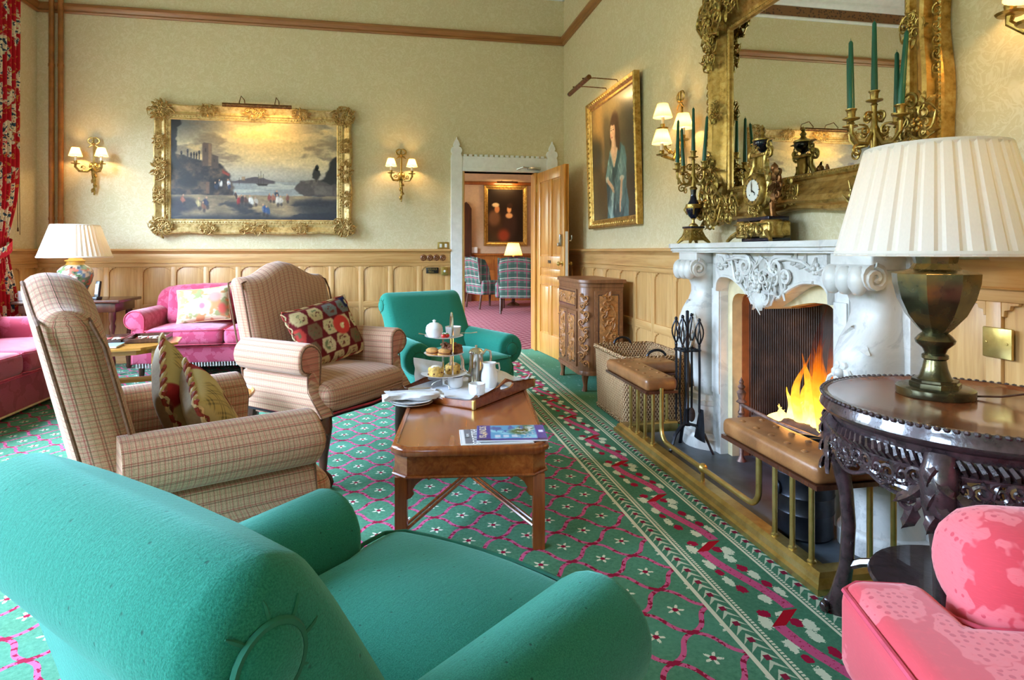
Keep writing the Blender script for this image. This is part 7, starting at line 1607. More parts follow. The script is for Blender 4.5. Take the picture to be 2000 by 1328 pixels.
# small tripod table between the tweed chairs
tt = thing('tripod_table', 'small round piecrust tripod table between the two tweed armchairs', 'table', (-0.93, 3.13, 0))
obj('top', MB().lathe([(0.0, 0.50), (0.25, 0.50), (0.268, 0.506), (0.275, 0.52), (0.268, 0.524), (0.258, 0.514), (0, 0.513)], 48), M['walnut'], tt)
obj('pillar', MB().lathe([(0.04, 0.16), (0.045, 0.2), (0.028, 0.24), (0.022, 0.38), (0.035, 0.42), (0.02, 0.46), (0.05, 0.5)], 16), M['dark'], tt)
for k in range(3): a = R(30 + 120 * k); obj('leg', MB().tube([(0.03 * cos(a), 0.03 * sin(a), 0.2), (0.1 * cos(a), 0.1 * sin(a), 0.15), (0.18 * cos(a), 0.18 * sin(a), 0.05), (0.24 * cos(a), 0.24 * sin(a), 0.012)], [0.024, 0.02, 0.016, 0.014], 8), M['dark'], tt)

# ------------------------------------------------------------------ round carved table with the big lamp
RT_ = thing('round_table', 'round carved blackwood table with a beaded rosewood top by the hearth', 'table', (1.645, 1.505, 0))
TZ2 = 0.762; RR = 0.385
obj('top', MB().lathe([(0.0, TZ2 - 0.012), (0.15, TZ2 - 0.012), (RR - 0.05, TZ2 - 0.012), (RR - 0.03, TZ2 - 0.004), (RR - 0.018, TZ2 - 0.0005)], 64, cap=False), M['rose'], RT_)
obj('rim', MB().lathe([(RR - 0.02, TZ2), (RR - 0.006, TZ2), (RR - 0.004, TZ2 - 0.012), (RR, TZ2 - 0.02), (RR + 0.004, TZ2 - 0.036), (RR - 0.006, TZ2 - 0.05), (RR - 0.03, TZ2 - 0.062), (RR - 0.035, TZ2 - 0.08), (0.0, TZ2 - 0.08)], 64, cap=False), M['ebon'], RT_)
bd = MB()
for k in range(120): a = 2 * PI * k / 120; bd.ell(((RR - 0.004) * cos(a), (RR - 0.004) * sin(a), TZ2 - 0.003), (0.0085, 0.0085, 0.007), 6, 4)
obj('beading', bd, M['ebon'], RT_)['kind'] = 'stuff'
ap = MB(); RA = RR - 0.045
nap_ = 96
V = []; Fc = []
for k in range(nap_):
    a = 2 * PI * k / nap_; q = (k * 5 / nap_) % 1.0; low = TZ2 - 0.165 - 0.03 * abs(sin(PI * 3 * q)) - 0.05 * math.exp(-(min(q, 1 - q) / 0.10) ** 2)
    for (dr, z) in ((0, TZ2 - 0.078), (0.008, TZ2 - 0.105), (0.012, low)): V.append(((RA + dr) * cos(a), (RA + dr) * sin(a), z))
    V.append(((RA - 0.012) * cos(a), (RA - 0.012) * sin(a), low))
ap_cut = MB()
gad = MB()
for k in range(110):
    a = 2 * PI * k / 110; gad.tube([((RA + 0.014) * cos(a), (RA + 0.014) * sin(a), TZ2 - 0.082), ((RA + 0.024) * cos(a + 0.03), (RA + 0.024) * sin(a + 0.03), TZ2 - 0.098), ((RA + 0.014) * cos(a + 0.05), (RA + 0.014) * sin(a + 0.05), TZ2 - 0.116)], [0.007, 0.009, 0.004], 5)
gad.lathe([(RA, TZ2 - 0.076), (RA + 0.008, TZ2 - 0.1), (RA, TZ2 - 0.12)], 64, cap=False); obj('gadrooned_band', gad, M['ebon'], RT_)['kind'] = 'stuff'
for s5 in range(4):                       # four pierced apron sections of scrolls and leaves, one between each pair of legs
    m = MB(); rs = random.Random(100 + s5); a0 = R(123 + 90 * s5)
    def P_(u, v): a = a0 + u; return ((RA + 0.006) * cos(a), (RA + 0.006) * sin(a), TZ2 - 0.118 - v)
    def wrap(mm):
        return [((RA + 0.006 + z) * cos(a0 + x / RA), (RA + 0.006 + z) * sin(a0 + x / RA), TZ2 - 0.118 + y) for x, y, z in mm.v]
    f = MB(); span = RA * R(90)
    for k in range(16):
        x = span * (k + 0.5) / 16; dp = 0.035 + 0.03 * abs(sin(3 * PI * k / 15 + 0.4)); hd_ = 1 if k % 2 else -1
        spiral(f, x, -dp * 0.55, 0.004, 0.026, R(90) * hd_, 1.4, hd_, 0.0065, 0.03); leafm(f, x, -0.004, 0.002, 0.05, 0.013, R(-60 - 60 * (k % 2)), 0.3); flower(f, x + 0.01, -dp * 0.9, 0.006, 0.014, 5)
        leafm(f, x, -dp, 0.002, 0.035, 0.010, R(200 + 140 * (k % 2)), 0.3)
    f.tube([(span * i / 40, -0.055 - 0.03 * abs(sin(3 * PI * i / 40)), 0.004) for i in range(41)], 0.006, 6); f.tube([(span * i / 40, -0.004, 0.002) for i in range(41)], 0.006, 6)
    mm = MB(); mm.add(wrap(f), f.f); obj('pierced_apron', mm, M['ebon'], RT_)
    # leg
    lg = MB(); a = a0; cx, cy = cos(a), sin(a)
    path = [(RA - 0.005, TZ2 - 0.085, 0.040), (RA + 0.018, TZ2 - 0.13, 0.046), (RA + 0.022, TZ2 - 0.20, 0.040), (RA + 0.005, TZ2 - 0.27, 0.028), (RA - 0.012, TZ2 - 0.36, 0.022), (RA - 0.02, 0.30, 0.021), (RA - 0.012, 0.16, 0.022), (RA + 0.004, 0.08, 0.028), (RA + 0.012, 0.035, 0.034), (RA + 0.012, 0.0, 0.030)]
    lg.tube([(r_ * cx, r_ * cy, z) for r_, z, w in path], [w for r_, z, w in path], 10); le = obj('leg', lg, M['ebon'], RT_, ang=60)
    lc = MB()
    for k in range(6): leafm(lc, 0, 0, 0, 0.05, 0.016, R(-90 + (k % 2 * 2 - 1) * 35), 0.25, T=Matrix.Translation(((RA + 0.052) * cx, (RA + 0.052) * cy, TZ2 - 0.10 - 0.03 * k)) @ Matrix.Rotation(a + PI / 2, 4, 'Z') @ Matrix.Rotation(PI / 2, 4, 'X'))
    for sgn_ in (-1, 1):
        w_ = MB(); leafm(w_, sgn_ * 0.03, -0.04, 0.01, 0.09, 0.02, R(-90 + sgn_ * 30), 0.3 * sgn_); spiral(w_, sgn_ * 0.065, -0.09, 0.01, 0.03, R(90), 1.4, sgn_, 0.008, 0.03); leafm(w_, sgn_ * 0.05, -0.10, 0.01, 0.07, 0.018, R(-90 + sgn_ * 10), 0.2 * sgn_)
        wb_ = MB(); wb_.add([((RA + 0.012 + z) * cos(a + x / RA), (RA + 0.012 + z) * sin(a + x / RA), TZ2 - 0.118 + y) for x, y, z in w_.v], w_.f); obj('leaf_bracket', wb_, M['ebon'], le)
    for k in range(3): q = a + (k - 1) * 0.09; obj('claw', MB().ell(((RA + 0.045) * cos(q), (RA + 0.045) * sin(q), 0.02), (0.016, 0.016, 0.02)), M['ebon'], le)
    obj('leaf_carving', lc, M['ebon'], le)
obj('low_shelf', MB().lathe([(0, 0.20), (0.22, 0.20), (0.25, 0.205), (0.255, 0.215), (0.25, 0.225), (0, 0.225)], 40), M['ebon'], RT_)
for s5 in range(4): a = R(123 + 90 * s5); obj('shelf_bracket', MB().tube([(0.22 * cos(a), 0.22 * sin(a), 0.212), (0.28 * cos(a), 0.28 * sin(a), 0.19), ((RA - 0.01) * cos(a), (RA - 0.01) * sin(a), 0.16)], 0.014, 6), M['ebon'], RT_)
def shade_pleats(parent, r0, r1, z0, h, n, mat, box=True, power=8, bz=0.5, amp=0.012):
    m = MB(); pleated(m, r0, r1, h, n, amp, Tr(0, 0, z0), 5, box); sh_ = obj('shade', m, mat, parent, ang=25)
    for r_, z in ((r0, z0 + 0.006), (r1, z0 + h - 0.006)): obj('shade_binding', MB().lathe([(r_ + 0.002, z - 0.008), (r_ + 0.005, z), (r_ + 0.002, z + 0.008)], 48, cap=False), mat, sh_)
    obj('spider_ring', MB().lathe([(r1 * 0.99, z0 + h - 0.004), (r1 * 0.99, z0 + h - 0.001)], 32, cap=False).tube([(-r1, 0, z0 + h - 0.02), (r1, 0, z0 + h - 0.02)], 0.003, 5), M['brass'], sh_)
    l = bulb((0, 0, z0 + h * bz), power, (1, 0.68, 0.34), 0.035); l.parent = parent
BL = (1.66, 1.632)
lp = thing('urn_table_lamp', 'large bronze urn table lamp with a cream pleated shade on the round table', 'table lamp', (*BL, TZ2 - 0.011), (0, 0, R(12)))
obj('foot', MB().lathe([(0.0, 0), (0.104, 0.0), (0.106, 0.004), (0.106, 0.024), (0.100, 0.027), (0.0, 0.028)], 40), M['bronze'], lp)
obj('foot_step', MB().lathe([(0.070, 0.027), (0.070, 0.040), (0.064, 0.043), (0.064, 0.05), (0, 0.051)], 8), M['bronze'], lp, ang=20)
obj('stem', MB().lathe([(0.050, 0.05), (0.042, 0.06), (0.034, 0.085), (0.030, 0.11), (0.036, 0.115), (0.036, 0.125), (0.028, 0.13), (0.034, 0.145), (0.052, 0.162), (0.055, 0.172), (0.046, 0.184), (0.034, 0.195)], 24), M['bronze'], lp)
obj('urn', MB().lathe([(0.03, 0.19), (0.05, 0.21), (0.082, 0.25), (0.105, 0.30), (0.117, 0.35), (0.119, 0.378), (0.116, 0.38), (0.07, 0.392), (0.058, 0.41), (0.062, 0.432), (0.074, 0.446), (0.074, 0.452), (0.05, 0.456)], 8, ph=R(22.5)), M['bronze'], lp, ang=20)
obj('cap', MB().lathe([(0.066, 0.452), (0.055, 0.458), (0.036, 0.478), (0.026, 0.50), (0.022, 0.53), (0.012, 0.54), (0.010, 0.62)], 16), M['brass'], lp)
shade_pleats(lp, 0.277, 0.192, 0.435, 0.335, 30, M['shade'], True, 2.4, 0.45, 0.016)
fx = thing('lamp_flex', 'dark brown lamp flex trailing over the round table to the wall', 'cable', (0, 0, TZ2 - 0.011)); obj('cable', MB().tube([(1.745, 1.57, 0.006), (1.79, 1.53, 0.012), (1.84, 1.47, 0.035), (1.88, 1.42, 0.045), (1.93, 1.375, 0.02), (1.99, 1.36, 0.008), (2.008, 1.36, -0.10)], 0.0035, 6), M['dark'], fx)
# ------------------------------------------------------------------ corner side table with the china lamp
SD = (-3.03, 6.74)
sdt = thing('side_table', 'dark oak side table with turned legs in the far corner', 'table', (*SD, 0), (0, 0, 0))
obj('top', MB().bbox(-0.46, 0.46, -0.27, 0.27, 0.70, 0.73, 0.008, seg=2), M['dark'], sdt); obj('frieze', MB().bbox(-0.41, 0.41, -0.23, 0.23, 0.61, 0.70, 0.004), M['dark'], sdt)
for sx in (-1, 1):
    for sy in (-1, 1): obj('leg', MB().lathe([(0.02, 0), (0.028, 0.02), (0.022, 0.05), (0.03, 0.12), (0.02, 0.2), (0.026, 0.3), (0.018, 0.4), (0.03, 0.47), (0.02, 0.5), (0.032, 0.54), (0.032, 0.62)], 12, T=Tr(sx * 0.37, sy * 0.19, 0)), M['dark'], sdt)
cl = thing('china_table_lamp', 'painted china table lamp with a pleated cream shade in the far corner', 'table lamp', (-3.02, 6.64, 0.731))
def chinapaint(X, Y):
    n = vnoise(X, Y, 14, 7, 3, 3); img = np.zeros(X.shape + (3,)) + np.array((224, 218, 206)); img = over(img, (90, 130, 170), sm(n, 0.56, 0.62) * 0.9); img = over(img, (206, 110, 96), sm(vnoise(X, Y, 18, 9, 7, 2), 0.62, 0.68)); img = over(img, (96, 130, 90), sm(vnoise(X, Y, 20, 10, 17, 2), 0.62, 0.68)); img = over(img, (60, 60, 70), sm(vnoise(X, Y, 26, 14, 21, 2), 0.68, 0.74)); return img
pr = [(0.075, 0.0), (0.08, 0.03), (0.105, 0.1), (0.135, 0.17), (0.15, 0.23), (0.145, 0.28), (0.11, 0.32), (0.085, 0.335)]
def ccurve(X, Y, V):
    zz = np.array([p[1] for p in pr]); rr_ = np.array([p[0] for p in pr]); z = Y * 0.335; r_ = np.interp(z, zz, rr_); a = X * 2 * PI
    V[..., 0] = r_ * np.cos(a); V[..., 1] = r_ * np.sin(a); V[..., 2] = z; return V
canvas('china_body', 1, 1, 70, 36, chinapaint, cl, M['colc'], 0, ccurve)
obj('collar', MB().lathe([(0.085, 0.333), (0.075, 0.345), (0.075, 0.365), (0.088, 0.37), (0.088, 0.378), (0.06, 0.385), (0.05, 0.41), (0.012, 0.415), (0.01, 0.55)], 24), M['ochre'], cl)
obj('stand', MB().lathe([(0, -0.0), (0.09, 0.0), (0.092, 0.012), (0.078, 0.02)], 24), M['dark'], cl)
shade_pleats(cl, 0.305, 0.20, 0.405, 0.315, 44, M['shade'], False, 3.0, 0.45, 0.014)
ph_ = thing('cordless_phone', 'black cordless phone standing in its cradle by the china lamp', 'telephone', (-2.80, 6.56, 0.731), (0, 0, R(-20)))
obj('cradle', MB().bbox(-0.035, 0.035, -0.035, 0.035, 0, 0.03, 0.01, seg=2), M['black'], ph_); obj('handset', MB().bbox(-0.024, 0.024, -0.012, 0.014, 0.02, 0.18, 0.008, T=Tr(0, 0, 0, rx=-8), seg=2), M['black'], ph_); obj('keypad', MB().bbox(-0.017, 0.017, -0.016, -0.010, 0.05, 0.15, 0.002, T=Tr(0, 0, 0, rx=-8)), M['paper_w'], ph_)
tc = thing('white_mug', 'white mug at the left end of the dark side table', 'mug', (-3.45, 6.60, 0.731)); obj('body', MB().lathe([(0, 0), (0.035, 0), (0.038, 0.004), (0.038, 0.09), (0.035, 0.09), (0.034, 0.01), (0, 0.008)], 20), M['china'], tc); obj('handle', MB().tube([(-0.037, 0, 0.07), (-0.06, 0, 0.06), (-0.06, 0, 0.03), (-0.037, 0, 0.02)], 0.005, 6), M['china'], tc)
# ------------------------------------------------------------------ curtain at the window
cu = thing('curtain', 'red and cream floral chintz curtain gathered by a tieback at the window', 'curtain', (L + 0.10, 6.50, 0.0))
def drape(u, v):
    z = 0.02 + 3.75 * v; tie = math.exp(-((z - 1.25) / 0.35) ** 2); w = 0.46 * (1 - 0.42 * tie) * (0.85 + 0.15 * v); y = (u - 0.5) * w - 0.06 * tie
    return (0.035 * (1 - 0.4 * tie) * sin(u * 2 * PI * 6.5), y, z)
obj('drape', MB().surf(drape, 90, 40, us=1.1, vs=3.75), M['curtain'], cu, ang=70); m = cu.children[0].modifiers.new('cloth', 'SOLIDIFY'); m.thickness = 0.006
obj('tieback', MB().surf(lambda u, v: (0.075 * sin(2 * PI * u) , -0.06 + 0.155 * cos(2 * PI * u), 1.16 + 0.10 * v + 0.06 * cos(2 * PI * u)), 32, 3, cu=True, us=1, vs=0.1), M['curtain'], cu, ang=60)
obj('pole', MB().tube([(0.02, -2.3, 3.80), (0.02, 0.3, 3.80)], 0.025, 10), M['trim'], cu)
tc_ = thing('blind_cord', 'thin blind cord with small tassel ends beside the curtain', 'cord', (L + 0.03, 6.86, 1.42)); obj('cord', MB().tube([(0, 0, 2.0), (0, 0, 0.12), (0, 0.006, 0.0)], 0.003, 5).tube([(0, 0.03, 0.6), (0, 0.04, -0.06)], 0.003, 5), M['dark'], tc_); obj('tassel', MB().lathe([(0, 0), (0.009, 0.005), (0.005, 0.04), (0, 0.045)], 8, T=Tr(0, 0.006, -0.03)), M['dark'], tc_)
# ------------------------------------------------------------------ mantelpiece: clock, candelabra, candles
MZT = 1.2465
def relief(mb, w, h, seed, T, n=6): cluster(mb, w, h, seed, n, 0.0, T, 1.1)
ck = thing('mantel_clock', 'ormolu lyre mantel clock with a white dial and blue urn on top', 'clock', (1.895, 2.905, MZT), RIGHT)
# local x right, y up, z out
obj('marble_plinth', MB().bbox(-0.10, 0.15, 0.0, 0.02, -0.06, 0.06, 0.004), M['cobalt'], ck)
b = MB()
pb_ = [(-0.17, 0.05), (-0.15, -0.05), (0.15, -0.05), (0.17, 0.05), (0.10, 0.07), (-0.10, 0.07)]
b.bbox(-0.155, 0.155, 0.025, 0.105, -0.06, 0.065, 0.012, seg=2); b.ell((0.0, 0.065, 0.03), (0.1, 0.045, 0.06), 16, 8); b.lathe([(0.055, 0.02), (0.06, 0.03), (0.052, 0.06), (0.058, 0.10), (0.05, 0.11)], 18, T=Tr(0.11, 0, 0.02, rx=-90)); b.lathe([(0.055, 0.02), (0.06, 0.03), (0.052, 0.06), (0.058, 0.10), (0.05, 0.11)], 18, T=Tr(-0.11, 0, 0.02, rx=-90))
for k in (-1, 1): b.tube([(k * 0.13, 0.05, 0.06), (k * 0.17, 0.03, 0.075), (k * 0.20, 0.004, 0.085)], [0.016, 0.012, 0.009], 7); spiral(b, k * 0.09, 0.06, 0.075, 0.03, R(90), 1.5, k, 0.008, 0.06)
relief(b, 0.16, 0.08, 3, Tr(0, 0.06, 0.085)); obj('base', b, M['ormolu'], ck)
obj('marble_slab', MB().bbox(-0.145, 0.145, 0.108, 0.128, -0.055, 0.06, 0.004), M['cobalt'], ck)
b = MB().loft([[(-w, y, -d), (w, y, -d), (w, y, d), (-w, y, d)] for y, w, d in ((0.128, 0.10, 0.04), (0.145, 0.07, 0.035), (0.17, 0.055, 0.03), (0.20, 0.06, 0.03))]); obj('pedestal', b, M['ormolu'], ck)
b = MB()
for k in (-1, 1):
    b.tube([(k * 0.03, 0.17, 0.02), (k * 0.075, 0.21, 0.02), (k * 0.095, 0.28, 0.02), (k * 0.075, 0.35, 0.018), (k * 0.045, 0.40, 0.015), (k * 0.05, 0.45, 0.012), (k * 0.075, 0.475, 0.012)], [0.014, 0.018, 0.02, 0.018, 0.015, 0.014, 0.008], 9)
    spiral(b, k * 0.075, 0.455, 0.012, 0.028, R(90), 1.4, -k, 0.008)
    for q in range(6): leafm(b, k * (0.085 + 0.012 * sin(q)), 0.20 + 0.035 * q, 0.03, 0.05, 0.014, R(90 - k * 55), 0.3 * k)
b.bbox(-0.03, 0.03, 0.36, 0.45, -0.012, 0.012, 0.003)
for k in range(4): b.tube([(-0.02 + 0.0133 * k, 0.35, 0.014), (-0.02 + 0.0133 * k, 0.445, 0.012)], 0.003, 5)
b.bbox(-0.06, 0.06, 0.445, 0.462, -0.025, 0.03, 0.005); obj('lyre_frame', b, M['ormolu'], ck)
b = MB().lathe([(0.0, -0.02), (0.088, -0.02), (0.09, 0.02), (0.086, 0.035), (0.078, 0.042), (0.074, 0.038)], 36, T=Tr(0, 0.268, 0.02)); dc = obj('drum', b, M['ormolu'], ck)
obj('dial', MB().lathe([(0.0745, 0.0), (0.05, 0.004), (0, 0.006)], 36, T=Tr(0, 0.268, 0.055)), M['enamel'], dc)
nm_ = MB()
for k in range(12): a = 2 * PI * k / 12; nm_.bbox(-0.0022, 0.0022, -0.007, 0.007, 0, 0.001, 0.0003, T=Tr(0.06 * sin(a), 0.268 + 0.06 * cos(a), 0.0592, rz=-math.degrees(a)))
obj('hour_marks', nm_, M['black'], dc)
obj('hour_hand', MB().prism([(-0.003, -0.008), (0.003, -0.008), (0.004, 0.02), (0, 0.038), (-0.004, 0.02)], 0.001, T=Tr(0, 0.268, 0.0625, rz=-122)), M['black'], dc); obj('minute_hand', MB().prism([(-0.0025, -0.01), (0.0025, -0.01), (0.003, 0.03), (0, 0.058), (-0.003, 0.03)], 0.001, T=Tr(0, 0.268, 0.064, rz=2)), M['black'], dc)
for a in (-0.022, 0.022): obj('winding_hole', MB().lathe([(0.004, 0.0), (0, 0.001)], 10, T=Tr(a, 0.245, 0.0612)), M['black'], dc)
b = MB(); relief(b, 0.14, 0.09, 9, Tr(0, 0.172, 0.045), 7); obj('garland', b, M['ormolu'], ck); b = MB(); relief(b, 0.1, 0.05, 10, Tr(0, 0.37, 0.03), 5); obj('garland', b, M['ormolu'], ck)
b = MB(); rs = random.Random(12)
for q in range(9): leafm(b, 0.11 + rs.uniform(-0.02, 0.05), 0.20 + rs.uniform(0, 0.16), 0.01 + rs.uniform(-0.02, 0.03), 0.06, 0.018, rs.uniform(0, 6), 0.4); spiral(b, 0.12 + rs.uniform(-0.02, 0.04), 0.22 + rs.uniform(0, 0.14), 0.01, 0.022, rs.uniform(0, 6), 1.3, rs.choice((-1, 1)), 0.007, 0.03)
b.ell((0.115, 0.30, 0.0), (0.03, 0.07, 0.03)); b.ell((0.12, 0.37, 0.01), (0.02, 0.024, 0.02)); b.tube([(0.11, 0.25, 0.0), (0.10, 0.19, 0.01), (0.105, 0.13, 0.01)], [0.024, 0.016, 0.012], 8); obj('cherub', b, M['bronzef'], ck)
obj('urn', MB().lathe([(0.016, 0.46), (0.012, 0.472), (0.03, 0.485), (0.046, 0.505), (0.048, 0.522), (0.044, 0.53)], 20, T=Matrix(((1, 0, 0, 0), (0, 0, 1, 0), (0, 1, 0, 0.0), (0, 0, 0, 1)))), M['cobalt'], ck)
b = MB().lathe([(0.05, 0.528), (0.05, 0.536), (0.02, 0.548), (0.012, 0.56), (0.018, 0.572), (0.008, 0.585), (0.014, 0.595), (0.0, 0.615)], 18, T=Matrix(((1, 0, 0, 0), (0, 0, 1, 0), (0, 1, 0, 0.0), (0, 0, 0, 1))))
for k in (-1, 1): spiral(b, k * 0.065, 0.50, 0.0, 0.026, R(90), 1.4, k, 0.007, 0.04); b.ell((k * 0.075, 0.475, 0.0), (0.014, 0.02, 0.014))
relief(b, 0.1, 0.05, 14, Tr(0, 0.485, 0.045), 5); obj('urn_mounts', b, M['ormolu'], ck)
def candelabrum(label, loc, side):
    t = thing('candelabrum', label, 'candelabrum', loc, (0, 0, R(6)), 'ormolu and cobalt candelabra')
    b = MB()
    for k in range(4): a = R(45 + 90 * k); b.tube([(0.045 * cos(a), 0.045 * sin(a), 0.05), (0.075 * cos(a), 0.075 * sin(a), 0.025), (0.10 * cos(a), 0.10 * sin(a), 0.003)], [0.018, 0.014, 0.008], 7)
    b.loft([[(w * cos(R(45 + 90 * k)), w * sin(R(45 + 90 * k)), z) for k in range(4)] for z, w in ((0.02, 0.085), (0.045, 0.075), (0.08, 0.058), (0.095, 0.062))])
    for k in range(4): relief(b, 0.08, 0.06, 20 + k, Matrix.Rotation(R(90 * k), 4, 'Z') @ Tr(0.052, 0, 0.055, rx=90, rz=90), 5)
    obj('base', b, M['ormolu'], t); obj('base_slab', MB().bbox(-0.05, 0.05, -0.05, 0.05, 0.095, 0.108, 0.003), M['cobalt'], t)
    obj('vase_foot', MB().lathe([(0.03, 0.108), (0.028, 0.118), (0.010, 0.13), (0.008, 0.15), (0.016, 0.158)], 16), M['ormolu'], t)
    obj('vase', MB().lathe([(0.012, 0.155), (0.03, 0.175), (0.044, 0.205), (0.046, 0.235), (0.034, 0.255), (0.022, 0.275), (0.016, 0.31), (0.020, 0.345)], 20), M['cobalt'], t)
    b = MB().lathe([(0.047, 0.222), (0.050, 0.235), (0.047, 0.248)], 20).lathe([(0.021, 0.34), (0.026, 0.35), (0.016, 0.36), (0.014, 0.41), (0.02, 0.43), (0.012, 0.45), (0.010, 0.52), (0.012, 0.53)], 14)
    for k in range(3): a = R(120 * k); b.tube([(0.045 * cos(a), 0.045 * sin(a), 0.24), (0.062 * cos(a), 0.062 * sin(a), 0.215), (0.04 * cos(a), 0.04 * sin(a), 0.185)], 0.006, 6)
    obj('mounts', b, M['ormolu'], t)
    cup = [(0.008, -0.02), (0.014, -0.016), (0.008, -0.008), (0.030, 0.0), (0.031, 0.004), (0.014, 0.006), (0.016, 0.03), (0.021, 0.036), (0.021, 0.040), (0.012, 0.040)]
    spots = [(0, 0, 0.545)]
    for k in range(4):
        a = R(90 * k); c, s_ = cos(a), sin(a); q = 0.115; z = 0.465; spots.append((q * c, q * s_, z)); am = MB()
        am.tube([(0.012 * c, 0.012 * s_, 0.42), (0.04 * c, 0.04 * s_, 0.375), (0.085 * c, 0.085 * s_, 0.375), (0.115 * c, 0.115 * s_, 0.41), (q * c, q * s_, z - 0.016)], [0.009, 0.009, 0.008, 0.008, 0.009], 7)
        for (rr_, zz, hd, sz) in ((0.05, 0.425, 1, 0.022), (0.085, 0.345, -1, 0.024), (0.03, 0.48, -1, 0.02)):
            sp_ = MB(); spiral(sp_, rr_, zz, 0, sz, R(90), 1.4, hd, 0.005, 0.03); am.add([(x * c, x * s_, y) if True else 0 for x, y, z_ in sp_.v], sp_.f) if False else am.add([(x * c - z_ * s_, x * s_ + z_ * c, y) for x, y, z_ in sp_.v], sp_.f)
        am.lathe(cup, 14, T=Tr(q * c, q * s_, z)); obj('arm', am, M['ormolu'], t)
    obj('centre_socket', MB().lathe(cup, 14, T=Tr(0, 0, 0.545)), M['ormolu'], t)
    nm = ('centre', 'back', 'left', 'front', 'right')
    for k, (x, y, z) in enumerate(spots):
        a_, b_ = rotz(x, y, R(6)); ln = 0.275 - (0.03 if k in (1, 2) else 0)
        lean = ((0, 0), (0, 0), (1, -3), (-4, 3), (4, 2))[k]
        o = obj('candle', MB().lathe([(0.0125, 0.0), (0.012, 0.05), (0.008, ln - 0.01), (0.004, ln - 0.002), (0.001, ln), (0.001, ln + 0.008), (0, ln + 0.009)], 12), M['candle'], None, 38, (loc[0] + a_, loc[1] + b_, loc[2] + z + 0.0405), (R(lean[0]), R(lean[1]), 0))
        tag(o, 'dark green candle in the %s socket of the %s candelabrum' % (nm[k], side), 'candle', 'green mantel candles')
    return t
candelabrum('ormolu and blue candelabrum at the far end of the mantelpiece', (1.865, 3.60, MZT), 'far')
candelabrum('ormolu and blue candelabrum at the near end behind the lamp shade', (1.865, 2.11, MZT), 'near')
# ------------------------------------------------------------------ next room: picture, lamp, wing chairs
hp_ = thing('hall_painting', 'dark painting of two figures in a gilt frame in the next room', 'painting', (2.66, HY - 0.005, 2.05), BACK)
obj('frame', frame_mb(0.86, 1.26, [(0, 0.02), (0.03, 0.03), (0.05, 0.05), (0.09, 0.06), (0.10, 0.0)]), M['gilt'], hp_, ang=50)
def paint_two(X, Y):
    img = np.zeros(X.shape + (3,)) + np.array((30, 20, 14)); img = over(img, (70, 46, 30), eblob(X, Y, 0.2, 0.3, 0.25, 0.3, 0.5)); img = over(img, (120, 84, 60), eblob(X, Y, 0.18, 0.45, 0.16, 0.14, 0.4)); img = over(img, (196, 130, 84), eblob(X, Y, 0.26, 0.62, 0.07, 0.07)); img = over(img, (206, 180, 140), eblob(X, Y, 0.22, 0.70, 0.1, 0.04))
    img = over(img, (60, 40, 34), eblob(X, Y, 0.62, 0.32, 0.2, 0.28, 0.4)); img = over(img, (220, 160, 110), eblob(X, Y, 0.60, 0.62, 0.06, 0.07)); img = over(img, (226, 170, 120), eblob(X, Y, 0.6, 0.5, 0.1, 0.05)); img = over(img, (50, 30, 20), eblob(X, Y, 0.62, 0.69, 0.08, 0.05)); img = over(img, (150, 60, 40), eblob(X, Y, 0.45, 0.12, 0.16, 0.12, 0.5)); return img
canvas('canvas', 0.87, 1.27, 60, 80, paint_two, hp_, M['col'], 0.018)
picture_light('picture_light', 'brass picture light over the two-figure painting in the next room', (2.66, HY - 0.004, 2.83), BACK, 0.5, 0.26, 10, 0.26)
ht = thing('hall_table', 'small table carrying the yellow lamp in the next room', 'table', (2.60, 13.3, 0)); obj('top', MB().lathe([(0, 0.68), (0.3, 0.68), (0.32, 0.69), (0.3, 0.70), (0, 0.70)], 24), M['dark'], ht); obj('pillar', MB().lathe([(0.15, 0), (0.13, 0.03), (0.04, 0.08), (0.03, 0.6), (0.08, 0.68)], 14), M['dark'], ht)
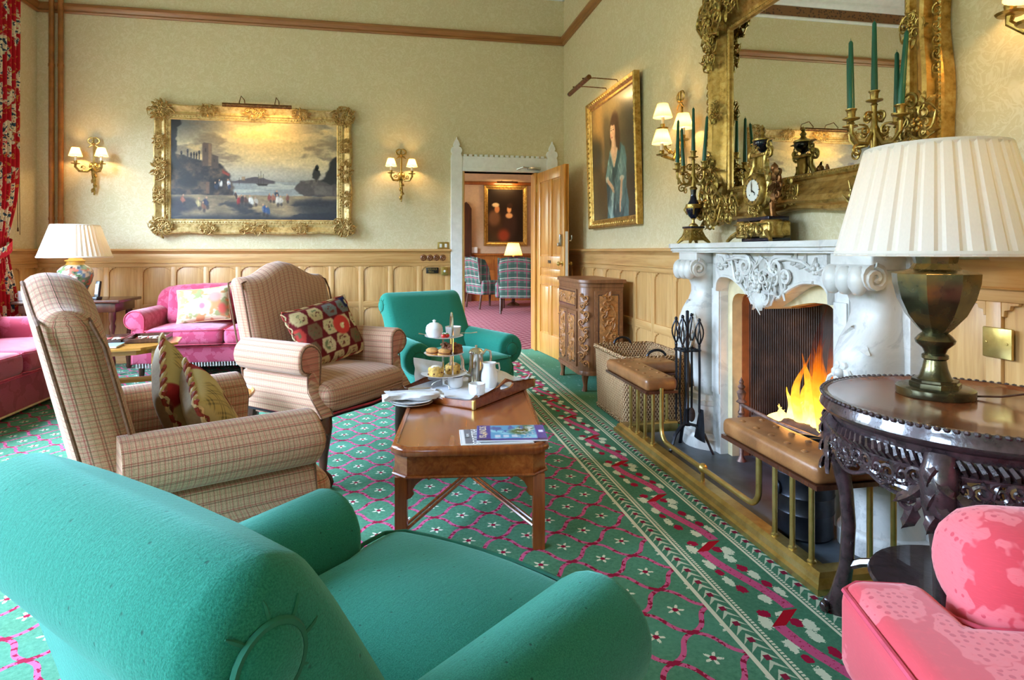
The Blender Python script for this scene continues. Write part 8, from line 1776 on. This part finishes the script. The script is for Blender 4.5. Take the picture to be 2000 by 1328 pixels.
hl = thing('hall_lamp', 'glowing yellow table lamp in the next room', 'table lamp', (2.60, 13.3, 0.701)); obj('base', MB().lathe([(0.09, 0), (0.1, 0.02), (0.05, 0.06), (0.09, 0.14), (0.1, 0.2), (0.05, 0.27), (0.02, 0.30), (0.02, 0.4)], 16), M['ochre'], hl)
shade_pleats(hl, 0.20, 0.12, 0.40, 0.28, 24, M['shade_s'], False, 14, 0.4, 0.015)
def wing(label, loc, ang):
    t = thing('wing_chair', label, 'armchair', (*loc, 0), (0, 0, R(ang)), 'tartan wing chairs in the next room')
    b = MB(); secs = []
    for v in (0, 0.3, 0.6, 0.85, 0.96, 1.0):
        P = []
        for k in range(20): a = 2 * PI * k / 20; y = 0.33 * sgn(sin(a)) * abs(sin(a)) ** 0.4 * (1 if v < 0.96 else 0.93); z = 0.3 + v * (0.80 - 0.06 * (y / 0.33) ** 2 ); P.append((-0.26 - 0.14 * v + 0.05 * cos(a) * (1 if v < 0.96 else 0.5), y, z))
        secs.append(P)
    b.loft(secs); obj('backrest', b, M['tartan'], t, ang=60)
    for sy in (-1, 1): obj('wing', MB().prism([(-0.34, 0.55), (-0.08, 0.60), (-0.12, 0.85), (-0.22, 1.02), (-0.40, 1.07)], 0.05, T=Tr(0, sy * 0.33 + 0.025, 0, rx=90), ch=0.01), M['tartan'], t); obj('arm', MB().bbox(-0.3, 0.26, sy * 0.35 - 0.055, sy * 0.35 + 0.055, 0.30, 0.60, 0.045, seg=3), M['tartan'], t); obj('leg', MB().lathe([(0.018, 0), (0.022, 0.05), (0.03, 0.3)], 10, T=Tr(0.25, sy * 0.3, 0)), M['dark'], t); obj('leg', MB().tube([(-0.28, sy * 0.3, 0.3), (-0.32, sy * 0.3, 0.0)], 0.022, 8), M['dark'], t)
    obj('seat', MB().bbox(-0.28, 0.3, -0.3, 0.3, 0.29, 0.47, 0.05, seg=3), M['tartan'], t); return t
wing('grey tartan wing chair seen from the side through the doorway', (1.93, 12.85), 20)
wing('grey tartan chair seen from behind through the doorway', (2.36, 11.75), 78)
